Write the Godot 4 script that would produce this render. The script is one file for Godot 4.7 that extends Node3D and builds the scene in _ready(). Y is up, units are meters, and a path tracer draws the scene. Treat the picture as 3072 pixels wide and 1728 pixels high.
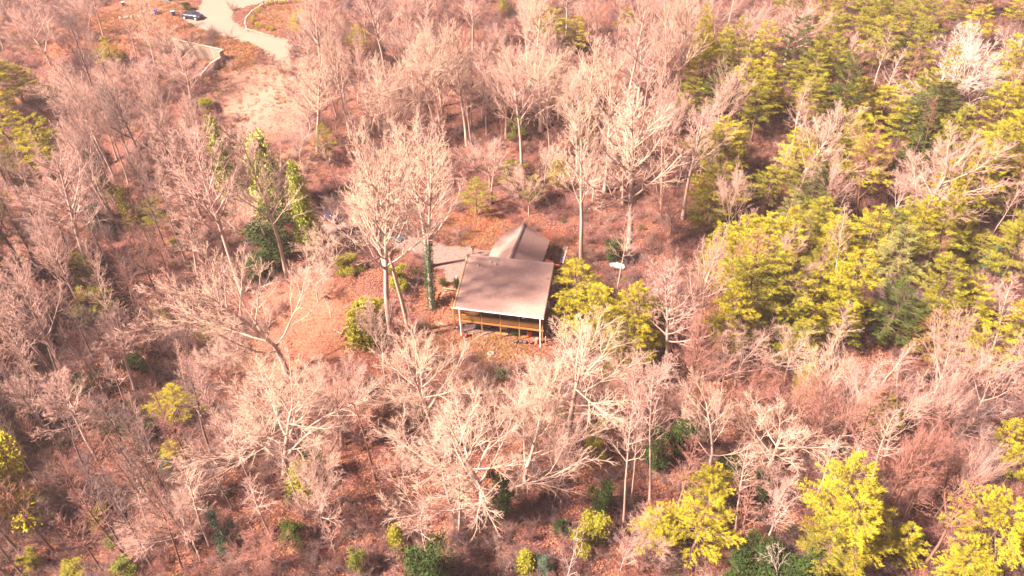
extends Node3D

# ---------------------------------------------------------------- helpers
class Buf:
	var v := PackedVector3Array()
	var n := PackedVector3Array()
	var c := PackedColorArray()
	var t := PackedVector2Array()
	var i := PackedInt32Array()

	func tube(pts: Array, rads: Array, sides: int, pointed: bool, col: Color) -> void:
		var m := pts.size()
		var d0: Vector3 = (pts[1] - pts[0]).normalized()
		var a := d0.cross(Vector3.UP if absf(d0.y) < 0.9 else Vector3.RIGHT).normalized()
		var last := m - 1
		var base := v.size()
		for k in m:
			var d: Vector3
			if k == 0:
				d = d0
			elif k == last:
				d = (pts[k] - pts[k - 1]).normalized()
			else:
				d = (pts[k + 1] - pts[k - 1]).normalized()
			a = (a - d * a.dot(d)).normalized()
			var b := d.cross(a)
			if pointed and k == last:
				v.append(pts[k])
				n.append(d)
				c.append(col)
				break
			var r: float = rads[k]
			for s in sides:
				var w := TAU * s / sides
				var o := a * cos(w) + b * sin(w)
				v.append(pts[k] + o * r)
				n.append(o)
				c.append(col)
		for k in last:
			var p := base + k * sides
			var q := p + sides
			for s in sides:
				var e := (s + 1) % sides
				if pointed and k == last - 1:
					i.append(p + s)
					i.append(q)
					i.append(p + e)
				else:
					i.append_array(PackedInt32Array([p + s, q + s, p + e, p + e, q + s, q + e]))

	func tri(p: Vector3, q: Vector3, r: Vector3, nn: Vector3, col: Color) -> void:
		var b := v.size()
		v.append(p)
		if (r - p).cross(q - p).dot(nn) >= 0:
			v.append(q)
			v.append(r)
		else:
			v.append(r)
			v.append(q)
		for k in 3:
			n.append(nn)
			c.append(col)
			i.append(b + k)

	func quad(p: Vector3, q: Vector3, r: Vector3, s: Vector3, col := Color.WHITE) -> void:
		var nn := (r - p).cross(q - p).normalized()
		var b := v.size()
		v.append_array(PackedVector3Array([p, q, r, s]))
		for k in 4:
			n.append(nn)
			c.append(col)
		i.append_array(PackedInt32Array([b, b + 1, b + 2, b, b + 2, b + 3]))

	# a box with small chamfer-free faces between two corners, turned by a basis about its middle
	func box(mid: Vector3, size: Vector3, bs := Basis.IDENTITY, col := Color.WHITE) -> void:
		var x := bs.x * size.x * 0.5
		var y := bs.y * size.y * 0.5
		var z := bs.z * size.z * 0.5
		quad(mid - x + y + z, mid - x + y - z, mid + x + y - z, mid + x + y + z, col)
		quad(mid - x - y - z, mid - x - y + z, mid + x - y + z, mid + x - y - z, col)
		quad(mid - x - y + z, mid - x + y + z, mid + x + y + z, mid + x - y + z, col)
		quad(mid + x - y - z, mid + x + y - z, mid - x + y - z, mid - x - y - z, col)
		quad(mid + x - y + z, mid + x + y + z, mid + x + y - z, mid + x - y - z, col)
		quad(mid - x - y - z, mid - x + y - z, mid - x + y + z, mid - x - y + z, col)

	# a flat outline (counterclockwise seen from +normal side is not needed: both sides are drawn), extruded along ex
	func prism(outline: Array, ex: Vector3, col := Color.WHITE) -> void:
		var flat := PackedVector2Array()
		var o: Vector3 = outline[0]
		var w := ex.normalized()
		var a: Vector3 = (outline[1] - o).normalized()
		var b := w.cross(a)
		for p in outline:
			flat.append(Vector2((p - o).dot(a), (p - o).dot(b)))
		var f := Geometry2D.triangulate_polygon(flat)
		for k in range(0, f.size(), 3):
			tri(outline[f[k]], outline[f[k + 1]], outline[f[k + 2]], -w, col)
			tri(outline[f[k]] + ex, outline[f[k + 2]] + ex, outline[f[k + 1]] + ex, w, col)
		for k in outline.size():
			var p: Vector3 = outline[k]
			var q: Vector3 = outline[(k + 1) % outline.size()]
			quad(p, p + ex, q + ex, q, col)

	# rings: list of [height, radius]
	func lathe(mid: Vector3, rings: Array, sides: int, col := Color.WHITE, squash := 1.0) -> void:
		var b := v.size()
		for k in rings.size():
			for s in sides:
				var w := TAU * s / sides
				v.append(mid + Vector3(cos(w) * rings[k][1], rings[k][0], sin(w) * rings[k][1] * squash))
				var e: float = rings[mini(k + 1, rings.size() - 1)][1] - rings[maxi(k - 1, 0)][1]
				var g: float = rings[mini(k + 1, rings.size() - 1)][0] - rings[maxi(k - 1, 0)][0]
				n.append(Vector3(cos(w) * g, -e, sin(w) * g).normalized() if absf(e) + absf(g) > 0.0001 else Vector3.UP)
				c.append(col)
		for k in rings.size() - 1:
			for s in sides:
				var p := b + k * sides + s
				var q := b + k * sides + (s + 1) % sides
				i.append_array(PackedInt32Array([p, q, p + sides, q, q + sides, p + sides]))

	func mesh() -> ArrayMesh:
		var a := []
		a.resize(Mesh.ARRAY_MAX)
		a[Mesh.ARRAY_VERTEX] = v
		a[Mesh.ARRAY_NORMAL] = n
		a[Mesh.ARRAY_COLOR] = c
		if t.size() == v.size():
			a[Mesh.ARRAY_TEX_UV] = t
		a[Mesh.ARRAY_INDEX] = i
		var m := ArrayMesh.new()
		m.add_surface_from_arrays(Mesh.PRIMITIVE_TRIANGLES, a)
		return m

var used := {}
var M := {}

func numbered(called: String) -> String:
	var k: int = used.get(called, 0)
	used[called] = k + 1
	return called if k == 0 else "%s_%03d" % [called, k]

func tag(o: Node, label: String, category: String, group := "") -> Node:
	o.set_meta("label", label)
	o.set_meta("category", category)
	if group != "":
		o.set_meta("group", group)
	return o

func thing(called: String, label: String, category: String, at := Vector3.ZERO, turn := 0.0, group := "") -> Node3D:
	var o := Node3D.new()
	o.name = numbered(called)
	add_child(o)
	o.position = at
	o.rotation.y = turn
	tag(o, label, category, group)
	return o

func put(called: String, m: Mesh, mat: Material, parent: Node, at := Vector3.ZERO) -> MeshInstance3D:
	var o := MeshInstance3D.new()
	o.name = numbered(called) if parent == self else called
	o.mesh = m
	o.material_override = mat
	o.position = at
	parent.add_child(o, true)
	return o

func obj(called: String, b: Buf, mat: Material, parent: Node) -> MeshInstance3D:
	return put(called, b.mesh(), mat, parent)

func one_box(size: Vector3) -> ArrayMesh:
	var b := Buf.new()
	b.box(Vector3.ZERO, size)
	return b.mesh()

func lin(r: float, g: float, b: float) -> Color:
	return Color(r, g, b).linear_to_srgb()

func noise_tex(sd: int, freq: float, oct: int, lo: float, hi: float, size := 512, kind := FastNoiseLite.TYPE_SIMPLEX_SMOOTH) -> NoiseTexture2D:
	var f := FastNoiseLite.new()
	f.seed = sd
	f.noise_type = kind
	f.frequency = freq
	f.fractal_octaves = oct
	var t := NoiseTexture2D.new()
	t.width = size
	t.height = size
	t.seamless = true
	t.noise = f
	var g := Gradient.new()
	g.set_color(0, Color(lo, lo, lo))
	g.set_color(1, Color(hi, hi, hi))
	t.color_ramp = g
	return t

var T := {}

func mat(col: Color, rough := 0.9, tex := "", scale := 1.0, vc := false) -> StandardMaterial3D:
	var m := StandardMaterial3D.new()
	m.albedo_color = col
	m.roughness = rough
	m.vertex_color_use_as_albedo = vc
	m.metallic_specular = 0.3
	if tex != "":
		m.albedo_texture = T[tex]
		m.uv1_triplanar = true
		m.uv1_scale = Vector3.ONE * scale
	return m

# ---------------------------------------------------------------- the lie of the land
func ss(a: float, b: float, x: float) -> float:
	var t := clampf((x - a) / (b - a), 0.0, 1.0)
	return t * t * (3.0 - 2.0 * t)

func ease_up(t: float) -> float:
	return 0.0 if t <= 0.0 else (t * t / 20.0 if t < 10.0 else t - 5.0)

func uv(x: float, z: float) -> Vector2:
	return Vector2((x + 7.96) * 0.9698 + (z + 76.9) * 0.2437, (x + 7.96) * 0.2437 - (z + 76.9) * 0.9698)

func land(x: float, z: float) -> float:
	var p := uv(x, z)
	var u := p.x
	var w := p.y
	var y := 2.5 * ss(2.5, 8.5, w) + 0.365 * ease_up(w - 23) - 0.25 * ease_up(w - 64) + 0.2 * ease_up(w - 112) - 0.3 * ease_up(w - 135) - 0.12 * ease_up(-2 - w)
	y -= 7.0 * ss(12, 42, -u) * (1.0 - ss(8, 45, w))
	y += 0.06 * ease_up(u - 20) * (1.0 - ss(40, 85, w))
	y += 14.0 * ss(90, 114, -x) * (1.0 - ss(98, 130, -z)) * ss(15, 45, -z)
	var flat := 1.0 - (1.0 - ss(14, 26, absf(u - 4))) * (1.0 - ss(14, 24, absf(w - 9)))
	var far := 1.0 - 0.75 * ss(58, 70, w)
	return y + flat * far * (0.5 * sin(0.13 * x + 1.0) * cos(0.11 * z) + 0.3 * sin(0.31 * x + 0.2 * z))

func on(x: float, z: float, lift := 0.0) -> Vector3:
	return Vector3(x, land(x, z) + lift, z)

# house axes: u to the right along the front, w back into the hill
func hp(u: float, y: float, w: float) -> Vector3:
	return Vector3(-7.96 + u * 0.9698 + w * 0.2437, y, -76.9 + u * 0.2437 - w * 0.9698)

const HOUSE_TURN := -0.2462

func inside(x: float, z: float, poly: PackedVector2Array) -> bool:
	return Geometry2D.is_point_in_polygon(Vector2(x, z), poly)

var road := PackedVector2Array([Vector2(-75.8, -190.1), Vector2(-74.1, -183.7), Vector2(-74.7, -180.5), Vector2(-77.2, -178.6), Vector2(-75.4, -173.7), Vector2(-69.5, -168.4), Vector2(-65.0, -165.3), Vector2(-61.2, -162.4), Vector2(-57.6, -160.4), Vector2(-53.9, -157.5), Vector2(-51.4, -154.8), Vector2(-48.8, -152.5), Vector2(-46.2, -153.6), Vector2(-46.3, -156.5), Vector2(-47.7, -159.9), Vector2(-50.5, -160.9), Vector2(-58.1, -166.0), Vector2(-61.4, -169.9), Vector2(-64.1, -173.8), Vector2(-64.9, -178.5), Vector2(-60.5, -181.0), Vector2(-56.6, -183.5), Vector2(-50.0, -184.0), Vector2(-44.0, -188.0), Vector2(-48.0, -195.0)])
var drive := PackedVector2Array([Vector2(-7.0, -85.9), Vector2(-9.9, -86.4), Vector2(-10.7, -89.0), Vector2(-12.2, -91.5), Vector2(-15.1, -94.4), Vector2(-17.9, -95.6), Vector2(-22.9, -98.7), Vector2(-28.4, -103.0), Vector2(-33.0, -107.0), Vector2(-35.0, -111.0), Vector2(-29.1, -108.3), Vector2(-23.8, -105.5), Vector2(-18.5, -101.5), Vector2(-14.5, -98.9), Vector2(-10.8, -96.7), Vector2(-7.2, -96.1), Vector2(-3.1, -95.0), Vector2(-1.0, -94.0), Vector2(-4.0, -85.2)])
# [x, z, radius, colour]: what covers the ground where
var zones := []

func ground_color(x: float, z: float, f: FastNoiseLite) -> Color:
	var a := f.get_noise_2d(x * 4.0, z * 4.0)
	var b := f.get_noise_2d(x * 14.0 + 300.0, z * 14.0)
	var c := Vector3(0.145, 0.06, 0.047).lerp(Vector3(0.09, 0.04, 0.04), clampf(0.5 + a * 1.4, 0, 1))
	c = c.lerp(Vector3(0.20, 0.09, 0.045), clampf(b * 1.1, 0, 1))
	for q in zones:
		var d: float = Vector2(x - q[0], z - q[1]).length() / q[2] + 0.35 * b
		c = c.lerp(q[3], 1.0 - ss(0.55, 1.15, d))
	return Color(c.x, c.y, c.z)

func build_ground() -> void:
	var rust := Vector3(0.22, 0.06, 0.03)
	zones = [
		[-36.1, -83.2, 13.0, Vector3(0.235, 0.095, 0.06)], [-27.0, -78.0, 8.0, Vector3(0.225, 0.09, 0.055)], [-22.0, -66.0, 9.0, Vector3(0.22, 0.07, 0.045)],
		[-5.5, -100.3, 6.5, rust], [-13.0, -103.5, 5.0, rust], [6.0, -96.0, 5.0, Vector3(0.2, 0.06, 0.035)], [8.4, -91.8, 6.0, Vector3(0.22, 0.07, 0.04)], [8.5, -80.0, 5.0, Vector3(0.2, 0.045, 0.02)],
		[-4.3, -72.9, 5.0, Vector3(0.17, 0.1, 0.04)], [-13.0, -75.0, 5.0, Vector3(0.27, 0.13, 0.08)], [-10.0, -83.0, 4.5, Vector3(0.22, 0.08, 0.05)],
		[-98.4, -175.6, 14.0, Vector3(0.30, 0.10, 0.06)], [-84.0, -170.0, 12.0, Vector3(0.33, 0.12, 0.07)], [-59.1, -156.9, 6.0, Vector3(0.27, 0.095, 0.042)], [-66.0, -163.0, 5.0, Vector3(0.29, 0.14, 0.055)],
		[-53.0, -171.6, 8.0, Vector3(0.34, 0.15, 0.09)], [-54.0, -144.0, 9.0, Vector3(0.25, 0.135, 0.095)], [-48.0, -136.0, 8.0, Vector3(0.265, 0.155, 0.115)], [-46.0, -148.0, 7.0, Vector3(0.27, 0.16, 0.115)], [-42.0, -122.0, 6.0, Vector3(0.27, 0.15, 0.10)], [-46.0, -190.0, 9.0, Vector3(0.40, 0.28, 0.17)],
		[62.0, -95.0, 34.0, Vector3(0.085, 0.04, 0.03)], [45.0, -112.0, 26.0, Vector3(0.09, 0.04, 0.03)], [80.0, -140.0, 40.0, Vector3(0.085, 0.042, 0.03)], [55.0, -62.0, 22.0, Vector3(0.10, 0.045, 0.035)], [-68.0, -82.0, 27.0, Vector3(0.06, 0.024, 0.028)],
		[-88.0, -184.0, 8.0, Vector3(0.36, 0.17, 0.09)],
	]
	var f := FastNoiseLite.new()
	f.seed = 3
	f.frequency = 0.02
	var xs := []
	var zs := []
	var x := -700.0
	while x <= 700.0:
		xs.append(x)
		x += 1.3 if absf(x) < 115 else (4.0 if absf(x) < 180 else 40.0)
	var z := -760.0
	while z <= 260.0:
		zs.append(z)
		z += 1.3 if z > -205 and z < -25 else (5.0 if z > -260 and z < 40 else 40.0)
	var b := Buf.new()
	for zz in zs:
		for xx in xs:
			b.v.append(Vector3(xx, land(xx, zz), zz))
			var e := 0.4
			b.n.append(Vector3(land(xx - e, zz) - land(xx + e, zz), 2 * e, land(xx, zz - e) - land(xx, zz + e)).normalized())
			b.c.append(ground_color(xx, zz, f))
	var w := xs.size()
	for r in zs.size() - 1:
		for s in w - 1:
			var p := r * w + s
			b.i.append_array(PackedInt32Array([p, p + 1, p + w, p + 1, p + w + 1, p + w]))
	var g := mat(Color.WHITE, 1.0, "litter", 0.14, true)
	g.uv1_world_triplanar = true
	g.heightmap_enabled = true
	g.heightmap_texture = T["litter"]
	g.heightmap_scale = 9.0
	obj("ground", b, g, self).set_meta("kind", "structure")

func sheet(called: String, poly: PackedVector2Array, step: float, lift: float, m: Material) -> void:
	var lo := poly[0]
	var hi := poly[0]
	for p in poly:
		lo = lo.min(p)
		hi = hi.max(p)
	var f := FastNoiseLite.new()
	f.seed = 11
	f.frequency = 0.5
	var b := Buf.new()
	var x := lo.x
	while x < hi.x:
		var z := lo.y
		while z < hi.y:
			var jx := x + step * 0.5 + f.get_noise_2d(x, z) * 1.2
			var jz := z + step * 0.5 + f.get_noise_2d(x + 70, z) * 1.2
			if inside(jx, jz, poly):
				b.quad(on(x, z, lift), on(x + step, z, lift), on(x + step, z + step, lift), on(x, z + step, lift))
			z += step
		x += step
	obj(called, b, m, self).set_meta("kind", "structure")

# ---------------------------------------------------------------- bare trees
# levels: 0 trunk, 1 limbs, 2 branches, 3 twigs, 4 fine twigs
const KINDS := {
	"oak": {"len": 11.0, "r": 0.25, "n": [16, 10, 8, 6], "start": [0.26, 0.25, 0.15, 0.15], "ratio": [0.70, 0.5, 0.5, 0.6], "ang": [54.0, 34.0, 34.0, 36.0], "up": [0.0, 0.11, 0.06, 0.05], "wob": [0.06, 0.10, 0.12, 0.15], "prof": 0.40},
	"tall": {"len": 18.0, "r": 0.22, "n": [24, 9, 7, 5], "start": [0.42, 0.2, 0.15, 0.15], "ratio": [0.38, 0.48, 0.5, 0.6], "ang": [38.0, 32.0, 33.0, 36.0], "up": [0.02, 0.12, 0.07, 0.05], "wob": [0.03, 0.08, 0.11, 0.15], "prof": 0.62},
	"fan": {"len": 7.5, "r": 0.12, "n": [11, 9, 7, 5], "start": [0.35, 0.2, 0.15, 0.15], "ratio": [0.92, 0.45, 0.52, 0.6], "ang": [32.0, 28.0, 32.0, 35.0], "up": [0.02, 0.08, 0.06, 0.05], "wob": [0.06, 0.07, 0.10, 0.15], "prof": 0.25},
	"sap": {"len": 12.0, "r": 0.095, "n": [26, 7, 5], "start": [0.45, 0.12, 0.15], "ratio": [0.19, 0.52, 0.55], "ang": [46.0, 36.0, 36.0], "up": [0.01, 0.08, 0.05], "wob": [0.03, 0.09, 0.13], "prof": 0.6},
	"snag": {"len": 6.0, "r": 0.14, "n": [9, 5, 3], "start": [0.25, 0.3, 0.3], "ratio": [0.5, 0.5, 0.45], "ang": [55.0, 48.0, 45.0], "up": [0.0, 0.03, 0.0], "wob": [0.10, 0.25, 0.3], "prof": 0.3},
	"brush": {"len": 1.2, "r": 0.06, "n": [16, 9, 8, 6], "start": [0.05, 0.2, 0.2, 0.2], "ratio": [2.6, 0.5, 0.5, 0.6], "ang": [58.0, 45.0, 42.0, 40.0], "up": [0.0, 0.05, 0.03, 0.0], "wob": [0.1, 0.2, 0.22, 0.2], "prof": 0.0},
}

func grow(tr: Buf, tw: Buf, p: Vector3, d: Vector3, length: float, r: float, lev: int, K: Dictionary, rng: RandomNumberGenerator) -> void:
	var deep: int = K.n.size()
	var segs: int = [9, 6, 4, 2, 1][lev] if lev < deep else 1
	if lev == deep and lev < 4:
		segs = 2
	var pts := [p]
	var rads := [r * (1.25 if lev == 0 else 1.0)]
	var dd := d
	var w: float = K.wob[mini(lev, K.wob.size() - 1)]
	var up: float = K.up[mini(lev, K.up.size() - 1)]
	var at := p
	for k in segs:
		dd = (dd + Vector3(rng.randfn(), rng.randfn(), rng.randfn()) * w + Vector3.UP * up).normalized()
		at = at + dd * (length / segs)
		pts.append(at)
		rads.append(r * (1.0 - 0.78 * float(k + 1) / segs))
	var b: Buf = tr if lev <= 1 else tw
	var g := 0.85 + 0.3 * rng.randf()
	b.tube(pts, rads, [7, 5, 3, 3, 3][lev], lev >= 2, Color(g, g, g))
	if lev >= deep:
		return
	var cnt: int = K.n[lev]
	var st: float = K.start[lev]
	var az := rng.randf() * TAU
	for j in cnt:
		var t := st + (1.0 - st) * (j + 0.2 + 0.7 * rng.randf()) / cnt
		var s := t * segs
		var k := mini(int(s), segs - 1)
		var o: Vector3 = lerp(pts[k], pts[k + 1], s - k)
		var ax: Vector3 = (pts[k + 1] - pts[k]).normalized()
		az += 2.4 + rng.randf_range(-0.5, 0.5)
		var side := ax.cross(Vector3.UP if absf(ax.y) < 0.9 else Vector3.RIGHT).normalized().rotated(ax, az)
		var tt := (t - st) / (1.0 - st)
		var an := deg_to_rad(K.ang[lev] * (1.1 - 0.45 * tt) + rng.randfn() * 7.0)
		var cd := (ax * cos(an) + side * sin(an)).normalized()
		var cl: float = length * K.ratio[lev] * (1.0 - K.prof * tt) * rng.randf_range(0.7, 1.2)
		if lev > 0:
			cl *= 1.1 - 0.4 * tt
		var cr := minf(r * (1.0 - 0.78 * t) * 0.72, 0.012 + cl * 0.0105)
		if lev == deep - 1:
			cr = 0.0095
		elif lev == deep - 2:
			cr = clampf(cr, 0.014, 0.018)
		grow(tr, tw, o, cd, cl, cr, lev + 1, K, rng)

func spread(m: Mesh) -> Vector2:
	var a: PackedVector3Array = m.surface_get_arrays(0)[Mesh.ARRAY_VERTEX]
	var rs := []
	var top := 0.0
	for k in range(0, a.size(), 7):
		rs.append(Vector2(a[k].x, a[k].z).length())
		top = maxf(top, a[k].y)
	rs.sort()
	return Vector2(rs[int(rs.size() * 0.93)] * 2.0, top)

# ---------------------------------------------------------------- evergreens
func tuft(b: Buf, p: Vector3, d: Vector3, blades: int, length: float, wide: float, col: Color, rng: RandomNumberGenerator) -> void:
	for k in blades:
		var e := (d * 0.8 + Vector3(rng.randfn(), rng.randfn() + 0.3, rng.randfn()) * 0.55).normalized()
		var s := e.cross(Vector3(rng.randfn(), rng.randfn(), rng.randfn())).normalized() * wide
		var q := p + Vector3(rng.randfn(), rng.randfn(), rng.randfn()) * length * 0.22
		var nn := e.cross(s).normalized()
		if nn.y < 0:
			nn = -nn
		b.tri(q - s, q + s, q + e * length, nn, col)

func make_pine(sd: int) -> Array:
	var rng := RandomNumberGenerator.new()
	rng.seed = sd
	var tr := Buf.new()
	var fo := Buf.new()
	var height := 12.0
	var pts := []
	var rads := []
	for k in 9:
		pts.append(Vector3(rng.randfn() * 0.12, height * k / 8.0, rng.randfn() * 0.12))
		rads.append(0.17 * (1.0 - 0.9 * k / 8.0))
	pts[0] = Vector3.ZERO
	tr.tube(pts, rads, 6, false, Color(0.9, 0.9, 0.9))
	var low := rng.randf_range(1.6, 5.0)
	var shape := rng.randf_range(0.7, 1.1)
	var gap := rng.randf_range(0.36, 0.62)
	var full := rng.randf_range(0.8, 1.15)
	var y := low
	while y < height - 0.2:
		var t := (y - low) / (height - low)
		var prof := (pow(1.0 - t, shape) * (0.5 + 0.5 * ss(0.0, 0.3, t)) + 0.07) * full
		var cnt := 5 if t < 0.85 else 4
		var a0 := rng.randf() * TAU
		for j in cnt:
			if rng.randf() < 0.24:
				continue
			var a := a0 + TAU * j / cnt + rng.randf_range(-0.35, 0.35)
			var L := 3.6 * prof * rng.randf_range(0.45, 1.35)
			var out := Vector3(cos(a), 0, sin(a))
			var lift := lerpf(-0.05, 0.75, t) + rng.randfn() * 0.12
			var o := Vector3(0, y + rng.randf_range(-0.3, 0.3), 0)
			var bp := [o]
			var br := [0.035 * (0.5 + L / 4.0)]
			for k in 4:
				var f := (k + 1) / 4.0
				bp.append(o + out * L * f + Vector3.UP * (lift * L * f * 0.6 + 0.10 * L * f * f) + Vector3(rng.randfn(), rng.randfn() * 0.5, rng.randfn()) * 0.07)
				br.append(br[0] * (1.0 - 0.8 * f))
			tr.tube(bp, br, 3, true, Color(0.9, 0.9, 0.9))
			var tone := rng.randf_range(0.55, 1.4)
			var warm := rng.randf_range(-0.12, 0.12)
			var nsh := 4 + int(L * 4.0)
			for k in nsh:
				var f := 0.3 + 0.7 * (k + rng.randf()) / nsh
				var s := f * 4.0
				var m := mini(int(s), 3)
				var q: Vector3 = lerp(bp[m], bp[m + 1], s - m)
				var sd2 := out.rotated(Vector3.UP, (1.0 if k % 2 == 0 else -1.0) * rng.randf_range(0.35, 0.9))
				sd2 = (sd2 + Vector3.UP * rng.randf_range(-0.05, 0.55)).normalized()
				var sl := (0.3 + 0.40 * L * (1.1 - f)) * rng.randf_range(0.5, 1.15)
				var cnt2 := 2 + int(sl * 4.2)
				var c0 := tone * rng.randf_range(0.75, 1.25)
				tr.tube([q, q + sd2 * sl], [0.014, 0.0], 3, true, Color(0.9, 0.9, 0.9))
				for w in cnt2:
					var g := 0.25 + 0.75 * (w + 1.0) / cnt2
					var c := c0 * rng.randf_range(0.85, 1.15)
					tuft(fo, q + sd2 * sl * g, (sd2 + Vector3.UP * 0.25).normalized(), 7, 0.22, 0.021, Color(c * (1.0 + warm), c, c * (1.0 - warm)), rng)
		y += gap * rng.randf_range(0.6, 1.5)
	return [tr.mesh(), fo.mesh()]

func leaf_blob(fo: Buf, mid: Vector3, rad: Vector3, clumps: int, leaves: int, size: float, rng: RandomNumberGenerator) -> void:
	for k in clumps:
		var d := Vector3(rng.randfn(), rng.randfn(), rng.randfn()).normalized()
		var s := pow(rng.randf(), 0.4) * rng.randf_range(0.8, 1.12)
		var p := mid + d * rad * s
		var tone := rng.randf_range(0.55, 1.4)
		var warm := rng.randf_range(-0.12, 0.12)
		for j in leaves:
			var q := p + Vector3(rng.randfn(), rng.randfn(), rng.randfn()) * size * 1.5
			var e := (d + Vector3(rng.randfn(), rng.randfn(), rng.randfn()) * 0.9).normalized()
			var f := e.cross(Vector3(rng.randfn(), rng.randfn(), rng.randfn())).normalized()
			var c := tone * rng.randf_range(0.85, 1.15)
			var nn := e.cross(f).normalized()
			if nn.y < 0:
				nn = -nn
			fo.tri(q - f * size * 0.45, q + f * size * 0.45, q + e * size * 1.5, nn, Color(c * (1 + warm), c, c * (1 - warm)))

func make_leafy(kind: String, sd: int) -> Array:
	var rng := RandomNumberGenerator.new()
	rng.seed = sd
	var tr := Buf.new()
	var fo := Buf.new()
	var stems := 1 if kind == "cedar" else 5
	for k in stems:
		var d := Vector3(rng.randfn() * 0.16, 1, rng.randfn() * 0.16) if stems > 1 else Vector3.UP
		tr.tube([Vector3.ZERO, d * 2.0 + Vector3(rng.randfn(), 0, rng.randfn()) * 0.1, d * 3.8], [0.11 if stems == 1 else 0.07, 0.06, 0.02], 5, true, Color(0.9, 0.9, 0.9))
	if kind == "cedar":
		for k in 14:
			var t := k / 13.0
			leaf_blob(fo, Vector3(rng.randfn() * 0.06, 0.5 + 3.9 * t, rng.randfn() * 0.06), Vector3(1.15, 0.35, 1.15) * pow(1.0 - t * 0.93, 0.7), 70 - int(55 * t), 9, 0.13, rng)
	else:
		var lobes := 12 if kind == "holly" else 15
		for k in lobes:
			var a := rng.randf() * TAU
			var q := rng.randf_range(0.1, 1.15)
			var y := rng.randf_range(0.7, 4.3)
			leaf_blob(fo, Vector3(cos(a) * q, y, sin(a) * q), Vector3(0.8, 0.6, 0.8) * rng.randf_range(0.35, 1.0) * (1.25 - 0.12 * y), 42, 9, 0.12 if kind == "holly" else 0.10, rng)
	return [tr.mesh(), fo.mesh()]

var protos := {}
var planted := 0
const SEEDS := {"oak": 3, "tall": 3, "fan": 3, "sap": 3, "snag": 3, "brush": 1, "pine": 8, "cedar": 2, "holly": 2, "shrub": 3}
const GROUPS := {"oak": "bare trees in the woods", "tall": "bare trees in the woods", "fan": "bare trees in the woods", "sap": "slender saplings in the woods", "snag": "dead trees in the woods", "brush": "bare thickets under the pines", "pine": "pines in the woods", "cedar": "cedars in the woods", "holly": "hollies in the woods", "shrub": "leafy bushes in the woods"}

func proto(kind: String, which: int) -> Dictionary:
	var key := kind + str(which)
	if protos.has(key):
		return protos[key]
	var two: Array
	var sd := 100 + which * 17 + kind.hash() % 1000
	if KINDS.has(kind):
		var rng := RandomNumberGenerator.new()
		rng.seed = sd
		var tr := Buf.new()
		var tw := Buf.new()
		grow(tr, tw, Vector3(0, -0.3, 0), Vector3.UP, KINDS[kind].len, KINDS[kind].r, 0, KINDS[kind], rng)
		two = [tr.mesh(), tw.mesh()]
	elif kind == "pine":
		two = make_pine(sd)
	else:
		two = make_leafy(kind, sd)
	var s := spread(two[1])
	protos[key] = {"trunk": two[0], "crown": two[1], "wide": s.x, "high": s.y}
	return protos[key]

func plant(called: String, kind: String, x: float, z: float, high: float, wide: float, tint: String, label: String) -> void:
	planted += 1
	var rare := tint in ["4", "b", "p", "a", "r", "k"]
	var d := proto(kind, 0 if rare else planted % SEEDS[kind])
	var bare := KINDS.has(kind)
	var o := thing(called, label, "bush" if kind in ["brush", "shrub"] else "tree", on(x, z), fmod(planted * 2.39996, TAU), GROUPS[kind])
	var a: float = high / d.high
	var b: float = clampf(wide / d.wide, a * 0.55, a * 1.9)
	o.rotation = Vector3(0.05 * sin(planted * 1.7), o.rotation.y, 0.05 * cos(planted * 2.3))
	o.scale = Vector3(b, a, b)
	put("trunk" if kind != "shrub" else "stems", d.trunk, M["bark" + tint] if bare else M["stem"], o)
	put("crown", d.crown, M["twig" + tint] if bare else M["leaf_" + ("h" if kind == "holly" else ("ls" if kind == "shrub" and tint == "l" else tint))], o)
	if "ivy" in label and bare:
		var rng := RandomNumberGenerator.new()
		rng.seed = 9
		var f := Buf.new()
		var tv: PackedVector3Array = d.trunk.surface_get_arrays(0)[Mesh.ARRAY_VERTEX]
		var mids := []
		for k in 10:
			var sum := Vector3.ZERO
			for e in 7:
				sum += tv[k * 7 + e]
			mids.append(sum / 7.0)
		for k in 40:
			var w := 0.15 + k / 40.0 * 4.2
			leaf_blob(f, mids[int(w)].lerp(mids[int(w) + 1], w - int(w)), Vector3(0.75, 0.35, 0.75) * (1.15 - k / 70.0) / b, 16, 8, 0.14 / b, rng)
		obj("ivy", f, M["leaf_ivy"], o)

func uvquad(b: Buf, p: Vector3, q: Vector3, r: Vector3, s: Vector3, wide: float, long: float) -> void:
	b.quad(p, q, r, s)
	b.t.append_array(PackedVector2Array([Vector2(0, 0), Vector2(wide, 0), Vector2(wide, long), Vector2(0, long)]))

# one slope of a roof: ridge from a to b, eave from d to c; the shingled top and a plain body below it
func slope(called: String, a: Vector3, b: Vector3, c: Vector3, d: Vector3, m: Material, house: Node) -> void:
	var top := Buf.new()
	uvquad(top, a, b, c, d, a.distance_to(b), b.distance_to(c))
	if top.n[0].y < 0:
		for k in 4:
			top.n[k] = -top.n[k]
		top.i = PackedInt32Array([0, 2, 1, 0, 3, 2])
	var o := obj(called, top, m, house)
	var bd := Buf.new()
	var dn := Vector3(0, -0.16, 0)
	var e := Vector3(0, -0.012, 0)
	bd.prism([a + e, b + e, c + e, d + e], dn)
	obj("roof_deck", bd, M["wood_dark"], o)

func bar(b: Buf, p: Vector3, q: Vector3, w: float, t: float) -> void:
	var z := (q - p).normalized()
	var x := z.cross(Vector3.UP if absf(z.y) < 0.9 else Vector3.RIGHT).normalized()
	b.box((p + q) * 0.5, Vector3(w, t, p.distance_to(q)), Basis(x, z.cross(x), z))

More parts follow.
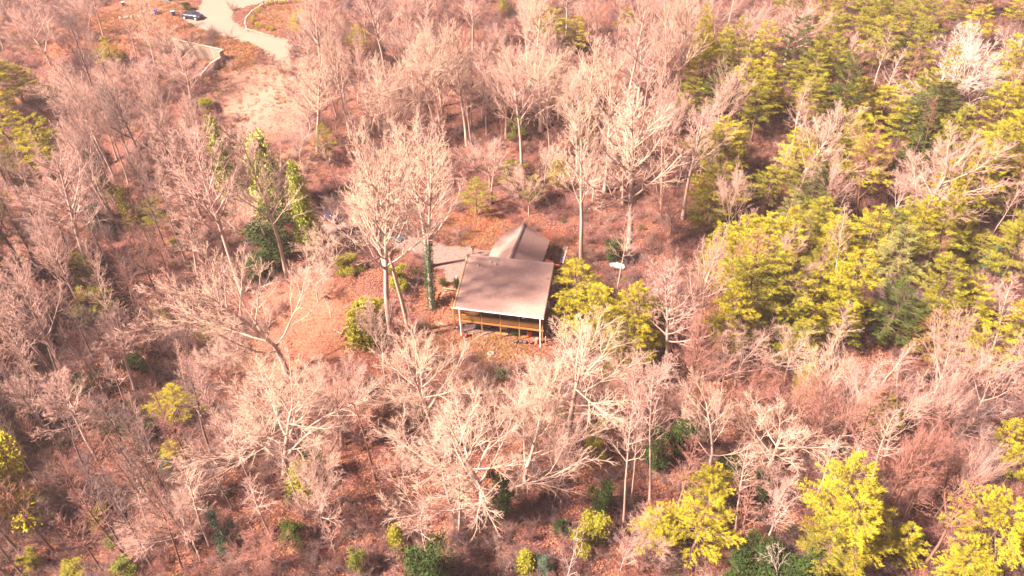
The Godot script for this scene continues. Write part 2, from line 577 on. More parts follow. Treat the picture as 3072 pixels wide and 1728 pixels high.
func one_bar(called: String, p: Vector3, q: Vector3, w: float, t: float, m: Material, parent: Node) -> MeshInstance3D:
	var b := Buf.new()
	bar(b, p, q, w, t)
	return obj(called, b, m, parent)

func one_tube(called: String, pts: Array, r: float, m: Material, parent: Node, sides := 8) -> MeshInstance3D:
	var b := Buf.new()
	var rr := []
	for p in pts:
		rr.append(r)
	b.tube(pts, rr, sides, false, Color.WHITE)
	return obj(called, b, m, parent)

func q3(u: float, y: float, w: float) -> Vector3:
	return Vector3(u, y, -w)

func build_house() -> void:
	var h := thing("house", "brown house with shingled gable roofs and a wooden porch over the yard", "house", hp(0, 0, 0), HOUSE_TURN)
	var sh: Material = M["shingle"]
	slope("roof_slope", q3(-0.05, 8.7, 7.85), q3(12.4, 8.7, 7.85), q3(12.4, 5.2, -0.1), q3(-0.05, 5.2, -0.1), sh, h)
	slope("roof_slope", q3(-0.05, 8.7, 7.85), q3(12.4, 8.7, 7.85), q3(12.4, 5.9, 11.0), q3(-0.05, 5.9, 11.0), sh, h)
	slope("garage_roof_slope", q3(5.7, 8.02, 8.5), q3(5.7, 8.02, 18.9), q3(1.55, 5.12, 18.9), q3(1.55, 5.12, 10.4), sh, h)
	slope("garage_roof_slope", q3(5.7, 8.02, 8.5), q3(5.7, 8.02, 18.9), q3(9.8, 5.12, 18.9), q3(9.8, 5.12, 10.4), sh, h)
	slope("side_porch_roof", q3(9.5, 5.0, 12.9), q3(9.5, 5.0, 14.4), q3(11.2, 4.5, 14.4), q3(11.2, 4.5, 12.9), M["shingle_red"], h)
	# ridge caps, one short piece after the other
	var cap := Buf.new()
	cap.prism([Vector3(0, -0.11, 0.24), Vector3(0, 0.035, 0.0), Vector3(0, -0.11, -0.24), Vector3(0, -0.02, 0)], Vector3(0.4, 0, 0))
	var cm := cap.mesh()
	for k in 31:
		put("ridge_cap", cm, M["ridge"], h, q3(-0.04 + k * 0.402, 8.74 + 0.004 * (k % 3), 7.85))
	for k in 26:
		var o := put("ridge_cap", cm, M["ridge"], h, q3(5.7, 8.06 + 0.004 * (k % 3), 8.7 + 0.402 * k))
		o.rotation.y = PI / 2
	# the body under the roofs
	var w := Buf.new()
	w.prism([q3(0.4, -0.6, 3.0), q3(0.4, -0.6, 10.6), q3(0.4, 5.95, 10.6), q3(0.4, 8.42, 7.85), q3(0.4, 6.3, 3.0)], Vector3(11.5, 0, 0))
	obj("wall", w, M["siding"], h)
	var gw := Buf.new()
	gw.prism([q3(2.0, 2.0, 10.5), q3(9.4, 2.0, 10.5), q3(9.4, 5.1, 10.5), q3(5.7, 7.75, 10.5), q3(2.0, 5.1, 10.5)], Vector3(0, 0, -8.1))
	obj("garage_wall", gw, M["siding"], h)
	# gable trim
	one_bar("rake_board", q3(-0.16, 5.2, -0.1), q3(-0.16, 8.7, 7.85), 0.2, 0.2, M["wood_pale"], h)
	one_bar("rake_board", q3(12.46, 5.12, -0.1), q3(12.46, 8.62, 7.85), 0.1, 0.2, M["wood_dark"], h)
	one_bar("rake_board", q3(1.55, 5.05, 18.95), q3(5.7, 7.95, 18.95), 0.08, 0.2, M["wood_pale"], h)
	one_bar("rake_board", q3(9.8, 5.05, 18.95), q3(5.7, 7.95, 18.95), 0.08, 0.2, M["wood_pale"], h)
	one_bar("fascia", q3(1.5, 5.06, 12.0), q3(1.5, 5.06, 18.9), 0.1, 0.16, M["wood_pale"], h)
	one_bar("ridge_beam", q3(12.3, 8.55, 7.85), q3(13.2, 8.5, 7.85), 0.16, 0.18, M["wood_orange"], h)
	# gutter with its two downspouts
	var gu := one_bar("gutter", q3(-0.4, 5.13, -0.17), q3(12.5, 5.13, -0.17), 0.13, 0.12, M["white"], h)
	for x in [0.62, 12.0]:
		one_tube("downspout", [q3(x, 5.1, -0.17), q3(x, 4.85, -0.12), q3(x, 0.1 if x < 5 else -0.3, -0.12)], 0.085, M["white"], gu, 6)
	# vent pipes and the small vent
	for q in [[1.8, 6.2], [3.45, 7.0], [4.28, 6.7]]:
		var y: float = 5.2 + (q[1] + 0.1) * 0.4403
		var pipe := one_tube("vent_pipe", [q3(q[0], y - 0.1, q[1]), q3(q[0], y + 0.45, q[1])], 0.07, M["metal"], h)
		var fl := Buf.new()
		fl.lathe(q3(q[0], y + 0.45, q[1]), [[0.0, 0.07], [0.001, 0.001]], 8)
		obj("flashing", fl, M["black"], pipe)
	# porch: boards, beams, posts, rails
	var board := one_box(Vector3(0.138, 0.03, 2.2))
	var short := one_box(Vector3(0.138, 0.03, 1.25))
	for k in 85:
		var o := put("deck_board", board, M["wood_c" if k % 3 else "wood_b"], h, q3(-0.02 + 0.145 * k, 2.4 + 0.003 * (k % 4), 1.9))
	for k in 6:
		put("deck_board", short, M["wood"], h, q3(-0.86 + 0.145 * k, 2.402, 2.37))
	one_bar("rim_beam", q3(-0.08, 2.22, 0.76), q3(12.3, 2.22, 0.76), 0.09, 0.28, M["wood"], h)
	one_bar("rim_beam", q3(-0.95, 2.22, 1.72), q3(0.0, 2.22, 1.72), 0.09, 0.28, M["wood"], h)
	one_bar("eave_beam", q3(0.0, 4.98, 0.76), q3(12.3, 4.98, 0.76), 0.14, 0.24, M["wood"], h)
	var posts := [[0.4, 0.82], [3.45, 0.82], [6.15, 0.82], [8.85, 0.82], [12.1, 0.82]]
	for q in posts:
		one_bar("post", q3(q[0], -0.15, q[1]), q3(q[0], 4.9, q[1]), 0.15, 0.15, M["wood"], h)
	one_bar("post", q3(-0.88, -0.1, 1.8), q3(-0.88, 5.2, 1.8), 0.15, 0.15, M["wood"], h)
	for k in 4:
		one_bar("joist", q3(0.1 + k * 3.9, 2.24, 0.85), q3(0.1 + k * 3.9, 2.24, 2.95), 0.05, 0.24, M["wood_dark"], h)
	var bal := one_box(Vector3(0.062, 0.8, 0.05))
	var spans := [[0.5, 3.37, 0.12], [3.53, 6.07, 0.15], [6.23, 8.77, 0.15], [8.93, 12.02, 0.15]]
	for s in spans:
		var tr := one_bar("rail", q3(s[0], 3.38, 0.8), q3(s[1], 3.38, 0.8), 0.12, 0.05, M["wood"], h)
		one_bar("lower_rail", q3(s[0], 2.58, 0.8), q3(s[1], 2.58, 0.8), 0.05, 0.08, M["wood"], tr)
		var x: float = s[0] + 0.1
		while x < s[1] - 0.04:
			put("baluster", bal, M["wood"], tr, q3(x, 2.97, 0.74))
			x += s[2]
	var lr := one_bar("rail", q3(-0.82, 3.38, 1.76), q3(0.32, 3.38, 1.76), 0.12, 0.05, M["wood"], h)
	for k in 9:
		put("baluster", bal, M["wood"], lr, q3(-0.72 + k * 0.12, 2.97, 1.76))
	var sr := one_bar("rail", q3(-0.88, 3.38, 1.9), q3(-0.88, 3.38, 6.8), 0.12, 0.05, M["wood_pale"], h)
	for k in 30:
		put("baluster", bal, M["wood"], sr, q3(-0.88, 2.97, 2.05 + k * 0.155))
	one_bar("post", q3(-0.88, 0.6, 6.8), q3(-0.88, 3.5, 6.8), 0.13, 0.13, M["wood"], h)
	# side landing and handrail on the right
	one_bar("side_landing", q3(12.15, 2.52, 9.9), q3(12.15, 2.52, 12.9), 1.0, 0.12, M["concrete"], h)
	one_bar("handrail", q3(12.55, 1.0, 0.6), q3(12.55, 3.3, 7.4), 0.09, 0.09, M["wood_grey"], h)
	for k in 5:
		one_bar("handrail_post", q3(12.55, -0.2 + 0.42 * k, 0.7 + 1.6 * k), q3(12.55, 1.0 + 0.54 * k, 0.7 + 1.6 * k), 0.08, 0.08, M["wood_grey"], h)
	# openings: lower door, windows on the front and the right side
	for q in [[5.42, 0.95, 2.96, 0.42, 1.9], [2.2, 3.6, 2.96, 1.3, 1.1], [9.2, 3.6, 2.96, 1.3, 1.1]]:
		var fr := one_bar("window" if q[4] < 1.5 else "door", q3(q[0], q[1] - q[4] / 2, q[2]), q3(q[0], q[1] + q[4] / 2, q[2]), q[3], 0.07, M["white"], h)
		if q[4] < 1.5:
			one_bar("pane", q3(q[0], q[1] - q[4] / 2 + 0.07, q[2] - 0.03), q3(q[0], q[1] + q[4] / 2 - 0.07, q[2] - 0.03), q[3] - 0.14, 0.04, M["glass"], fr)
	for q in [[5.0, 3.6], [9.0, 3.6], [7.0, 1.2]]:
		var fr := one_bar("window", q3(11.93, q[1] - 0.6, q[0]), q3(11.93, q[1] + 0.6, q[0]), 0.07, 1.0, M["white"], h)
		one_bar("pane", q3(11.96, q[1] - 0.52, q[0]), q3(11.96, q[1] + 0.52, q[0]), 0.04, 0.86, M["glass"], fr)
	one_bar("utility_box", q3(4.75, 0.75, 2.93), q3(4.75, 1.2, 2.93), 0.4, 0.16, M["wood_pale"], h)
	var lamp := Buf.new()
	lamp.lathe(q3(9.54, 4.25, 0.45), [[0.0, 0.02], [0.03, 0.17], [0.38, 0.21], [0.5, 0.16], [0.62, 0.03]], 10)
	obj("hanging_lantern", lamp, M["white"], h)

func slab_thing(called: String, label: String, category: String, at: Vector3, size: Vector3, turn: float, m: Material, group := "") -> void:
	var b := Buf.new()
	var x := size.x * 0.5
	var z := size.z * 0.5
	var e := 0.03
	b.prism([Vector3(-x + e, 0, -z), Vector3(x - e, 0, -z), Vector3(x, 0, -z + e), Vector3(x, 0, z - e), Vector3(x - e, 0, z), Vector3(-x + e, 0, z), Vector3(-x, 0, z - e), Vector3(-x, 0, -z + e)], Vector3(0, size.y, 0))
	var o := obj(called, b, m, self)
	o.name = numbered(called)
	o.position = at
	o.rotation.y = turn
	tag(o, label, category, group)

func barrel(label: String, at: Vector3, r: float, tall: float, m: Material, lid: Material) -> void:
	var t := thing("barrel", label, "barrel", at)
	var b := Buf.new()
	b.lathe(Vector3.ZERO, [[0.0, 0.01], [0.0, r * 0.9], [tall * 0.08, r], [tall * 0.3, r * 1.0], [tall * 0.33, r * 1.06], [tall * 0.37, r * 1.0], [tall * 0.63, r], [tall * 0.66, r * 1.06], [tall * 0.7, r], [tall * 0.94, r * 0.98], [tall, r * 0.88]], 18)
	obj("drum", b, m, t)
	var l := Buf.new()
	l.lathe(Vector3(0, tall, 0), [[-0.01, r * 0.86], [0.02, r * 0.84], [0.02, r * 0.5], [0.05, 0.08], [0.09, 0.06], [0.09, 0.001]], 18)
	obj("lid", l, lid, t)

func rock(sd: int, size: Vector3) -> ArrayMesh:
	var rng := RandomNumberGenerator.new()
	rng.seed = sd
	var s := SphereMesh.new()
	s.radial_segments = 9
	s.rings = 5
	s.radius = 0.5
	s.height = 1.0
	var a := s.get_mesh_arrays()
	var v: PackedVector3Array = a[Mesh.ARRAY_VERTEX]
	var f := FastNoiseLite.new()
	f.seed = sd
	f.frequency = 0.9
	for k in v.size():
		v[k] = v[k] * (1.0 + 0.55 * f.get_noise_3dv(v[k] * 2.0)) * size
	a[Mesh.ARRAY_VERTEX] = v
	var m := ArrayMesh.new()
	m.add_surface_from_arrays(Mesh.PRIMITIVE_TRIANGLES, a)
	return m

# ---------------------------------------------------------------- figures
# the distance to a set of tapered capsules joined smoothly, meshed as surface nets
func figure(b: Buf, caps: Array, cell: float, k: float) -> void:
	var lo := Vector3(99, 99, 99)
	var hi := -lo
	for c in caps:
		for e in 2:
			lo = lo.min(c[e] - Vector3.ONE * (c[2 + e] + cell * 2))
			hi = hi.max(c[e] + Vector3.ONE * (c[2 + e] + cell * 2))
	var nx := int((hi.x - lo.x) / cell) + 2
	var ny := int((hi.y - lo.y) / cell) + 2
	var nz := int((hi.z - lo.z) / cell) + 2
	var f := PackedFloat32Array()
	f.resize(nx * ny * nz)
	f.fill(1.0)
	for c in caps:
		var pa: Vector3 = c[0]
		var ba: Vector3 = c[1] - c[0]
		var bb := maxf(ba.length_squared(), 0.000001)
		var r0: float = c[2]
		var r1: float = c[3]
		var rm := maxf(r0, r1) + k + cell * 2
		var a := (pa.min(c[1]) - Vector3.ONE * rm - lo) / cell
		var z := (pa.max(c[1]) + Vector3.ONE * rm - lo) / cell
		for x in range(maxi(0, int(a.x)), mini(nx, int(z.x) + 2)):
			for y in range(maxi(0, int(a.y)), mini(ny, int(z.y) + 2)):
				for w in range(maxi(0, int(a.z)), mini(nz, int(z.z) + 2)):
					var p := lo + Vector3(x, y, w) * cell - pa
					var t := clampf(p.dot(ba) / bb, 0.0, 1.0)
					var d := (p - ba * t).length() - lerpf(r0, r1, t)
					var at := (x * ny + y) * nz + w
					var e := f[at]
					var h := maxf(k - absf(d - e), 0.0) / k
					f[at] = minf(d, e) - h * h * k * 0.25
	var vert := {}
	for x in nx - 1:
		for y in ny - 1:
			for w in nz - 1:
				var at := (x * ny + y) * nz + w
				var sum := Vector3.ZERO
				var cnt := 0
				var f0 := f[at]
				var any := false
				for e in range(1, 8):
					var g := f[at + ((e & 1) * ny + ((e >> 1) & 1)) * nz + (e >> 2)]
					if (g < 0) != (f0 < 0):
						any = true
						break
				if not any:
					continue
				for e in 8:
					for ax in 3:
						if e & (1 << ax):
							continue
						var g := e | (1 << ax)
						var va := f[at + ((e & 1) * ny + ((e >> 1) & 1)) * nz + (e >> 2)]
						var vb := f[at + ((g & 1) * ny + ((g >> 1) & 1)) * nz + (g >> 2)]
						if (va < 0) != (vb < 0):
							var s := va / (va - vb)
							sum += Vector3(e & 1, (e >> 1) & 1, e >> 2).lerp(Vector3(g & 1, (g >> 1) & 1, g >> 2), s)
							cnt += 1
				vert[at] = b.v.size()
				b.v.append(lo + (Vector3(x, y, w) + sum / cnt) * cell)
				b.n.append(Vector3(f[at + ny * nz] - f0, f[at + nz] - f0, f[at + 1] - f0).normalized())
				b.c.append(Color.WHITE)
	var sx := ny * nz
	var sy := nz
	var steps := [sx, sy, 1]
	for at in vert:
		for ax in 3:
			var s0: int = steps[ax]
			var s1: int = steps[(ax + 1) % 3]
			var s2: int = steps[(ax + 2) % 3]
			if at + s0 >= f.size() or (f[at] < 0) == (f[at + s0] < 0):
				continue
			if not (vert.has(at - s1) and vert.has(at - s2) and vert.has(at - s1 - s2)):
				continue
			var q: Array = [vert[at], vert[at - s1], vert[at - s1 - s2], vert[at - s2]]
			if f[at] < 0:
				b.i.append_array(PackedInt32Array([q[0], q[2], q[1], q[0], q[3], q[2]]))
			else:
				b.i.append_array(PackedInt32Array([q[0], q[1], q[2], q[0], q[2], q[3]]))

func hand(b: Buf, wrist: Vector3, towards: Vector3, palm_normal: Vector3, thumb_side: float) -> void:
	var d := towards.normalized()
	var s := d.cross(palm_normal).normalized()
	var nn := s.cross(d)
	var caps := [[wrist, wrist + d * 0.05, 0.026, 0.03], [wrist + d * 0.05 - s * 0.02, wrist + d * 0.085 - s * 0.028, 0.02, 0.015], [wrist + d * 0.05 + s * 0.02, wrist + d * 0.085 + s * 0.028, 0.02, 0.015]]
	for k in 4:
		var o := wrist + d * 0.085 + s * (-0.033 + 0.022 * k)
		var l: float = [0.030, 0.038, 0.036, 0.027][k]
		var m := o + d * l - nn * 0.008
		caps.append([o, m, 0.0095, 0.009])
		caps.append([m, m + (d * 0.6 - nn * 0.8).normalized() * l * 0.95, 0.009, 0.0075])
	var th := wrist + d * 0.03 + s * thumb_side * 0.03
	var tm := th + (d * 0.6 + s * thumb_side * 0.8).normalized() * 0.04
	caps.append([th, tm, 0.013, 0.011])
	caps.append([tm, tm + (d * 0.9 - nn * 0.3).normalized() * 0.03, 0.011, 0.009])
	figure(b, caps, 0.005, 0.006)

# J: joints by name
func person(label: String, at: Vector3, turn: float, J: Dictionary, shirt: Material, trousers: Material, hat: Material) -> Node3D:
	var t := thing("person", label, "person", at, turn)
	var b := Buf.new()
	var hd: Vector3 = J.head
	var fd: Vector3 = J.face
	var nk: Vector3 = J.neck
	var upv := (hd - nk).normalized()
	var sidev := upv.cross(fd).normalized()
	var caps := [[nk, hd - upv * 0.05, 0.055, 0.06], [J.chest, J.hip, 0.13, 0.12], [J.chest, nk, 0.12, 0.055]]
	for s in ["l", "r"]:
		caps.append([J["sh" + s], J["el" + s], 0.05, 0.04])
		caps.append([J["el" + s], J["wr" + s], 0.039, 0.027])
		caps.append([J["sh" + s], J.chest, 0.06, 0.12])
		caps.append([J["hp" + s], J["kn" + s], 0.085, 0.058])
		caps.append([J["kn" + s], J["an" + s], 0.055, 0.04])
	figure(b, caps, 0.028, 0.04)
	var head := [[hd - upv * 0.02, hd + upv * 0.035, 0.075, 0.085], [hd - upv * 0.085 + fd * 0.035, hd, 0.035, 0.07], [hd + upv * 0.005 + fd * 0.085, hd - upv * 0.03 + fd * 0.105, 0.012, 0.014], [hd - upv * 0.065 + fd * 0.085 - sidev * 0.02, hd - upv * 0.065 + fd * 0.085 + sidev * 0.02, 0.009, 0.009]]
	for s in [-1.0, 1.0]:
		head.append([hd + sidev * s * 0.085, hd + sidev * s * 0.088 - upv * 0.03, 0.016, 0.012])
	figure(b, head, 0.009, 0.02)
	for s in ["l", "r"]:
		var d: Vector3 = (J["wr" + s] - J["el" + s]).normalized()
		hand(b, J["wr" + s], d, J.get("palm", Vector3(0, 0, -1)), 1.0 if s == "l" else -1.0)
	var body := obj("body", b, M["skin"], t)
	var e := Buf.new()
	for s in [-1.0, 1.0]:
		e.tube([hd + upv * 0.01 + fd * 0.078 + sidev * s * 0.033, hd + upv * 0.01 + fd * 0.09 + sidev * s * 0.033], [0.013, 0.008], 8, false, Color.WHITE)
	obj("eyes", e, M["black"], body)
	var c := Buf.new()
	var sc := [[J.chest, J.hip, 0.15, 0.135], [J.chest, nk - upv * 0.03, 0.135, 0.075]]
	for s in ["l", "r"]:
		sc.append([J["sh" + s], J["sh" + s].lerp(J["el" + s], 0.75), 0.068, 0.062])
		sc.append([J["sh" + s], J.chest, 0.075, 0.135])
	figure(c, sc, 0.028, 0.04)
	obj("shirt", c, shirt, t)
	var p := Buf.new()
	var pc := [[J.hip, J.hip + (J.chest - J.hip) * 0.1, 0.13, 0.125]]
	for s in ["l", "r"]:
		pc.append([J["hp" + s], J["kn" + s], 0.1, 0.075])
		pc.append([J["kn" + s], J["an" + s], 0.073, 0.062])
		pc.append([J["hp" + s], J.hip, 0.1, 0.12])
	figure(p, pc, 0.028, 0.04)
	obj("trousers", p, trousers, t)
	for s in ["l", "r"]:
		var f := Buf.new()
		var an: Vector3 = J["an" + s]
		var fw := Vector3(fd.x, 0, fd.z).normalized() if Vector2(fd.x, fd.z).length() > 0.1 else Vector3(0, 0, 1)
		figure(f, [[an + Vector3(0, -0.03, 0) - fw * 0.04, an + Vector3(0, -0.045, 0) + fw * 0.14, 0.045, 0.036]], 0.02, 0.02)
		obj("shoe", f, M["black"], t)
	var hb := Buf.new()
	if hat == M["hair"]:
		figure(hb, [[hd + upv * 0.035 - fd * 0.025, hd + upv * 0.04 - fd * 0.01, 0.093, 0.092], [hd - fd * 0.05 - upv * 0.03, hd - fd * 0.04 + upv * 0.03, 0.06, 0.07]], 0.014, 0.02)
		obj("hair", hb, hat, t)
	else:
		figure(hb, [[hd + upv * 0.055 - fd * 0.01, hd + upv * 0.06, 0.088, 0.088], [hd + upv * 0.055 + fd * 0.07 - sidev * 0.045, hd + upv * 0.05 + fd * 0.15 - sidev * 0.03, 0.016, 0.012], [hd + upv * 0.055 + fd * 0.07 + sidev * 0.045, hd + upv * 0.05 + fd * 0.15 + sidev * 0.03, 0.016, 0.012], [hd + upv * 0.058 + fd * 0.07, hd + upv * 0.052 + fd * 0.165, 0.018, 0.012]], 0.012, 0.02)
		obj("cap", hb, hat, t)
	return t

func V(x: float, y: float, z: float) -> Vector3:
	return Vector3(x, y, z)

func people() -> void:
	var J := {"head": V(0, 1.64, 0.03), "face": V(0, -0.12, 0.99).normalized(), "neck": V(0, 1.47, 0), "chest": V(0, 1.27, 0), "hip": V(0, 0.97, 0), "shl": V(0.19, 1.4, 0), "shr": V(-0.19, 1.4, 0), "ell": V(0.26, 1.14, 0.06), "elr": V(-0.26, 1.14, 0.06), "wrl": V(0.09, 1.16, 0.24), "wrr": V(-0.09, 1.16, 0.24), "hpl": V(0.1, 0.92, 0), "hpr": V(-0.1, 0.92, 0), "knl": V(0.12, 0.5, 0.02), "knr": V(-0.12, 0.5, 0.02), "anl": V(0.13, 0.09, -0.02), "anr": V(-0.13, 0.09, -0.02), "palm": V(0, 1, 0)}
	var at := Vector3(-6.0, 0, -93.9)
	at.y = land(at.x, at.z) + 0.05
	var t := person("person in black shirt and red cap standing on the driveway, holding a controller", at, 0.1, J, M["black"], M["grey_cloth"], M["red"])
	var lg := Buf.new()
	lg.box(V(0, 1.30, 0.152), V(0.16, 0.025, 0.012))
	lg.box(V(0, 1.345, 0.147), V(0.1, 0.022, 0.012))
	obj("shirt_print", lg, M["white"], t)
	var rc := Buf.new()
	rc.box(V(0, 0, 0), V(0.17, 0.035, 0.1))
	rc.box(V(0, 0.05, 0.03), V(0.15, 0.08, 0.012))
	for s in [-1.0, 1.0]:
		rc.tube([V(s * 0.06, 0.01, -0.05), V(s * 0.07, 0.13, -0.07)], [0.006, 0.005], 6, false, Color.WHITE)
	var r := obj("remote_controller", rc, M["black"], self)
	r.position = at + Basis(Vector3.UP, 0.1) * V(0, 1.17, 0.31)
	r.rotation.y = 0.1
	tag(r, "dark remote controller held by the person in the red cap", "controller")
	# bending over in the leaves
	J = {"head": V(0, 0.86, 0.52), "face": V(0, -0.75, 0.66).normalized(), "neck": V(0, 0.86, 0.36), "chest": V(0, 0.83, 0.2), "hip": V(0, 0.66, -0.1), "shl": V(0.2, 0.86, 0.27), "shr": V(-0.2, 0.86, 0.27), "ell": V(0.34, 0.62, 0.34), "elr": V(-0.34, 0.62, 0.34), "wrl": V(0.24, 0.42, 0.46), "wrr": V(-0.24, 0.42, 0.46), "hpl": V(0.1, 0.62, -0.12), "hpr": V(-0.1, 0.62, -0.12), "knl": V(0.17, 0.48, 0.27), "knr": V(-0.17, 0.48, 0.27), "anl": V(0.15, 0.09, -0.02), "anr": V(-0.15, 0.09, -0.02), "palm": V(0, 0.3, -1)}
	person("person in dark navy clothes crouching in the leaf litter", on(-28.9, -87.8), 0.35, J, M["navy"], M["denim"], M["hair"])
	J = {"head": V(0, 1.62, 0.05), "face": V(0, -0.3, 0.95).normalized(), "neck": V(0, 1.45, 0), "chest": V(0, 1.25, 0), "hip": V(0, 0.96, 0), "shl": V(0.19, 1.38, 0), "shr": V(-0.19, 1.38, 0), "ell": V(0.25, 1.12, 0.12), "elr": V(-0.27, 1.14, 0.1), "wrl": V(0.17, 1.13, 0.36), "wrr": V(-0.16, 1.16, 0.34), "hpl": V(0.1, 0.92, 0), "hpr": V(-0.1, 0.92, 0), "knl": V(0.12, 0.5, 0.03), "knr": V(-0.12, 0.5, 0.03), "anl": V(0.13, 0.09, 0.02), "anr": V(-0.13, 0.09, -0.1), "palm": V(0, 1, 0)}
	var p := hp(10.35, 0, 16.9)
	p.y = land(p.x, p.z)
	person("person in bright red cap and dark shirt standing beside the garage wall", p, -1.3, J, M["navy"], M["black"], M["red"])

# ---------------------------------------------------------------- cars
func car(label: String, at: Vector3, turn: float, size: float, paint: Material) -> void:
	var t := thing("parked_car", label, "car", at, turn, "cars parked round the houses")
	t.scale = Vector3.ONE * size
	var st := [[-2.28, 0.52, 0.74, 0.60], [-2.2, 0.34, 0.92, 0.80], [-1.95, 0.26, 1.0, 0.88], [-1.2, 0.24, 0.98, 0.91], [0.0, 0.24, 0.95, 0.91], [0.95, 0.24, 0.96, 0.90], [1.6, 0.25, 0.90, 0.87], [2.05, 0.28, 0.80, 0.80], [2.25, 0.34, 0.68, 0.66], [2.32, 0.42, 0.55, 0.5]]
	var b := Buf.new()
	var ring := func(s: Array) -> Array:
		var y0: float = s[1]
		var y1: float = s[2]
		var w: float = s[3]
		return [V(s[0], y0, -w * 0.9), V(s[0], lerpf(y0, y1, 0.25), -w), V(s[0], lerpf(y0, y1, 0.65), -w * 1.01), V(s[0], y1 - 0.02, -w * 0.95), V(s[0], y1 + 0.02, -w * 0.7), V(s[0], y1 + 0.05, 0), V(s[0], y1 + 0.02, w * 0.7), V(s[0], y1 - 0.02, w * 0.95), V(s[0], lerpf(y0, y1, 0.65), w * 1.01), V(s[0], lerpf(y0, y1, 0.25), w), V(s[0], y0, w * 0.9)]
	loft(b, st.map(ring))
	obj("body", b, paint, t)
	var g := Buf.new()
	var gs := [[-1.95, 0.99, 1.0, 0.74], [-1.15, 0.96, 1.36, 0.66], [-0.6, 0.95, 1.43, 0.64], [0.05, 0.95, 1.43, 0.64], [0.45, 0.95, 1.32, 0.66], [1.12, 0.94, 0.97, 0.72]]
	var gr := func(s: Array) -> Array:
		return [V(s[0], s[1] - 0.03, -0.84), V(s[0], s[2] - 0.02, -s[3]), V(s[0], s[2], -s[3] * 0.9), V(s[0], s[2] + 0.015, 0), V(s[0], s[2], s[3] * 0.9), V(s[0], s[2] - 0.02, s[3]), V(s[0], s[1] - 0.03, 0.84)]
	loft(g, gs.map(gr))
	obj("windows", g, M["glass"], t)
	var rf := Buf.new()
	var rs := [[-1.2, 0.0, 1.355, 0.68], [-0.6, 0.0, 1.445, 0.66], [0.05, 0.0, 1.445, 0.66], [0.2, 0.0, 1.41, 0.66]]
	var rr := func(s: Array) -> Array:
		return [V(s[0], s[2] - 0.05, -s[3]), V(s[0], s[2] + 0.005, -s[3] * 0.93), V(s[0], s[2] + 0.03, 0), V(s[0], s[2] + 0.005, s[3] * 0.93), V(s[0], s[2] - 0.05, s[3])]
	loft(rf, rs.map(rr))
	obj("roof", rf, paint, t)
	for s in [-1.0, 1.0]:
		var pl := Buf.new()
		pl.tube([V(0.1, 1.42, s * 0.67), V(1.15, 0.96, s * 0.83)], [0.035, 0.04], 6, false, Color.WHITE)
		pl.tube([V(-1.1, 1.37, s * 0.67), V(-1.95, 0.98, s * 0.8)], [0.05, 0.06], 6, false, Color.WHITE)
		pl.tube([V(-0.45, 1.42, s * 0.68), V(-0.4, 0.95, s * 0.86)], [0.03, 0.03], 6, false, Color.WHITE)
		obj("pillar", pl, paint, t)
		var mi := Buf.new()
		mi.lathe(V(0.85, 0.96, s * 0.98), [[0.0, 0.02], [0.02, 0.09], [0.12, 0.1], [0.16, 0.03]], 8)
		obj("mirror", mi, paint, t)
		var hl := Buf.new()
		hl.lathe(V(2.08, 0.56, s * 0.6), [[0.0, 0.04], [0.04, 0.16], [0.12, 0.17], [0.17, 0.05]], 10)
		obj("headlight", hl, M["white"], t)
		var tl := Buf.new()
		tl.box(V(-2.22, 0.78, s * 0.62), V(0.1, 0.14, 0.3))
		obj("tail_light", tl, M["red"], t)
		var dh := Buf.new()
		dh.box(V(0.0, 0.78, s * 0.925), V(0.2, 0.03, 0.03))
		dh.box(V(-0.95, 0.79, s * 0.925), V(0.2, 0.03, 0.03))
		obj("door_handle", dh, M["metal"], t)
	var gl := Buf.new()
	gl.box(V(2.3, 0.5, 0), V(0.06, 0.12, 0.6))
	obj("grille", gl, M["black"], t)
	for x in [-1.42, 1.42]:
		for s in [-1.0, 1.0]:
			var ty := Buf.new()
			ty.lathe(Vector3.ZERO, [[-0.1, 0.2], [-0.1, 0.3], [-0.07, 0.33], [0.07, 0.33], [0.1, 0.3], [0.1, 0.2]], 20)
			var wheel := obj("wheel", ty, M["rubber"], t)
			wheel.position = V(x, 0.33, s * 0.84)
			wheel.rotation.x = s * PI / 2
			var ri := Buf.new()
			ri.lathe(Vector3.ZERO, [[0.06, 0.21], [0.095, 0.21], [0.085, 0.17], [0.06, 0.08], [0.09, 0.05], [0.09, 0.001]], 14)
			obj("rim", ri, M["metal"], wheel)

func loft(b: Buf, rings: Array) -> void:
	var w: int = rings[0].size()
	var base := b.v.size()
	for k in rings.size():
		for s in w:
			b.v.append(rings[k][s])
			var dx: Vector3 = rings[mini(k + 1, rings.size() - 1)][s] - rings[maxi(k - 1, 0)][s]
			var dr: Vector3 = rings[k][mini(s + 1, w - 1)] - rings[k][maxi(s - 1, 0)]
			b.n.append(dr.cross(dx).normalized())
			b.c.append(Color.WHITE)
	for k in rings.size() - 1:
		for s in w - 1:
			var p := base + k * w + s
			b.i.append_array(PackedInt32Array([p, p + 1, p + w, p + 1, p + w + 1, p + w]))
	if b.n[base + w / 2].y < 0:
		for k in range(base, b.n.size()):
			b.n[k] = -b.n[k]
	var flip := []
	# wind every triangle the way its normals point
	for k in range(0, b.i.size(), 3):
		var p := b.v[b.i[k]]
		var nn := (b.v[b.i[k + 2]] - p).cross(b.v[b.i[k + 1]] - p)
		if nn.dot(b.n[b.i[k]] + b.n[b.i[k + 1]] + b.n[b.i[k + 2]]) < 0:
			var e := b.i[k + 1]
			b.i[k + 1] = b.i[k + 2]
			b.i[k + 2] = e
	for k in [0, rings.size() - 1]:
		var out := V(-1 if k == 0 else 1, 0, 0)
		for s in range(1, w - 1):
			b.tri(rings[k][0], rings[k][s], rings[k][s + 1], out, Color.WHITE)

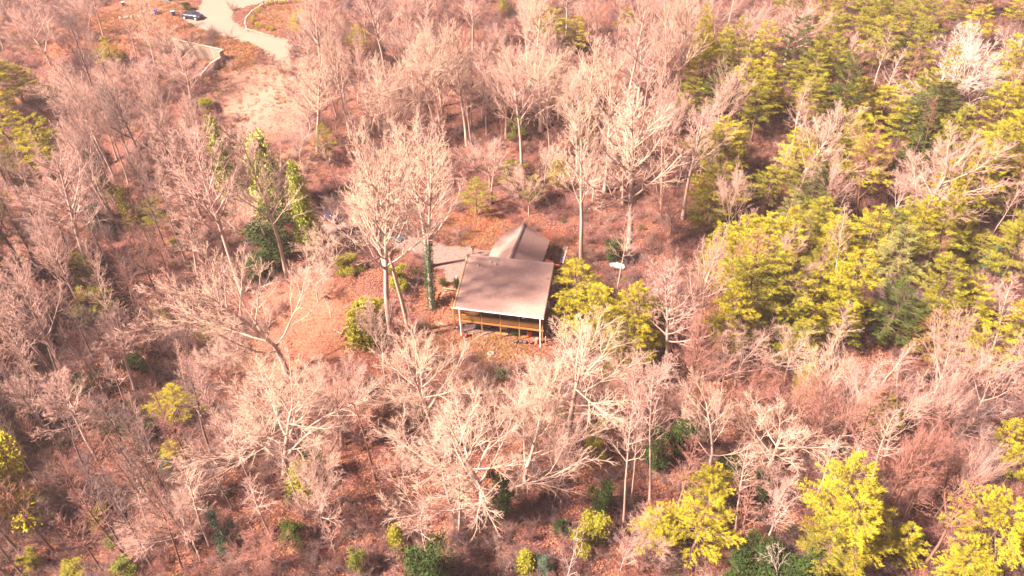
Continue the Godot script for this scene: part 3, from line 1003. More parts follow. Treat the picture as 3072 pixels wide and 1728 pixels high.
# ---------------------------------------------------------------- the yard and the hill
func build_all() -> void:
	M["ridge"] = mat(lin(0.24, 0.165, 0.14), 0.95, "speck", 1.0)
	M["wood_b"] = mat(lin(0.14, 0.058, 0.025), 0.85, "grain", 1.3)
	M["wood_c"] = mat(lin(0.17, 0.075, 0.03), 0.85, "grain", 1.3)
	build_house()
	var rng := RandomNumberGenerator.new()
	rng.seed = 77
	# patio under the porch
	var pb := Buf.new()
	pb.box(V(0, 0, 0), V(4.7, 0.06, 1.9))
	var pt := obj("patio", pb, M["slab"], self)
	pt.set_meta("kind", "structure")
	pt.position = hp(2.75, 0.02, 2.0)
	pt.rotation.y = HOUSE_TURN
	for k in 8:
		slab_thing("stepping_stone", "square stepping stone along the patio edge under the porch, %s" % ["nearest the red barrel", "second from the red barrel", "third from the red barrel", "fourth from the red barrel", "fifth from the red barrel", "sixth from the red barrel", "seventh from the red barrel", "nearest the wooden sheets"][k], "paver", hp(1.55 + 0.47 * k, 0.0, 0.62 + 0.12 * k + rng.randfn() * 0.06), V(0.36, 0.06, 0.32), HOUSE_TURN + rng.randfn() * 0.25, M["paver"], "stepping stones along the patio")
	slab_thing("plywood_sheet", "wide wooden sheet on the ground under the porch, left of two", "board", hp(5.5, 0.03, 1.95), V(0.85, 0.1, 1.25), HOUSE_TURN - 0.06, M["wood_pale2"])
	slab_thing("plywood_sheet", "wide wooden sheet on the ground under the porch, right of two", "board", hp(6.5, 0.03, 1.95), V(0.95, 0.12, 1.35), HOUSE_TURN + 0.05, M["wood_pale2"])
	slab_thing("white_box", "white box against the house wall under the porch", "box", hp(6.2, 0.03, 2.62), V(0.85, 0.62, 0.5), HOUSE_TURN, M["white"])
	one_thing_tube("drain_pipe", "long white pipe lying along the wall under the porch", "pipe", [hp(1.2, 0.1, 2.75), hp(4.2, 0.1, 2.6)], 0.05, M["white"])
	barrel("bright red plastic barrel beside the left downspout", hp(1.2, -0.02, -0.1), 0.31, 0.85, M["red"], M["black"])
	barrel("orange barrel under the porch near the right end", hp(10.0, 0.0, 1.9), 0.34, 0.95, M["orange"], M["orange"])
	barrel("dusty pink barrel beside the right downspout", hp(11.4, -0.02, 0.6), 0.32, 0.9, M["pinkish"], M["pinkish"])
	var lat := one_bar_thing("timber_edging", "grey timber edging at the left end of the porch", "timber", hp(-0.75, 0.08, 1.85), hp(0.5, 0.08, 3.2), 0.14, 0.16, M["wood_grey"])
	for k in 14:
		var cx := k % 5
		var cz := k / 5
		slab_thing("terracotta_paver", "terracotta paver in the small paved square by the right downspout", "paver", hp(9.1 + cx * 0.42, 0.0, 0.75 + cz * 0.42), V(0.4, 0.05 + 0.012 * (k % 3), 0.4), HOUSE_TURN + rng.randfn() * 0.05, M["terracotta"], "terracotta pavers by the right downspout")
	for q in [[8.4, 0.15, 0.34, "leftmost"], [9.1, 0.2, 0.26, "second from left"], [9.65, 0.22, 0.34, "third from left"], [10.6, 0.35, 0.28, "rightmost"]]:
		var pot := thing("plant_pot", "black plant pot in front of the porch pavers, %s of four" % q[3], "pot", hp(q[0], -0.02, q[1]), 0.0, "black plant pots")
		var b := Buf.new()
		var r: float = q[2]
		b.lathe(Vector3.ZERO, [[0.0, 0.01], [0.0, r * 0.7], [0.32, r], [0.36, r * 1.06], [0.36, r * 0.92], [0.30, r * 0.88]], 14)
		obj("shell", b, M["black"], pot)
		var sl := Buf.new()
		sl.lathe(Vector3.ZERO, [[0.30, r * 0.9], [0.32, 0.001]], 12)
		obj("soil", sl, M["slab"], pot)
	leafy_thing("potted_bush", "dark green bush growing under the porch", hp(8.0, 0.0, 1.75), V(0.6, 0.5, 0.45), 120, M["leaf_h"])
	leafy_thing("garden_bush", "dark rounded bush with a white ornament at the driveway corner", V(-8.2, land(-8.2, -84.9), -84.9), V(0.55, 1.0, 0.55), 170, M["leaf_h"])
	leafy_thing("garden_bush", "small dark bush where the driveway meets the garden beds", V(-10.3, land(-10.3, -85.8), -85.8), V(0.55, 0.65, 0.5), 110, M["leaf_h"])
	var orn := Buf.new()
	orn.lathe(Vector3.ZERO, [[0.0, 0.05], [0.1, 0.12], [0.3, 0.1], [0.38, 0.05], [0.46, 0.08], [0.56, 0.07], [0.62, 0.01]], 10)
	var oo := obj("garden_ornament", orn, M["white"], self)
	oo.position = V(-8.15, land(-8.15, -85.0) + 1.75, -85.0)
	tag(oo, "small white ornament on top of the driveway corner bush", "ornament")
	# garden beds left of the house
	var spots := [[-9.1, -85.2], [-9.35, -84.9], [-9.45, -84.4], [-9.7, -84.0], [-10.5, -84.0], [-10.65, -83.6], [-10.85, -83.25], [-11.05, -82.9], [-10.5, -82.6], [-9.8, -82.5], [-9.9, -84.75], [-10.2, -84.4]]
	for k in spots.size():
		slab_thing("garden_paver", "reddish paver among the garden beds left of the house", "paver", on(spots[k][0], spots[k][1], -0.02), V(0.42, 0.09, 0.34), rng.randf_range(-0.6, 0.3), M["paver"], "garden pavers left of the house")
	var beds := [["timber_rail", "pale timber rail across the garden beds, nearest the driveway", -10.3, -84.9, -7.9, -84.2], ["timber_rail", "pale timber rail across the garden beds, nearest the porch", -10.5, -83.4, -8.4, -82.7], ["timber_rail", "pale timber rail at the left end of the planted bed", -10.45, -83.35, -10.1, -84.2]]
	for q in beds:
		one_bar_thing(q[0], q[1], "timber", on(q[2], q[3], 0.45), on(q[4], q[5], 0.45), 0.12, 0.1, M["wood_pale"])
	for k in 3:
		one_tube_thing2("bed_hoop", ["bent white hoop over the garden bed, leftmost", "bent white hoop over the garden bed, middle one", "bent white hoop over the garden bed, nearest the house"][k], on(-9.9 + 0.5 * k, -83.9 + 0.15 * k), on(-9.7 + 0.5 * k, -83.2 + 0.15 * k), 0.6)
	one_bar_thing("red_board", "rusty red board leaning beside the ivy clad trunk", "board", on(-11.3, -83.4, 0.3), on(-11.0, -84.6, 0.4), 0.3, 0.04, M["wood_orange"])
	# a row of edging stones below the beds
	for k in 11:
		var p := on(-13.0 + 0.62 * k, -76.6 - 0.28 * k + rng.randfn() * 0.12, 0.05)
		var o := put("edging_stone", rock(40 + k, V(0.55, 0.3, 0.4)), M["stone"], self, p)
		o.rotation.y = rng.randf() * 3.0
		tag(o, "rough stone in the row below the garden beds", "stone", "stones below the garden beds")
	# ladder
	var la := thing("ladder", "white extension ladder lying on red soil behind the house", "ladder", Vector3.ZERO)
	var a0 := on(8.9, -95.0, 0.12)
	var a1 := on(7.8, -90.3, 0.12)
	var sd := V(0.25, 0, 0.06)
	one_bar("side_rail", a0 - sd, a1 - sd, 0.06, 0.1, M["white"], la)
	one_bar("side_rail", a0 + sd, a1 + sd, 0.06, 0.1, M["white"], la)
	for k in 11:
		var c := a0.lerp(a1, (k + 0.6) / 11.4)
		one_bar("rung", c - sd, c + sd, 0.07, 0.05, M["white"], la)
	# gas tank
	var tk := thing("gas_tank", "white horizontal gas tank lying among bare saplings", "tank", on(16.15, -88.3, 0.15), -0.35)
	var tb := Buf.new()
	var tp := []
	var tr := []
	for k in 13:
		var x := -1.15 + 2.3 * k / 12.0
		tp.append(V(x, 0.5, 0))
		tr.append(0.5 * sqrt(maxf(0.02, 1.0 - pow(maxf(0, absf(x) - 0.75) / 0.41, 2))))
	tb.tube(tp, tr, 18, false, Color.WHITE)
	obj("shell", tb, M["tank"], tk)
	var dome := Buf.new()
	dome.lathe(V(0, 0.96, 0), [[0.0, 0.2], [0.16, 0.18], [0.22, 0.02]], 12)
	obj("valve_dome", dome, M["metal"], tk)
	for x in [-0.7, 0.7]:
		one_bar("foot", V(x, -0.2, -0.3), V(x, -0.2, 0.3), 0.16, 0.5, M["slab"], tk)
	# shed and pallet
	var shd := thing("shed", "small low shed with a weathered brown roof under the holly", "shed", on(-35.4, -102.2, 0.0), 0.25)
	var sw := Buf.new()
	sw.prism([V(-1.7, -0.6, -1.4), V(1.7, -0.6, -1.4), V(1.7, 1.6, -1.4), V(-1.7, 1.9, -1.4)], V(0, 0, 2.8))
	obj("wall", sw, M["wood_dark"], shd)
	for k in 9:
		one_bar("roof_plank", V(-1.9 + 0.475 * k, 2.02 - 0.042 * k, -1.75), V(-1.9 + 0.475 * k, 2.0 - 0.042 * k + 0.01 * (k % 2), 1.75), 0.455, 0.05, M["shed_roof"], shd)
	one_bar("door", V(0.3, -0.5, 1.42), V(0.3, 1.3, 1.42), 0.8, 0.05, M["wood_grey"], shd)
	var pal := thing("pallet", "grey slatted wooden pallet in front of the shed", "pallet", on(-34.6, -97.9, 0.02), 0.2)
	for k in 9:
		one_bar("slat", V(-1.3, 0.14, -0.9 + 0.225 * k), V(1.3, 0.14, -0.9 + 0.225 * k), 0.14, 0.03, M["wood_grey"], pal)
	for x in [-1.2, 0.0, 1.2]:
		one_bar("bearer", V(x, 0.07, -0.95), V(x, 0.07, 0.95), 0.1, 0.1, M["wood_grey"], pal)
	# the broken timber frame
	one_bar_thing("timber", "pale timber standing on edge at the left of the broken frame", "timber", on(-24.4, -79.5, 0.15), on(-24.9, -77.6, 0.15), 0.16, 0.16, M["wood_pale"])
	one_bar_thing("timber", "short pale timber at the far end of the broken frame", "timber", on(-24.3, -79.6, 0.2), on(-23.2, -79.3, 0.2), 0.14, 0.14, M["wood_pale"])
	one_bar_thing("timber", "orange red timber across the broken frame", "timber", on(-23.2, -79.4, 0.32), on(-24.3, -76.4, 0.3), 0.2, 0.14, M["wood_orange"])
	one_bar_thing("timber", "long weathered beam in front of the broken frame", "timber", on(-23.9, -76.3, 0.16), on(-20.7, -74.8, 0.16), 0.3, 0.22, M["wood_pale"])
	one_bar_thing("timber", "thin dark plank lying left of the broken frame", "timber", on(-26.2, -79.8, 0.1), on(-24.8, -78.2, 0.1), 0.16, 0.06, M["wood_grey"])
	var st := Buf.new()
	st.lathe(Vector3.ZERO, [[-0.2, 0.55], [0.22, 0.52], [0.3, 0.45], [0.3, 0.22], [0.1, 0.2], [-0.2, 0.2]], 16, Color.WHITE, 0.85)
	var so := obj("hollow_stump", st, M["stone"], self)
	so.position = on(-3.2, -72.7)
	tag(so, "pale hollow stump in the yard in front of the porch", "stump")
	var os := Buf.new()
	os.lathe(Vector3.ZERO, [[-0.2, 0.36], [0.2, 0.34], [0.24, 0.3], [0.24, 0.001]], 14)
	var o2 := obj("cut_stump", os, M["orange_wood"], self)
	o2.position = on(-20.1, -64.4)
	tag(o2, "fresh orange cut stump between the two pale oaks", "stump")
	var wl := on(-11.0, -74.9)
	# concrete path left of the porch
	slab_path("garden_path", [hp(-4.4, 0, 2.6), hp(-3.6, 0, 1.4), hp(-0.2, 0, 0.1), hp(-0.1, 0, 1.0), hp(-3.0, 0, 2.2)], M["path"])
	# fallen branches
	var fb := [[-27.5, -83.5, 0.4, 3.6, "pale fallen branch in the leaf litter just in front of the crouching person"], [-31.5, -76.0, 1.9, 4.6, "pale fallen branch in the clearing beside the huge leaning oak"], [-27.0, -74.5, 2.8, 3.8, "pale fallen branch in the leaf litter in front of the broken timber frame"], [-35.0, -88.0, 0.9, 3.2, "pale fallen branch between the shed and the crouching person"], [-21.5, -67.5, 2.2, 4.2, "pale fallen branch beside the fresh orange stump"], [11.5, -91.0, 1.2, 3.0, "pale fallen branch on red soil right of the ladder"]]
	for q in fb:
		var d := proto("snag", 1)
		var o := thing("fallen_branch", q[4], "branch", on(q[0], q[1], 0.12), 0.0, "fallen branches in the clearing")
		var sc: float = q[3] / d.high
		o.transform = Transform3D(Basis(Vector3.UP, q[2]) * Basis(Vector3.RIGHT, -1.42), o.position)
		o.scale = V(sc * 0.7, sc, sc * 0.35)
		put("limb", d.trunk, M["bark0"], o)
		put("twigs", d.crown, M["twig0"], o)
	people()
	car("dark navy sedan parked on the gravel beside the upper house", on(-73.7, -175.3), -0.42, 1.2, M["paint"])
	car("dark car with light windscreen parked at the far left end of the driveway", on(-31.8, -110.4, 0.05), -0.9, 1.0, M["paint"])
	car("dark blue green car parked on the driveway behind the pale trunks", on(-19.3, -100.0, 0.05), -0.75, 1.0, M["paint_teal"])
	build_wall()
	build_upper()

func one_bar_thing(called: String, label: String, category: String, p: Vector3, q: Vector3, w: float, t: float, m: Material) -> MeshInstance3D:
	var o := one_bar(called, p, q, w, t, m, self)
	o.name = numbered(called)
	tag(o, label, category, "loose timbers" if category == "timber" else "")
	return o

func one_thing_tube(called: String, label: String, category: String, pts: Array, r: float, m: Material) -> void:
	tag(one_tube(called, pts, r, m, self), label, category)

func one_tube_thing2(called: String, label: String, p: Vector3, q: Vector3, tall: float) -> void:
	var pts := []
	for k in 9:
		var t := k / 8.0
		pts.append(p.lerp(q, t) + V(0, sin(PI * t) * tall, 0))
	tag(one_tube(called, pts, 0.035, M["white"], self, 5), label, "hoop", "hoops over the garden bed")

func leafy_thing(called: String, label: String, at: Vector3, rad: Vector3, clumps: int, m: Material, group := "") -> Node3D:
	var t := thing(called, label, "bush", at, 0.0, group)
	var rng := RandomNumberGenerator.new()
	rng.seed = label.hash()
	var s := Buf.new()
	for k in 4:
		s.tube([V(rng.randfn() * 0.06, -0.1, rng.randfn() * 0.06), V(rng.randfn() * 0.15 * rad.x, rad.y, rng.randfn() * 0.15 * rad.z), V(rng.randfn() * 0.4 * rad.x, rad.y * 1.6, rng.randfn() * 0.4 * rad.z)], [0.03, 0.02, 0.01], 4, true, Color.WHITE)
	obj("stems", s, M["stem"], t)
	var f := Buf.new()
	leaf_blob(f, V(0, rad.y, 0), rad, clumps, 9, 0.09, rng)
	obj("foliage", f, m, t)
	return t

func slab_path(called: String, pts: Array, m: Material) -> void:
	var pl := PackedVector2Array()
	for p in pts:
		pl.append(Vector2(p.x, p.z))
	sheet(called, pl, 0.25, 0.05, m)

func build_wall() -> void:
	var t := thing("retaining_wall", "tall grey plank retaining wall with a stepped side wing below the gravel road", "wall")
	var K := Vector2(-60.5, -154.1)
	var runs := [[Vector2(-72.5, -158.7), K, 18.7, 17.42], [K, Vector2(-60.95, -152.9), 17.4, 17.3], [Vector2(-60.95, -152.9), Vector2(-62.2, -150.3), 16.25, 15.95], [Vector2(-62.2, -150.3), Vector2(-64.5, -148.7), 15.9, 13.9]]
	for r in runs:
		var p: Vector2 = r[0]
		var q: Vector2 = r[1]
		var n := int(ceil(p.distance_to(q) / 0.3))
		var d := (q - p).normalized()
		for k in n:
			var c := p.lerp(q, (k + 0.5) / n)
			var top: float = lerpf(r[2], r[3], (k + 0.5) / n)
			var bot := land(c.x, c.y) - 0.5
			var b := Buf.new()
			b.box(Vector3.ZERO, V(p.distance_to(q) / n - 0.02, top - bot, 0.12), Basis(Vector3.UP, -atan2(d.y, d.x)))
			var o := obj("plank", b, M[["wood_grey", "plank_b", "plank_c"][(k * 7 + k / 3) % 3]], t)
			var off := Vector2(-d.y, d.x) * 0.012 * ((k * 5) % 3)
			o.position = V(c.x + off.x, (top + bot) * 0.5, c.y + off.y)
		one_bar("capping", V(p.x, r[2] + 0.07, p.y), V(q.x, r[3] + 0.07, q.y), 0.34, 0.13, M["capping"], t)

func build_upper() -> void:
	# the corner of the upper house that shows at the top of the picture
	var h := thing("upper_house", "grey blue house with a tan roof at the top left, beside the dark sedan", "house", on(-86.5, -193.5), -0.55)
	var w := Buf.new()
	w.prism([V(-6, -3, -4), V(6, -3, -4), V(6, 3.0, -4), V(-6, 3.0, -4)], V(0, 0, 8))
	obj("wall", w, M["teal"], h)
	slope("roof_slope", V(-6.5, 5.6, 0), V(6.5, 5.6, 0), V(6.5, 2.9, 4.7), V(-6.5, 2.9, 4.7), M["shingle_tan"], h)
	slope("roof_slope", V(-6.5, 5.6, 0), V(6.5, 5.6, 0), V(6.5, 2.9, -4.7), V(-6.5, 2.9, -4.7), M["shingle_tan"], h)
	for x in [-3.5, 1.0, 4.4]:
		var f := one_bar("window", V(x, 0.7, 4.02), V(x, 2.1, 4.02), 1.1, 0.08, M["white"], h)
		one_bar("pane", V(x, 0.8, 4.05), V(x, 2.0, 4.05), 0.94, 0.06, M["glass"], f)
	var dr := one_bar("door", V(-1.2, -0.2, 4.03), V(-1.2, 2.0, 4.03), 1.0, 0.08, M["wood_dark"], h)
	one_bar("handle", V(-0.85, 0.85, 4.09), V(-0.85, 1.0, 4.09), 0.05, 0.05, M["metal"], dr)
	# stone edging of the flower bed
	var ed := [Vector2(-46.5, -184.0), Vector2(-51.3, -182.6), Vector2(-56.9, -182.3), Vector2(-58.6, -180.3), Vector2(-60.0, -176.8), Vector2(-60.4, -173.2), Vector2(-59.8, -169.6), Vector2(-58.4, -166.3), Vector2(-55.9, -164.5), Vector2(-53.0, -162.1), Vector2(-50.5, -160.9)]
	var rng := RandomNumberGenerator.new()
	rng.seed = 5
	var kinds := []
	for k in 4:
		kinds.append(rock(60 + k, V(0.62, 0.5, 0.42)))
	var cnt := 0
	for k in ed.size() - 1:
		var m := int(ed[k].distance_to(ed[k + 1]) / 0.55)
		for j in m:
			var p: Vector2 = ed[k].lerp(ed[k + 1], float(j) / m)
			var o := put("border_stone", kinds[cnt % 4], M["stone_pale"], self, on(p.x + rng.randfn() * 0.05, p.y + rng.randfn() * 0.05, 0.08))
			o.rotation.y = rng.randf() * TAU
			tag(o, "pale stone in the curved border round the flower bed", "stone", "border stones of the flower bed")
			cnt += 1
	var ys := [[-57.0, -180.3], [-56.1, -180.9], [-54.0, -180.6], [-52.8, -180.9], [-50.3, -181.0], [-49.2, -181.0], [-58.3, -177.3], [-58.6, -175.9], [-58.5, -172.5], [-58.3, -170.8], [-56.6, -167.9], [-55.5, -167.1], [-53.5, -165.5], [-52.3, -164.5]]
	for q in ys:
		leafy_thing("border_shrub", "small round yellow shrub inside the stone border of the flower bed", on(q[0], q[1]), V(0.42, 0.42, 0.42), 45, M["leaf_yb"], "yellow shrubs in the flower bed")
	for q in [[-54.9, -180.8], [-51.5, -180.7], [-57.7, -178.4], [-58.7, -174.0], [-57.8, -169.0], [-54.5, -166.2]]:
		leafy_thing("border_shrub", "small round pink shrub between yellow ones in the flower bed", on(q[0], q[1]), V(0.4, 0.36, 0.4), 40, M["leaf_pink"], "pink shrubs in the flower bed")
	# odds and ends in the upper yard
	var gr := thing("barbecue", "black barbecue with a pale lid left of the upper yard", "barbecue", on(-94.3, -185.6), 0.3)
	one_bar("cabinet", V(0, 0.0, 0), V(0, 1.0, 0), 0.9, 0.7, M["black"], gr)
	one_bar("lid", V(0, 1.0, 0), V(0, 1.16, 0), 1.0, 0.8, M["white"], gr)
	one_bar("shelf", V(0.75, 0.85, 0), V(0.75, 0.9, 0), 0.5, 0.6, M["metal"], gr)
	var fp := Buf.new()
	fp.lathe(Vector3.ZERO, [[-0.2, 1.1], [0.35, 1.1], [0.4, 1.05], [0.4, 0.95], [0.1, 0.9], [0.08, 0.001]], 20)
	var f2 := obj("fire_pit", fp, M["slab"], self)
	f2.position = on(-86.3, -178.6)
	tag(f2, "round dark fire pit ring in the upper yard", "fire pit")
	var tk := thing("toy_slide", "blue and yellow plastic toy in the upper yard", "toy", on(-83.8, -178.8), 0.6)
	one_bar("tower", V(0, 0, 0), V(0, 1.2, 0), 0.8, 0.8, M["blue"], tk)
	one_bar("chute", V(0.4, 1.0, 0), V(1.6, 0.1, 0), 0.6, 0.08, M["yellow"], tk)
	var bn := thing("bin", "grey bin with a white lid beside the upper house", "bin", on(-79.2, -177.5), 0.2)
	var bb := Buf.new()
	bb.lathe(Vector3.ZERO, [[0.0, 0.01], [0.0, 0.4], [1.0, 0.5], [1.0, 0.42]], 4)
	obj("body", bb, M["denim"], bn)
	one_bar("lid", V(0, 1.0, 0), V(0, 1.1, 0), 0.85, 0.85, M["white"], bn)
	for k in 10:
		var o := put("rubble_stone", kinds[k % 4], M["stone_pale"], self, on(-92.6 + 0.55 * k + rng.randfn() * 0.15, -177.9 + rng.randfn() * 0.4 - 0.02 * k, 0.1))
		o.scale = Vector3.ONE * rng.randf_range(0.8, 1.5)
		tag(o, "loose stone in the row below the upper yard", "stone", "stones below the upper yard")

# ---------------------------------------------------------------- undergrowth
func bush_mesh(sd: int) -> ArrayMesh:
	var rng := RandomNumberGenerator.new()
	rng.seed = sd
	var b := Buf.new()
	for k in 12:
		var a := rng.randf() * TAU
		var d := V(cos(a) * rng.randf_range(0.15, 0.9), 1.0, sin(a) * rng.randf_range(0.15, 0.9)).normalized()
		var l := rng.randf_range(0.9, 2.0)
		var p := V(rng.randfn() * 0.15, -0.1, rng.randfn() * 0.15)
		var m := p + d * l * 0.5 + V(rng.randfn(), 0, rng.randfn()) * 0.08
		var e := p + d * l + V(rng.randfn(), 0.2, rng.randfn()) * 0.15
		var g := 0.75 + 0.5 * rng.randf()
		b.tube([p, m, e], [0.018, 0.013, 0.007], 3, true, Color(g, g, g))
		for j in 13:
			var t := rng.randf_range(0.2, 1.0)
			var o := p.lerp(m, t * 2) if t < 0.5 else m.lerp(e, t * 2 - 1)
			var q := (d + V(rng.randfn(), rng.randfn() * 0.5, rng.randfn()) * 0.8).normalized()
			b.tube([o, o + q * rng.randf_range(0.25, 0.8)], [0.011, 0.0], 3, true, Color(g, g, g))
	return b.mesh()

func kept_clear(x: float, z: float) -> bool:
	var p := uv(x, z)
	if p.x > -4.5 and p.x < 14.0 and p.y > -5.0 and p.y < 22.5:
		return true
	if p.x > -8.0 and p.x < 3.0 and p.y > 3.0 and p.y < 18.0:
		return true
	for q in [[-25.0, -80.5, 10.0], [-33.0, -79.0, 8.0], [-24.0, -71.0, 5.0], [-30.0, -86.0, 6.0], [-10.0, -82.0, 4.0], [-86.0, -180.0, 14.0], [-74.0, -172.0, 9.0], [-52.0, -172.0, 13.0], [-54.0, -144.0, 8.0], [-47.0, -134.0, 6.0], [-58.0, -157.0, 6.0], [-66.0, -154.0, 5.0], [-35.0, -100.0, 3.0]]:
		if Vector2(x - q[0], z - q[1]).length() < q[2]:
			return true
	return inside(x, z, road) or inside(x, z, drive)

func scatter(called: String, meshes: Array, cnt: int, sd: int, cols: Array, lo: float, hi: float, m: Material, everywhere: bool) -> void:
	var rng := RandomNumberGenerator.new()
	rng.seed = sd
	var f := FastNoiseLite.new()
	f.seed = sd
	f.frequency = 0.045
	var root := Node3D.new()
	root.name = numbered(called)
	add_child(root)
	root.set_meta("kind", "stuff")
	for me in meshes:
		var where: Array[Transform3D] = []
		var tint: Array[Color] = []
		while where.size() < cnt / meshes.size():
			var z := -(26.0 + 185.0 * sqrt(rng.randf()))
			if rng.randf() < 0.25:
				z = -rng.randf_range(28.0, 90.0)
			var x := rng.randf_range(-1.0, 1.0) * (32.0 - z * 0.72)
			if f.get_noise_2d(x, z) < -0.32 and not everywhere:
				continue
			if not everywhere and kept_clear(x, z):
				continue
			if everywhere and (inside(x, z, road) or inside(x, z, drive) or Vector2(x + 52, z + 140).length() < 6.0):
				continue
			var p := uv(x, z)
			if everywhere and p.x > 0 and p.x < 12 and p.y > 1 and p.y < 18:
				continue
			var s := rng.randf_range(lo, hi)
			var bs := Basis(Vector3.UP, rng.randf() * TAU).scaled(V(s, s * rng.randf_range(0.8, 1.25), s))
			where.append(Transform3D(bs, on(x, z, 0.0)))
			var c: Color = cols[rng.randi() % cols.size()]
			var g := rng.randf_range(0.75, 1.25)
			tint.append(Color(c.r * g, c.g * g, c.b * g))
		var mm := MultiMesh.new()
		mm.transform_format = MultiMesh.TRANSFORM_3D
		mm.use_colors = true
		mm.mesh = me
		mm.instance_count = where.size()
		for k in where.size():
			mm.set_instance_transform(k, where[k])
			mm.set_instance_color(k, tint[k])
		var o := MultiMeshInstance3D.new()
		o.name = called
		o.multimesh = mm
		o.material_override = m
		o.set_meta("kind", "stuff")
		root.add_child(o, true)

# dead grass in the open places
func grassy(called: String, meshes: Array, spots: Array, m: Material) -> void:
	var rng := RandomNumberGenerator.new()
	rng.seed = 31
	var root := Node3D.new()
	root.name = numbered(called)
	add_child(root)
	root.set_meta("kind", "stuff")
	for me in meshes:
		var where: Array[Transform3D] = []
		var tint: Array[Color] = []
		for q in spots:
			for k in int(q[3] / 2):
				var a := rng.randf() * TAU
				var r: float = q[2] * sqrt(rng.randf())
				var x: float = q[0] + cos(a) * r
				var z: float = q[1] + sin(a) * r
				if inside(x, z, road) or inside(x, z, drive):
					continue
				var h := uv(x, z)
				if h.x > -1 and h.x < 12.5 and h.y > 0.5 and h.y < 19:
					continue
				var s := rng.randf_range(0.6, 1.5)
				where.append(Transform3D(Basis(Vector3.UP, rng.randf() * TAU).scaled(V(s, s, s)), on(x, z)))
				var c: Color = [Color(0.27, 0.145, 0.085), Color(0.30, 0.12, 0.06), Color(0.32, 0.2, 0.12), Color(0.26, 0.16, 0.05)][rng.randi() % 4]
				tint.append(c)
		var mm := MultiMesh.new()
		mm.transform_format = MultiMesh.TRANSFORM_3D
		mm.use_colors = true
		mm.mesh = me
		mm.instance_count = where.size()
		for k in where.size():
			mm.set_instance_transform(k, where[k])
			mm.set_instance_color(k, tint[k])
		var o := MultiMeshInstance3D.new()
		o.name = called
		o.multimesh = mm
		o.material_override = m
		o.set_meta("kind", "stuff")
		root.add_child(o, true)

func undergrowth() -> void:
	var bm := mat(Color.WHITE, 0.95, "", 1.0, true)
	scatter("undergrowth", [bush_mesh(1), bush_mesh(2), bush_mesh(3)], 24000, 4, [Color(0.15, 0.07, 0.06), Color(0.13, 0.07, 0.065), Color(0.14, 0.05, 0.042), Color(0.11, 0.07, 0.072), Color(0.2, 0.13, 0.11)], 0.5, 1.35, bm, false)
	var lv := []
	for k in 3:
		var rng := RandomNumberGenerator.new()
		rng.seed = 900 + k
		var b := Buf.new()
		for j in 16:
			var p := V(rng.randfn() * 0.5, rng.randf_range(0.0, 0.07), rng.randfn() * 0.5)
			var e := V(rng.randfn(), rng.randfn() * 0.35, rng.randfn()).normalized() * 0.11
			var s := e.cross(V(rng.randfn() * 0.4, 1, rng.randfn() * 0.4)).normalized() * 0.065
			var g := rng.randf_range(0.5, 1.5)
			b.tri(p - s, p + s, p + e * 1.4, Vector3.UP, Color(g, g, g))
		lv.append(b.mesh())
	scatter("leaf_litter", lv, 90000, 8, [Color(0.24, 0.085, 0.05), Color(0.17, 0.05, 0.035), Color(0.30, 0.13, 0.06), Color(0.22, 0.1, 0.07)], 0.9, 1.6, bm, true)
	var tufts := []
	for k in 2:
		var rng := RandomNumberGenerator.new()
		rng.seed = 970 + k
		var b := Buf.new()
		for j in 5:
			tuft(b, V(rng.randfn() * 0.25, 0.0, rng.randfn() * 0.25), V(rng.randfn() * 0.3, 1, rng.randfn() * 0.3).normalized(), 9, 0.3, 0.022, Color.WHITE, rng)
		tufts.append(b.mesh())
	grassy("dead_grass", tufts, [[-54.0, -144.0, 11.0, 300], [-59.0, -157.0, 7.0, 900], [-66.0, -164.0, 6.0, 500], [-4.0, -72.5, 6.0, 900], [-53.0, -172.0, 7.5, 900], [-86.0, -174.0, 14.0, 1800], [-98.0, -172.0, 12.0, 900], [-13.0, -75.0, 5.0, 300], [8.5, -92.0, 5.0, 300], [-6.0, -100.5, 6.0, 500]], bm)
	var gm := []
	for k in 2:
		var rng := RandomNumberGenerator.new()
		rng.seed = 950 + k
		var b := Buf.new()
		leaf_blob(b, V(0, 0.4, 0), V(0.5, 0.45, 0.5), 30, 7, 0.1, rng)
		gm.append(b.mesh())
	scatter("low_evergreens", gm, 700, 15, [Color(0.09, 0.085, 0.02), Color(0.05, 0.07, 0.02), Color(0.12, 0.085, 0.025), Color(0.16, 0.07, 0.03)], 0.6, 1.8, bm, false)


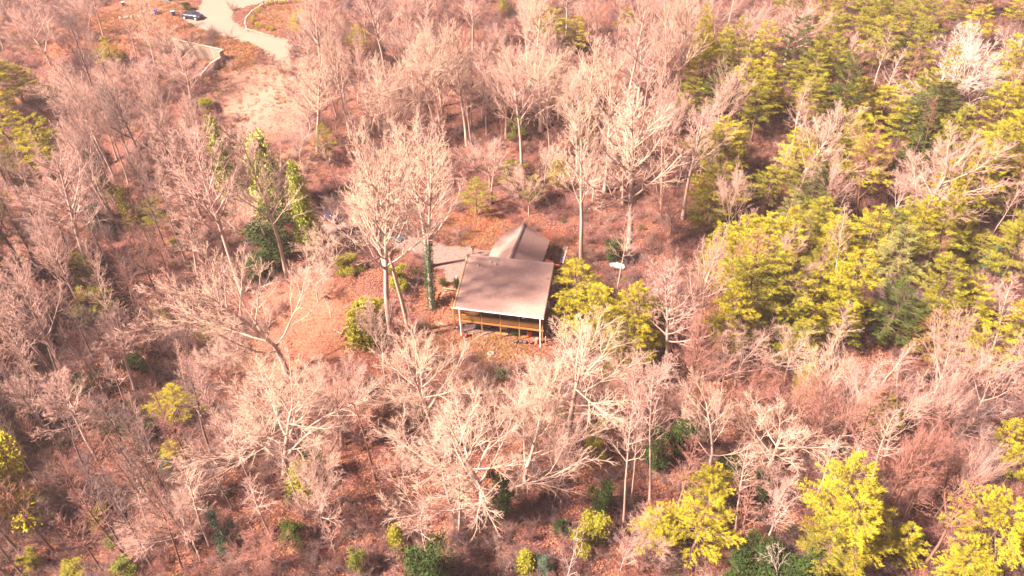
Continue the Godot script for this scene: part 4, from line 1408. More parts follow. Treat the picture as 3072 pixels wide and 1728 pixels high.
func materials() -> void:
	T["litter"] = noise_tex(1, 0.09, 5, 0.35, 1.55, 1024)
	T["bark"] = noise_tex(2, 0.05, 5, 0.35, 1.5, 512)
	T["grain"] = noise_tex(4, 0.03, 4, 0.75, 1.15, 512)
	T["speck"] = noise_tex(5, 0.2, 3, 0.72, 1.2, 512)
	T["blot"] = noise_tex(6, 0.012, 4, 0.75, 1.18, 512)
	var bark := {"0": [0.44, 0.31, 0.24], "1": [0.40, 0.27, 0.22], "2": [0.21, 0.105, 0.075], "3": [0.21, 0.14, 0.12], "4": [0.36, 0.27, 0.23]}
	var twig := {"0": [0.40, 0.265, 0.20], "1": [0.35, 0.215, 0.175], "2": [0.235, 0.108, 0.085], "3": [0.15, 0.095, 0.09], "4": [0.46, 0.35, 0.30]}
	for k in bark:
		M["bark" + k] = mat(lin(bark[k][0], bark[k][1], bark[k][2]), 0.95, "bark", 0.9, true)
		M["bark" + k].uv1_scale = Vector3(1.6, 0.5, 1.6)
		M["twig" + k] = mat(lin(twig[k][0], twig[k][1], twig[k][2]), 0.95, "", 1.0, true)
	M["stem"] = mat(lin(0.17, 0.10, 0.08), 0.95, "bark", 0.9)
	var leaf := {"y": [0.32, 0.27, 0.014], "o": [0.22, 0.20, 0.016], "d": [0.06, 0.085, 0.012], "h": [0.03, 0.055, 0.010], "l": [0.27, 0.31, 0.03], "b": [0.075, 0.12, 0.075], "p": [0.20, 0.19, 0.055], "k": [0.075, 0.07, 0.05], "a": [0.22, 0.13, 0.03], "r": [0.33, 0.075, 0.012], "ls": [0.15, 0.165, 0.03], "ivy": [0.022, 0.075, 0.028], "pink": [0.30, 0.10, 0.10], "yb": [0.30, 0.25, 0.01]}
	for k in leaf:
		var m := mat(lin(leaf[k][0], leaf[k][1], leaf[k][2]), 0.95, "", 1.0, true)
		m.backlight_enabled = true
		m.backlight = Color(0.5, 0.5, 0.4)
		M["leaf_" + k] = m
	M["gravel"] = mat(lin(0.18, 0.127, 0.097), 1.0, "speck", 0.5)
	M["concrete"] = mat(lin(0.155, 0.098, 0.082), 0.95, "blot", 0.25)
	M["slab"] = mat(lin(0.10, 0.065, 0.062), 0.95, "speck", 0.6)
	M["wood"] = mat(lin(0.27, 0.125, 0.036), 0.8, "grain", 1.5)
	M["wood_pale"] = mat(lin(0.34, 0.21, 0.12), 0.85, "grain", 1.2)
	M["wood_grey"] = mat(lin(0.30, 0.215, 0.165), 0.9, "grain", 0.8)
	M["wood_dark"] = mat(lin(0.09, 0.042, 0.028), 0.85, "grain", 1.2)
	M["wood_orange"] = mat(lin(0.36, 0.075, 0.022), 0.8, "grain", 1.2)
	M["white"] = mat(lin(0.58, 0.53, 0.50), 0.5)
	M["tank"] = mat(lin(0.40, 0.34, 0.31), 0.6, "speck", 3.0)
	M["metal"] = mat(lin(0.55, 0.52, 0.52), 0.45)
	M["black"] = mat(lin(0.012, 0.014, 0.02), 0.5)
	M["rubber"] = mat(lin(0.02, 0.02, 0.022), 0.8)
	M["red"] = mat(lin(0.45, 0.015, 0.008), 0.45)
	M["terracotta"] = mat(lin(0.33, 0.085, 0.035), 0.85, "speck", 1.0)
	M["paver"] = mat(lin(0.27, 0.125, 0.075), 0.95, "speck", 1.5)
	M["stone"] = mat(lin(0.30, 0.2, 0.16), 0.95, "speck", 1.2)
	M["skin"] = mat(lin(0.42, 0.23, 0.16), 0.6)
	M["navy"] = mat(lin(0.02, 0.03, 0.06), 0.8)
	M["denim"] = mat(lin(0.05, 0.075, 0.13), 0.85)
	M["grey_cloth"] = mat(lin(0.17, 0.13, 0.12), 0.9)
	M["hair"] = mat(lin(0.03, 0.018, 0.012), 0.7)
	M["glass"] = mat(lin(0.02, 0.022, 0.03), 0.08)
	M["paint"] = mat(lin(0.012, 0.016, 0.035), 0.35)
	for k in ["paint", "glass"]:
		M[k].metallic_specular = 0.35
	M["paint"].clearcoat_enabled = true
	M["paint"].clearcoat = 0.6
	M["paint"].clearcoat_roughness = 0.08
	M["shingle"] = shingle_mat(lin(0.25, 0.155, 0.13), 21)
	M["shingle_red"] = shingle_mat(lin(0.26, 0.075, 0.05), 22)
	M["siding"] = mat(lin(0.17, 0.075, 0.045), 0.85, "grain", 1.0)
	M["teal"] = mat(lin(0.07, 0.11, 0.13), 0.8, "grain", 1.0)
	M["wood_pale2"] = mat(lin(0.30, 0.14, 0.06), 0.85, "grain", 1.2)
	M["plank_b"] = mat(lin(0.26, 0.185, 0.15), 0.9, "grain", 0.7)
	M["plank_c"] = mat(lin(0.33, 0.245, 0.19), 0.9, "grain", 0.9)
	M["capping"] = mat(lin(0.36, 0.27, 0.21), 0.9, "grain", 0.9)
	M["orange"] = mat(lin(0.45, 0.07, 0.02), 0.5)
	M["pinkish"] = mat(lin(0.36, 0.11, 0.08), 0.6)
	M["orange_wood"] = mat(lin(0.42, 0.17, 0.05), 0.8, "grain", 2.0)
	M["shed_roof"] = mat(lin(0.17, 0.085, 0.055), 0.95, "grain", 0.7)
	M["path"] = mat(lin(0.31, 0.17, 0.115), 0.95, "speck", 0.6)
	M["stone_pale"] = mat(lin(0.36, 0.26, 0.19), 0.95, "speck", 1.2)
	M["paint_teal"] = mat(lin(0.015, 0.04, 0.055), 0.3)
	M["paint_teal"].clearcoat_enabled = true
	M["shingle_tan"] = shingle_mat(lin(0.32, 0.15, 0.06), 23)
	M["blue"] = mat(lin(0.06, 0.08, 0.35), 0.5)
	M["yellow"] = mat(lin(0.6, 0.32, 0.02), 0.5)

# courses of shingles with staggered joints, each tab a shade of its own, 2 m x 2 m a tile
func shingle_mat(col: Color, sd: int) -> StandardMaterial3D:
	var rng := RandomNumberGenerator.new()
	rng.seed = sd
	var im := Image.create(512, 512, false, Image.FORMAT_RGB8)
	var hm := Image.create(512, 512, false, Image.FORMAT_RGB8)
	for r in 14:
		var y0 := int(r * 512 / 14.0)
		var y1 := int((r + 1) * 512 / 14.0)
		var x := -rng.randi() % 60
		while x < 512:
			var w := 40 + rng.randi() % 40
			var g := 0.93 + 0.12 * rng.randf()
			im.fill_rect(Rect2i(maxi(x, 0), y0, w, y1 - y0), Color(g, g, g))
			var hh := 0.7 + 0.3 * rng.randf()
			for y in range(y0, y1):
				var t := float(y - y0) / (y1 - y0)
				var e := hh * (0.35 + 0.65 * t)
				hm.fill_rect(Rect2i(maxi(x, 0), y, maxi(w - 2, 1), 1), Color(e, e, e))
				if t < 0.22:
					im.fill_rect(Rect2i(maxi(x, 0), y, w, 1), Color(g * 0.8, g * 0.78, g * 0.78))
			x += w
	var m := mat(col, 0.95)
	m.albedo_texture = ImageTexture.create_from_image(im)
	m.heightmap_enabled = true
	m.heightmap_texture = ImageTexture.create_from_image(hm)
	m.heightmap_scale = 1.6
	m.uv1_scale = Vector3(0.5, 0.5, 0.5)
	return m

func _ready() -> void:
	# camera: a drone 65 m above the yard, looking 36.5 degrees down, tilted a little
	var cam := Camera3D.new()
	cam.name = "camera"
	var p := deg_to_rad(36.5)
	var r := deg_to_rad(2.0)
	var fw := Vector3(0, -sin(p), -cos(p))
	var up0 := Vector3(0, cos(p), -sin(p))
	var right := Vector3.RIGHT * cos(r) - up0 * sin(r)
	var up := up0 * cos(r) + Vector3.RIGHT * sin(r)
	cam.transform = Transform3D(Basis(right, up, -fw), Vector3(0, 65, 0))
	cam.fov = rad_to_deg(2.0 * atan(724.5 / 1777.0))
	cam.near = 0.5
	cam.far = 2000.0
	cam.current = true
	add_child(cam)

	var sky := ProceduralSkyMaterial.new()
	sky.sky_top_color = Color(0.50, 0.53, 0.85)
	sky.sky_horizon_color = Color(0.92, 0.81, 0.84)
	sky.ground_bottom_color = Color(0.40, 0.30, 0.28)
	sky.ground_horizon_color = Color(0.85, 0.76, 0.74)
	sky.sky_curve = 0.25
	sky.sky_energy_multiplier = 0.38
	var e := Environment.new()
	e.background_mode = Environment.BG_SKY
	e.sky = Sky.new()
	e.sky.sky_material = sky
	e.tonemap_mode = Environment.TONE_MAPPER_LINEAR
	e.tonemap_exposure = 7.0
	e.sdfgi_enabled = true
	e.ssao_enabled = true
	e.ssil_enabled = true
	e.fog_enabled = true
	e.fog_density = 0.00022
	e.fog_light_color = Color(1.0, 0.90, 0.88)
	var we := WorldEnvironment.new()
	we.name = "surroundings"
	we.environment = e
	add_child(we)

	var sun := DirectionalLight3D.new()
	sun.name = "sun"
	sun.light_color = Color(1.0, 0.915, 0.85)
	sun.light_energy = 1.6
	sun.light_angular_distance = 5.0
	sun.shadow_enabled = true
	add_child(sun)
	sun.look_at_from_position(Vector3(-0.80, 0.80, 0.22), Vector3.ZERO)

	materials()
	build_ground()
	sheet("gravel_road", road, 0.4, 0.06, M["gravel"])
	sheet("driveway", drive, 0.35, 0.05, M["concrete"])
	build_all()
	undergrowth()
	plant("bare_thicket", "brush", 51.7, -71.6, 6.2, 9.0, "3", "low tangled grey bare thicket among the right hand pines")
	plant("bare_thicket", "brush", 50.8, -74.6, 5.3, 5.8, "3", "mauve grey bare thicket just behind the grey thicket")
	plant("cedar_tree", "cedar", -77.4, -122.5, 5.7, 2.6, "o", "small olive green conical cedar right of the big leaning trunk")
	plant("cedar_tree", "cedar", -70.7, -116.3, 8.2, 3.4, "o", "olive green conical cedar right of the big leaning trunk")
	plant("cedar_tree", "cedar", -42.2, -112.9, 16.7, 6.6, "l", "tall yellow green ivy covered tree left of the bright columnar one")
	plant("cedar_tree", "cedar", -51.8, -119.2, 16.5, 4.3, "l", "lime green conical cedar just behind the tall feathery tree")
	plant("cedar_tree", "cedar", -34.6, -104.1, 17.3, 3.7, "l", "bright lime columnar evergreen behind the shed")
	plant("cedar_tree", "cedar", -20.8, -76.9, 7.1, 5.1, "o", "round green cedar in front of the timber frame")
	plant("cedar_tree", "cedar", -13.5, -45.7, 3.6, 1.9, "o", "small olive green conical cedar well in front of the huge pale oak, left of two")
	plant("cedar_tree", "cedar", 0.3, -42.3, 3.2, 2.0, "o", "small olive green conical cedar well in front of the huge pale oak, right of two")
	plant("cedar_tree", "cedar", -49.4, -63.5, 3.5, 2.1, "d", "small dark green conical cedar well behind the star shaped bare tree")
	plant("cedar_tree", "cedar", -25.0, -53.1, 4.9, 3.3, "o", "small olive green conical cedar well right of the star shaped bare tree")
	plant("bare_tree", "fan", -96.1, -169.1, 11.1, 7.3, "1", "pinkish fanned bare tree well left of the parked sedan")
	plant("bare_tree", "fan", -76.8, -143.1, 12.4, 11.2, "1", "pinkish fanned bare tree left of the timber retaining wall")
	plant("bare_tree", "fan", -84.3, -138.0, 10.9, 7.3, "1", "pinkish fanned bare tree well behind the big leaning trunk")
	plant("bare_tree", "fan", -38.5, -130.6, 9.6, 10.5, "0", "cream fanned bare tree well in front of the stone edged flower bed")
	plant("bare_tree", "fan", -49.0, -55.2, 10.9, 6.5, "3", "mauve grey fanned bare tree right of the round yellow tree, right of two")
	plant("bare_tree", "fan", -29.9, -57.7, 10.3, 10.2, "0", "cream fanned bare tree well in front of the timber frame")
	plant("bare_tree", "fan", -21.9, -47.7, 10.6, 6.3, "1", "pinkish fanned bare tree in the lower left of the woods")
	plant("bare_tree", "fan", 7.6, -123.4, 14.5, 13.9, "0", "cream fanned bare tree well right of the tall forked tree, right of two")
	plant("bare_tree", "fan", 0.2, -144.1, 7.5, 7.3, "1", "pinkish fanned bare tree right of the tall forked tree, second from left")
	plant("bare_tree", "fan", -23.1, -157.8, 10.7, 10.7, "1", "pinkish fanned bare tree behind the tall forked tree")
	plant("bare_tree", "fan", -16.3, -160.8, 10.8, 10.9, "0", "cream fanned bare tree behind the tall forked tree")
	plant("bare_tree", "fan", 5.7, -159.2, 9.0, 10.8, "1", "pinkish fanned bare tree well behind the tall forked tree")
	plant("bare_tree", "fan", 17.6, -147.3, 9.4, 9.2, "1", "pinkish fanned bare tree in the upper centre of the woods, third from left")
	plant("bare_tree", "fan", 25.3, -156.2, 9.7, 10.6, "1", "pinkish fanned bare tree in the upper centre of the woods, rightmost of 4")
	plant("bare_tree", "fan", -29.5, -135.8, 14.0, 9.7, "1", "pinkish fanned bare tree left of the tall forked tree")
	plant("bare_tree", "fan", 15.2, -131.3, 6.9, 7.8, "1", "pinkish fanned bare tree in the upper centre of the woods, second from left")
	plant("bare_tree", "fan", 18.6, -114.5, 8.2, 8.0, "1", "pinkish fanned bare tree well behind the ladder, right of two")
	plant("bare_tree", "fan", 26.9, -117.8, 9.7, 8.9, "1", "pinkish fanned bare tree left of the bright yellow conical pine, left of two")
	plant("bare_tree", "fan", -3.4, -111.0, 10.5, 8.6, "1", "pinkish fanned bare tree well behind the garage wing")
	plant("bare_tree", "fan", 3.3, -104.4, 10.4, 8.3, "1", "pinkish fanned bare tree behind the garage wing")
	plant("bare_tree", "fan", 6.3, -110.0, 8.3, 7.0, "0", "cream fanned bare tree behind the garage wing")
	plant("bare_tree", "fan", 47.1, -136.0, 11.1, 9.9, "1", "pinkish fanned bare tree behind the bright yellow conical pine, right of two")
	plant("bare_tree", "fan", 42.2, -143.9, 10.0, 8.1, "1", "pinkish fanned bare tree behind the bright yellow conical pine, left of two")
	plant("bare_tree", "fan", 63.5, -125.7, 8.2, 9.0, "0", "cream fanned bare tree well left of the leaning white tree")
	plant("bare_tree", "fan", 87.4, -117.8, 11.8, 9.3, "4", "white fanned bare tree right of the leaning white tree")
	plant("bare_tree", "fan", 59.0, -93.1, 10.7, 9.6, "1", "pinkish fanned bare tree just left of the large pink bare tree")
	plant("bare_tree", "fan", 36.3, -57.2, 13.1, 8.0, "0", "cream fanned bare tree well in front of the grey thicket")
	plant("bare_tree", "fan", 34.4, -64.6, 8.9, 6.2, "0", "cream fanned bare tree well in front of the dead snag")
	plant("bare_tree", "fan", 30.9, -68.5, 4.8, 4.7, "2", "small reddish fanned bare tree well behind the bleached spreading tree")
	plant("bare_tree", "fan", 61.8, -70.8, 7.3, 5.5, "1", "pinkish fanned bare tree well right of the grey thicket")
	plant("bare_tree", "fan", 41.5, -63.4, 4.0, 5.1, "2", "small reddish fanned bare tree in front of the grey thicket")
	plant("bare_tree", "fan", -4.3, -59.3, 8.8, 5.7, "0", "cream fanned bare tree behind the huge pale oak")
	plant("bare_tree", "fan", 4.5, -51.2, 12.2, 7.9, "1", "pinkish fanned bare tree right of the huge pale oak")
	plant("bare_tree", "fan", 19.1, -57.6, 7.0, 4.8, "1", "pinkish fanned bare tree just left of the bleached spreading tree")
	plant("bare_tree", "fan", 47.7, -45.7, 7.4, 7.2, "3", "mauve grey fanned bare tree in the lower right of the woods, left of two")
	plant("bare_tree", "fan", 54.0, -53.4, 8.1, 5.0, "3", "mauve grey fanned bare tree in the lower right of the woods, right of two")
	plant("bare_tree", "fan", 27.7, -46.5, 7.3, 5.8, "1", "pinkish fanned bare tree behind the white dead tree")
	plant("bare_tree", "fan", 14.1, -42.4, 7.5, 6.0, "1", "pinkish fanned bare tree well in front of the bleached spreading tree")
	plant("bare_tree", "fan", 10.2, -41.1, 6.9, 5.0, "1", "pinkish fanned bare tree in the lower centre of the woods")
	plant("bare_tree", "fan", -26.5, -43.4, 7.1, 5.7, "2", "reddish fanned bare tree right of the star shaped bare tree")
	plant("bare_tree", "fan", -54.9, -55.8, 8.5, 7.3, "3", "mauve grey fanned bare tree right of the round yellow tree, left of two")
	plant("bare_tree", "fan", -58.7, -54.4, 7.1, 6.1, "3", "mauve grey fanned bare tree just in front of the round yellow tree")
	plant("bare_tree", "fan", -42.4, -74.8, 8.4, 7.7, "1", "pinkish fanned bare tree in front of the huge spreading cream oak, second from left")
	plant("bare_tree", "fan", -50.9, -82.8, 7.9, 6.9, "1", "pinkish fanned bare tree in front of the huge spreading cream oak, leftmost of 3")
	plant("bare_tree", "fan", -44.3, -73.0, 7.7, 7.0, "1", "pinkish fanned bare tree well in front of the huge spreading cream oak")
	plant("bare_tree", "fan", -21.2, -65.9, 7.7, 6.4, "1", "pinkish fanned bare tree just in front of the timber frame")
	plant("bare_tree", "fan", -30.4, -88.1, 9.0, 8.3, "0", "cream fanned bare tree just in front of the shed")
	plant("bare_tree", "fan", -26.7, -91.0, 10.2, 9.1, "0", "cream fanned bare tree just right of the shed")
	plant("bare_tree", "fan", -45.5, -106.2, 11.9, 8.6, "0", "cream fanned bare tree in front of the tall feathery tree")
	plant("bare_tree", "fan", -86.0, -108.2, 6.7, 7.3, "3", "mauve grey fanned bare tree in front of the big leaning trunk")
	plant("bare_tree", "fan", -70.8, -107.8, 7.5, 7.3, "3", "mauve grey fanned bare tree right of the big leaning trunk")
	plant("bare_tree", "fan", -84.5, -98.6, 6.7, 8.5, "3", "mauve grey fanned bare tree well in front of the big leaning trunk")
	plant("bare_tree", "fan", 62.7, -64.3, 5.1, 5.0, "3", "small mauve grey fanned bare tree well right of the grey thicket")
	plant("bare_tree", "fan", 57.2, -74.8, 4.6, 4.9, "3", "small mauve grey fanned bare tree just right of the grey thicket")
	plant("bare_tree", "fan", 52.8, -113.7, 6.4, 6.2, "1", "pinkish fanned bare tree just behind the rounded cream bare tree")
	plant("bare_tree", "fan", 38.7, -110.7, 5.9, 6.2, "1", "small pinkish fanned bare tree in front of the bright yellow conical pine")
	plant("bare_tree", "fan", -13.7, -52.7, 9.6, 7.7, "1", "pinkish fanned bare tree well left of the huge pale oak")
	plant("bare_tree", "fan", 14.9, -58.1, 14.6, 8.7, "1", "pinkish fanned bare tree in front of the pine clump by the house")
	plant("bare_tree", "fan", 24.6, -129.6, 9.0, 8.8, "1", "pinkish fanned bare tree well left of the bright yellow conical pine")
	plant("bare_tree", "fan", -4.7, -127.9, 10.8, 9.0, "1", "pinkish fanned bare tree right of the tall forked tree, leftmost of 3")
	plant("bare_tree", "fan", 30.7, -126.2, 15.9, 7.2, "2", "reddish fanned bare tree left of the bright yellow conical pine")
	plant("bare_tree", "fan", 34.0, -53.7, 13.9, 7.1, "2", "reddish fanned bare tree well right of the bleached spreading tree, right of two")
	plant("bare_tree", "fan", 55.0, -95.6, 15.1, 9.2, "2", "reddish fanned bare tree left of the large pink bare tree")
	plant("bare_tree", "fan", 27.2, -58.0, 10.2, 7.1, "2", "reddish fanned bare tree behind the bleached spreading tree, right of two")
	plant("bare_tree", "fan", 86.3, -111.8, 9.8, 6.8, "2", "reddish fanned bare tree right of the leaning white tree")
	plant("bare_tree", "fan", -17.8, -72.1, 10.7, 7.2, "1", "pinkish fanned bare tree just right of the timber frame")
	plant("bare_tree", "fan", -22.1, -50.5, 12.0, 6.9, "0", "cream fanned bare tree in the lower left of the woods")
	plant("bare_tree", "fan", -39.3, -122.9, 9.1, 7.8, "1", "pinkish fanned bare tree well right of the tall feathery tree")
	plant("bare_tree", "fan", 67.8, -71.4, 15.2, 8.4, "1", "pinkish fanned bare tree in the middle right of the woods")
	plant("bare_tree", "fan", 28.0, -64.4, 9.6, 8.9, "1", "pinkish fanned bare tree behind the bleached spreading tree")
	plant("bare_tree", "fan", -9.8, -56.0, 9.6, 8.8, "0", "cream fanned bare tree left of the huge pale oak")
	plant("bare_tree", "fan", -18.5, -150.7, 12.8, 8.0, "2", "reddish fanned bare tree behind the tall forked tree")
	plant("bare_tree", "fan", 53.0, -55.7, 10.7, 9.1, "1", "pinkish fanned bare tree well in front of the grey thicket, rightmost of 4")
	plant("bare_tree", "fan", -40.4, -147.4, 14.4, 6.5, "1", "pinkish fanned bare tree just right of the stone edged flower bed")
	plant("bare_tree", "fan", 47.6, -94.6, 14.7, 8.1, "1", "pinkish fanned bare tree in front of the rounded cream bare tree, right of two")
	plant("bare_tree", "fan", 33.8, -93.0, 14.7, 7.8, "1", "pinkish fanned bare tree in front of the rounded cream bare tree, left of two")
	plant("bare_tree", "fan", 49.3, -58.5, 14.9, 7.5, "1", "pinkish fanned bare tree in front of the grey thicket")
	plant("bare_tree", "fan", 43.5, -44.4, 13.3, 5.9, "1", "pinkish fanned bare tree in the lower right of the woods")
	plant("bare_tree", "fan", 47.9, -40.7, 9.5, 6.1, "2", "reddish fanned bare tree in the lower right of the woods, second from left")
	plant("bare_tree", "fan", -30.7, -164.3, 13.4, 6.4, "0", "cream fanned bare tree well right of the stone edged flower bed")
	plant("bare_tree", "fan", -32.8, -126.4, 11.1, 6.4, "2", "reddish fanned bare tree well in front of the stone edged flower bed")
	plant("bare_tree", "fan", 24.7, -114.3, 10.8, 9.2, "2", "reddish fanned bare tree well left of the bright yellow conical pine")
	plant("bare_tree", "fan", -31.2, -147.3, 12.0, 6.7, "0", "cream fanned bare tree right of the stone edged flower bed")
	plant("bare_tree", "fan", -34.5, -144.3, 13.4, 6.7, "2", "reddish fanned bare tree right of the stone edged flower bed")
	plant("bare_tree", "fan", 31.9, -57.9, 9.0, 9.3, "2", "reddish fanned bare tree well right of the bleached spreading tree, left of two")
	plant("bare_tree", "fan", 33.7, -77.1, 13.3, 7.9, "1", "pinkish fanned bare tree left of the dead snag, left of two")
	plant("bare_tree", "fan", -20.3, -140.7, 11.9, 9.2, "1", "pinkish fanned bare tree just left of the tall forked tree")
	plant("bare_tree", "fan", 35.8, -52.5, 14.1, 6.4, "1", "pinkish fanned bare tree well in front of the grey thicket, leftmost of 4")
	plant("bare_tree", "fan", 6.5, -152.3, 14.6, 7.7, "2", "reddish fanned bare tree well behind the tall forked tree")
	plant("bare_tree", "fan", 45.3, -46.9, 10.4, 9.3, "2", "reddish fanned bare tree in the lower right of the woods, leftmost of 3")
	plant("bare_tree", "fan", 57.9, -54.3, 11.6, 8.6, "2", "reddish fanned bare tree in the middle right of the woods")
	plant("bare_tree", "fan", 41.6, -52.1, 11.2, 9.0, "1", "pinkish fanned bare tree well in front of the grey thicket, second from left")
	plant("bare_tree", "fan", 45.8, -52.7, 15.1, 6.0, "1", "pinkish fanned bare tree well in front of the grey thicket, third from left")
	plant("bare_tree", "fan", -20.8, -121.4, 15.7, 7.6, "1", "pinkish fanned bare tree in front of the tall forked tree")
	plant("bare_tree", "fan", 43.5, -152.4, 10.0, 7.3, "1", "pinkish fanned bare tree well behind the bright yellow conical pine, right of two")
	plant("bare_tree", "fan", -41.4, -79.2, 9.0, 8.1, "1", "pinkish fanned bare tree in front of the huge spreading cream oak, rightmost of 3")
	plant("bare_tree", "fan", 12.6, -122.4, 9.7, 9.2, "1", "pinkish fanned bare tree in the upper centre of the woods, leftmost of 4")
	plant("bare_tree", "fan", -24.6, -63.6, 9.6, 7.9, "0", "cream fanned bare tree in front of the timber frame")
	plant("bare_tree", "fan", 29.3, -143.7, 13.7, 7.6, "1", "pinkish fanned bare tree well behind the bright yellow conical pine, left of two")
	plant("bare_tree", "fan", 37.4, -73.0, 11.2, 7.5, "1", "pinkish fanned bare tree left of the dead snag, right of two")
	plant("bare_tree", "fan", 25.7, -96.0, 9.8, 8.6, "2", "reddish fanned bare tree behind the white gas tank")
	plant("bare_tree", "fan", -26.6, -98.9, 11.0, 7.2, "0", "cream fanned bare tree behind the shed")
	plant("bare_tree", "fan", -36.7, -147.0, 12.5, 7.1, "1", "pinkish fanned bare tree right of the stone edged flower bed")
	plant("bare_tree", "fan", -29.1, -103.5, 9.9, 8.4, "1", "pinkish fanned bare tree behind the shed")
	plant("bare_tree", "fan", 4.6, -142.2, 15.2, 8.6, "0", "cream fanned bare tree well right of the tall forked tree, left of two")
	plant("bare_tree", "fan", 14.2, -105.3, 12.6, 9.4, "1", "pinkish fanned bare tree well behind the ladder, left of two")
	plant("bare_tree", "fan", -33.9, -68.0, 11.6, 6.5, "0", "cream fanned bare tree in front of the huge spreading cream oak")
	plant("bare_tree", "fan", 36.3, -143.7, 9.6, 6.7, "2", "reddish fanned bare tree behind the bright yellow conical pine")
	plant("bare_tree", "fan", 90.5, -116.0, 15.2, 7.9, "1", "pinkish fanned bare tree well right of the leaning white tree")
	plant("bare_tree", "fan", 36.8, -114.4, 15.7, 9.3, "1", "pinkish fanned bare tree just left of the bright yellow conical pine")
	plant("bare_tree", "fan", 19.5, -142.2, 15.3, 7.1, "2", "reddish fanned bare tree in the upper centre of the woods")
	plant("bare_tree", "fan", 53.0, -44.8, 15.6, 7.5, "2", "reddish fanned bare tree in the lower right of the woods, rightmost of 3")
	plant("bare_tree", "fan", 3.3, -125.7, 15.9, 9.3, "1", "pinkish fanned bare tree right of the tall forked tree, rightmost of 3")
	plant("bare_tree", "fan", 23.4, -65.6, 9.1, 9.2, "2", "reddish fanned bare tree behind the bleached spreading tree, left of two")
	plant("bare_tree", "fan", 30.1, -117.0, 11.5, 7.6, "1", "pinkish fanned bare tree left of the bright yellow conical pine, right of two")
	plant("holly_tree", "holly", -41.3, -102.9, 10.1, 7.8, "d", "dark green holly behind the shed")
	plant("holly_tree", "holly", -41.9, -98.5, 5.8, 5.7, "d", "dark green holly left of the shed")
	plant("holly_tree", "holly", 15.8, -90.0, 4.9, 2.8, "d", "small dark holly behind the white gas tank")
	plant("holly_tree", "holly", 25.6, -48.1, 5.9, 2.6, "d", "small dark green holly in front of the bleached spreading tree")
	plant("holly_tree", "holly", 24.3, -51.8, 3.7, 2.8, "d", "small dark green holly just in front of the bleached spreading tree")
	plant("holly_tree", "holly", 23.7, -39.9, 5.5, 4.5, "d", "small dark green holly just left of the white dead tree, right of two")
	plant("holly_tree", "holly", 22.1, -39.2, 5.2, 3.5, "d", "small dark green holly just left of the white dead tree, left of two")
	plant("holly_tree", "holly", 27.3, -38.0, 5.1, 3.8, "d", "small dark green holly just right of the white dead tree")
	plant("holly_tree", "holly", 15.3, -52.2, 7.3, 2.8, "d", "dark green holly left of the bleached spreading tree")
	plant("holly_tree", "holly", 18.6, -53.9, 7.1, 2.8, "d", "dark green holly just left of the bleached spreading tree")
	plant("holly_tree", "holly", 8.9, -48.0, 5.5, 2.8, "d", "round dark green holly right of the bottom centre oak")
	plant("holly_tree", "holly", 4.3, -45.7, 2.8, 1.8, "d", "small dark green holly well in front of the huge pale oak")
	plant("holly_tree", "holly", -9.0, -41.0, 8.0, 4.6, "d", "dark green holly at the bottom edge below the pale oak")
	plant("holly_tree", "holly", -2.0, -47.9, 8.4, 2.8, "d", "dark green holly just in front of the huge pale oak")
	plant("holly_tree", "holly", -23.6, -54.6, 5.6, 2.4, "d", "small dark green holly well in front of the timber frame")
	plant("holly_tree", "holly", -56.6, -80.3, 4.0, 3.6, "d", "small dark green holly well left of the huge spreading cream oak")
	plant("holly_tree", "holly", -62.8, -75.1, 4.0, 4.0, "d", "small dark green holly well behind the round yellow tree")
	plant("holly_tree", "holly", -78.2, -84.7, 4.1, 4.3, "d", "small dark green holly in the middle left of the woods")
	plant("bare_tree", "oak", -102.3, -160.5, 15.0, 16.4, "1", "pinkish spreading bare tree in the upper left of the woods")
	plant("bare_tree", "oak", -69.6, -152.9, 10.9, 15.3, "0", "tall cream bare tree standing in front of the timber retaining wall")
	plant("bare_tree", "oak", -65.4, -143.0, 9.5, 14.1, "1", "pinkish spreading bare tree just in front of the timber retaining wall")
	plant("bare_tree", "oak", -93.4, -143.9, 10.5, 13.1, "0", "cream spreading bare tree well behind the big leaning trunk")
	plant("bare_tree", "oak", -31.5, -72.1, 23.7, 24.1, "0", "huge spreading cream oak with leaning trunk left of the clearing")
	plant("bare_tree", "oak", -37.6, -47.7, 8.6, 14.5, "1", "star shaped bare tree seen from above near the lower left corner")
	plant("bare_tree", "oak", -28.1, -55.4, 17.6, 19.9, "0", "broad bleached oak in front of the orange leaf clearing")
	plant("bare_tree", "oak", -12.6, -125.6, 24.2, 23.6, "0", "very tall forked cream tree near the top centre")
	plant("bare_tree", "oak", 6.5, -122.9, 16.1, 22.0, "0", "broad cream tree with two stems behind the house")
	plant("bare_tree", "oak", 24.8, -126.3, 16.5, 17.6, "1", "tall pinkish spreading bare tree well left of the bright yellow conical pine")
	plant("bare_tree", "oak", -24.3, -127.7, 16.5, 17.6, "0", "tall cream spreading bare tree left of the tall forked tree")
	plant("bare_tree", "oak", 53.7, -132.9, 12.1, 13.9, "1", "pinkish spreading bare tree behind the bright yellow conical pine")
	plant("bare_tree", "oak", 75.5, -110.8, 17.2, 19.4, "4", "leaning white bare tree at the upper right edge")
	plant("bare_tree", "oak", 46.8, -100.8, 16.2, 17.5, "0", "rounded cream bare tree amid yellow pines right of the house")
	plant("bare_tree", "oak", 61.3, -89.8, 17.3, 18.6, "1", "large pink bare tree amid yellow pines near the right edge")
	plant("bare_tree", "oak", -3.4, -47.5, 19.9, 20.0, "0", "huge pale oak with radiating limbs at the bottom centre")
	plant("bare_tree", "oak", 0.6, -51.4, 15.2, 17.2, "0", "broad pale oak with thick forked limbs below the porch")
	plant("bare_tree", "oak", 6.4, -59.1, 14.9, 16.9, "0", "cream bare tree spreading in front of the porch corner")
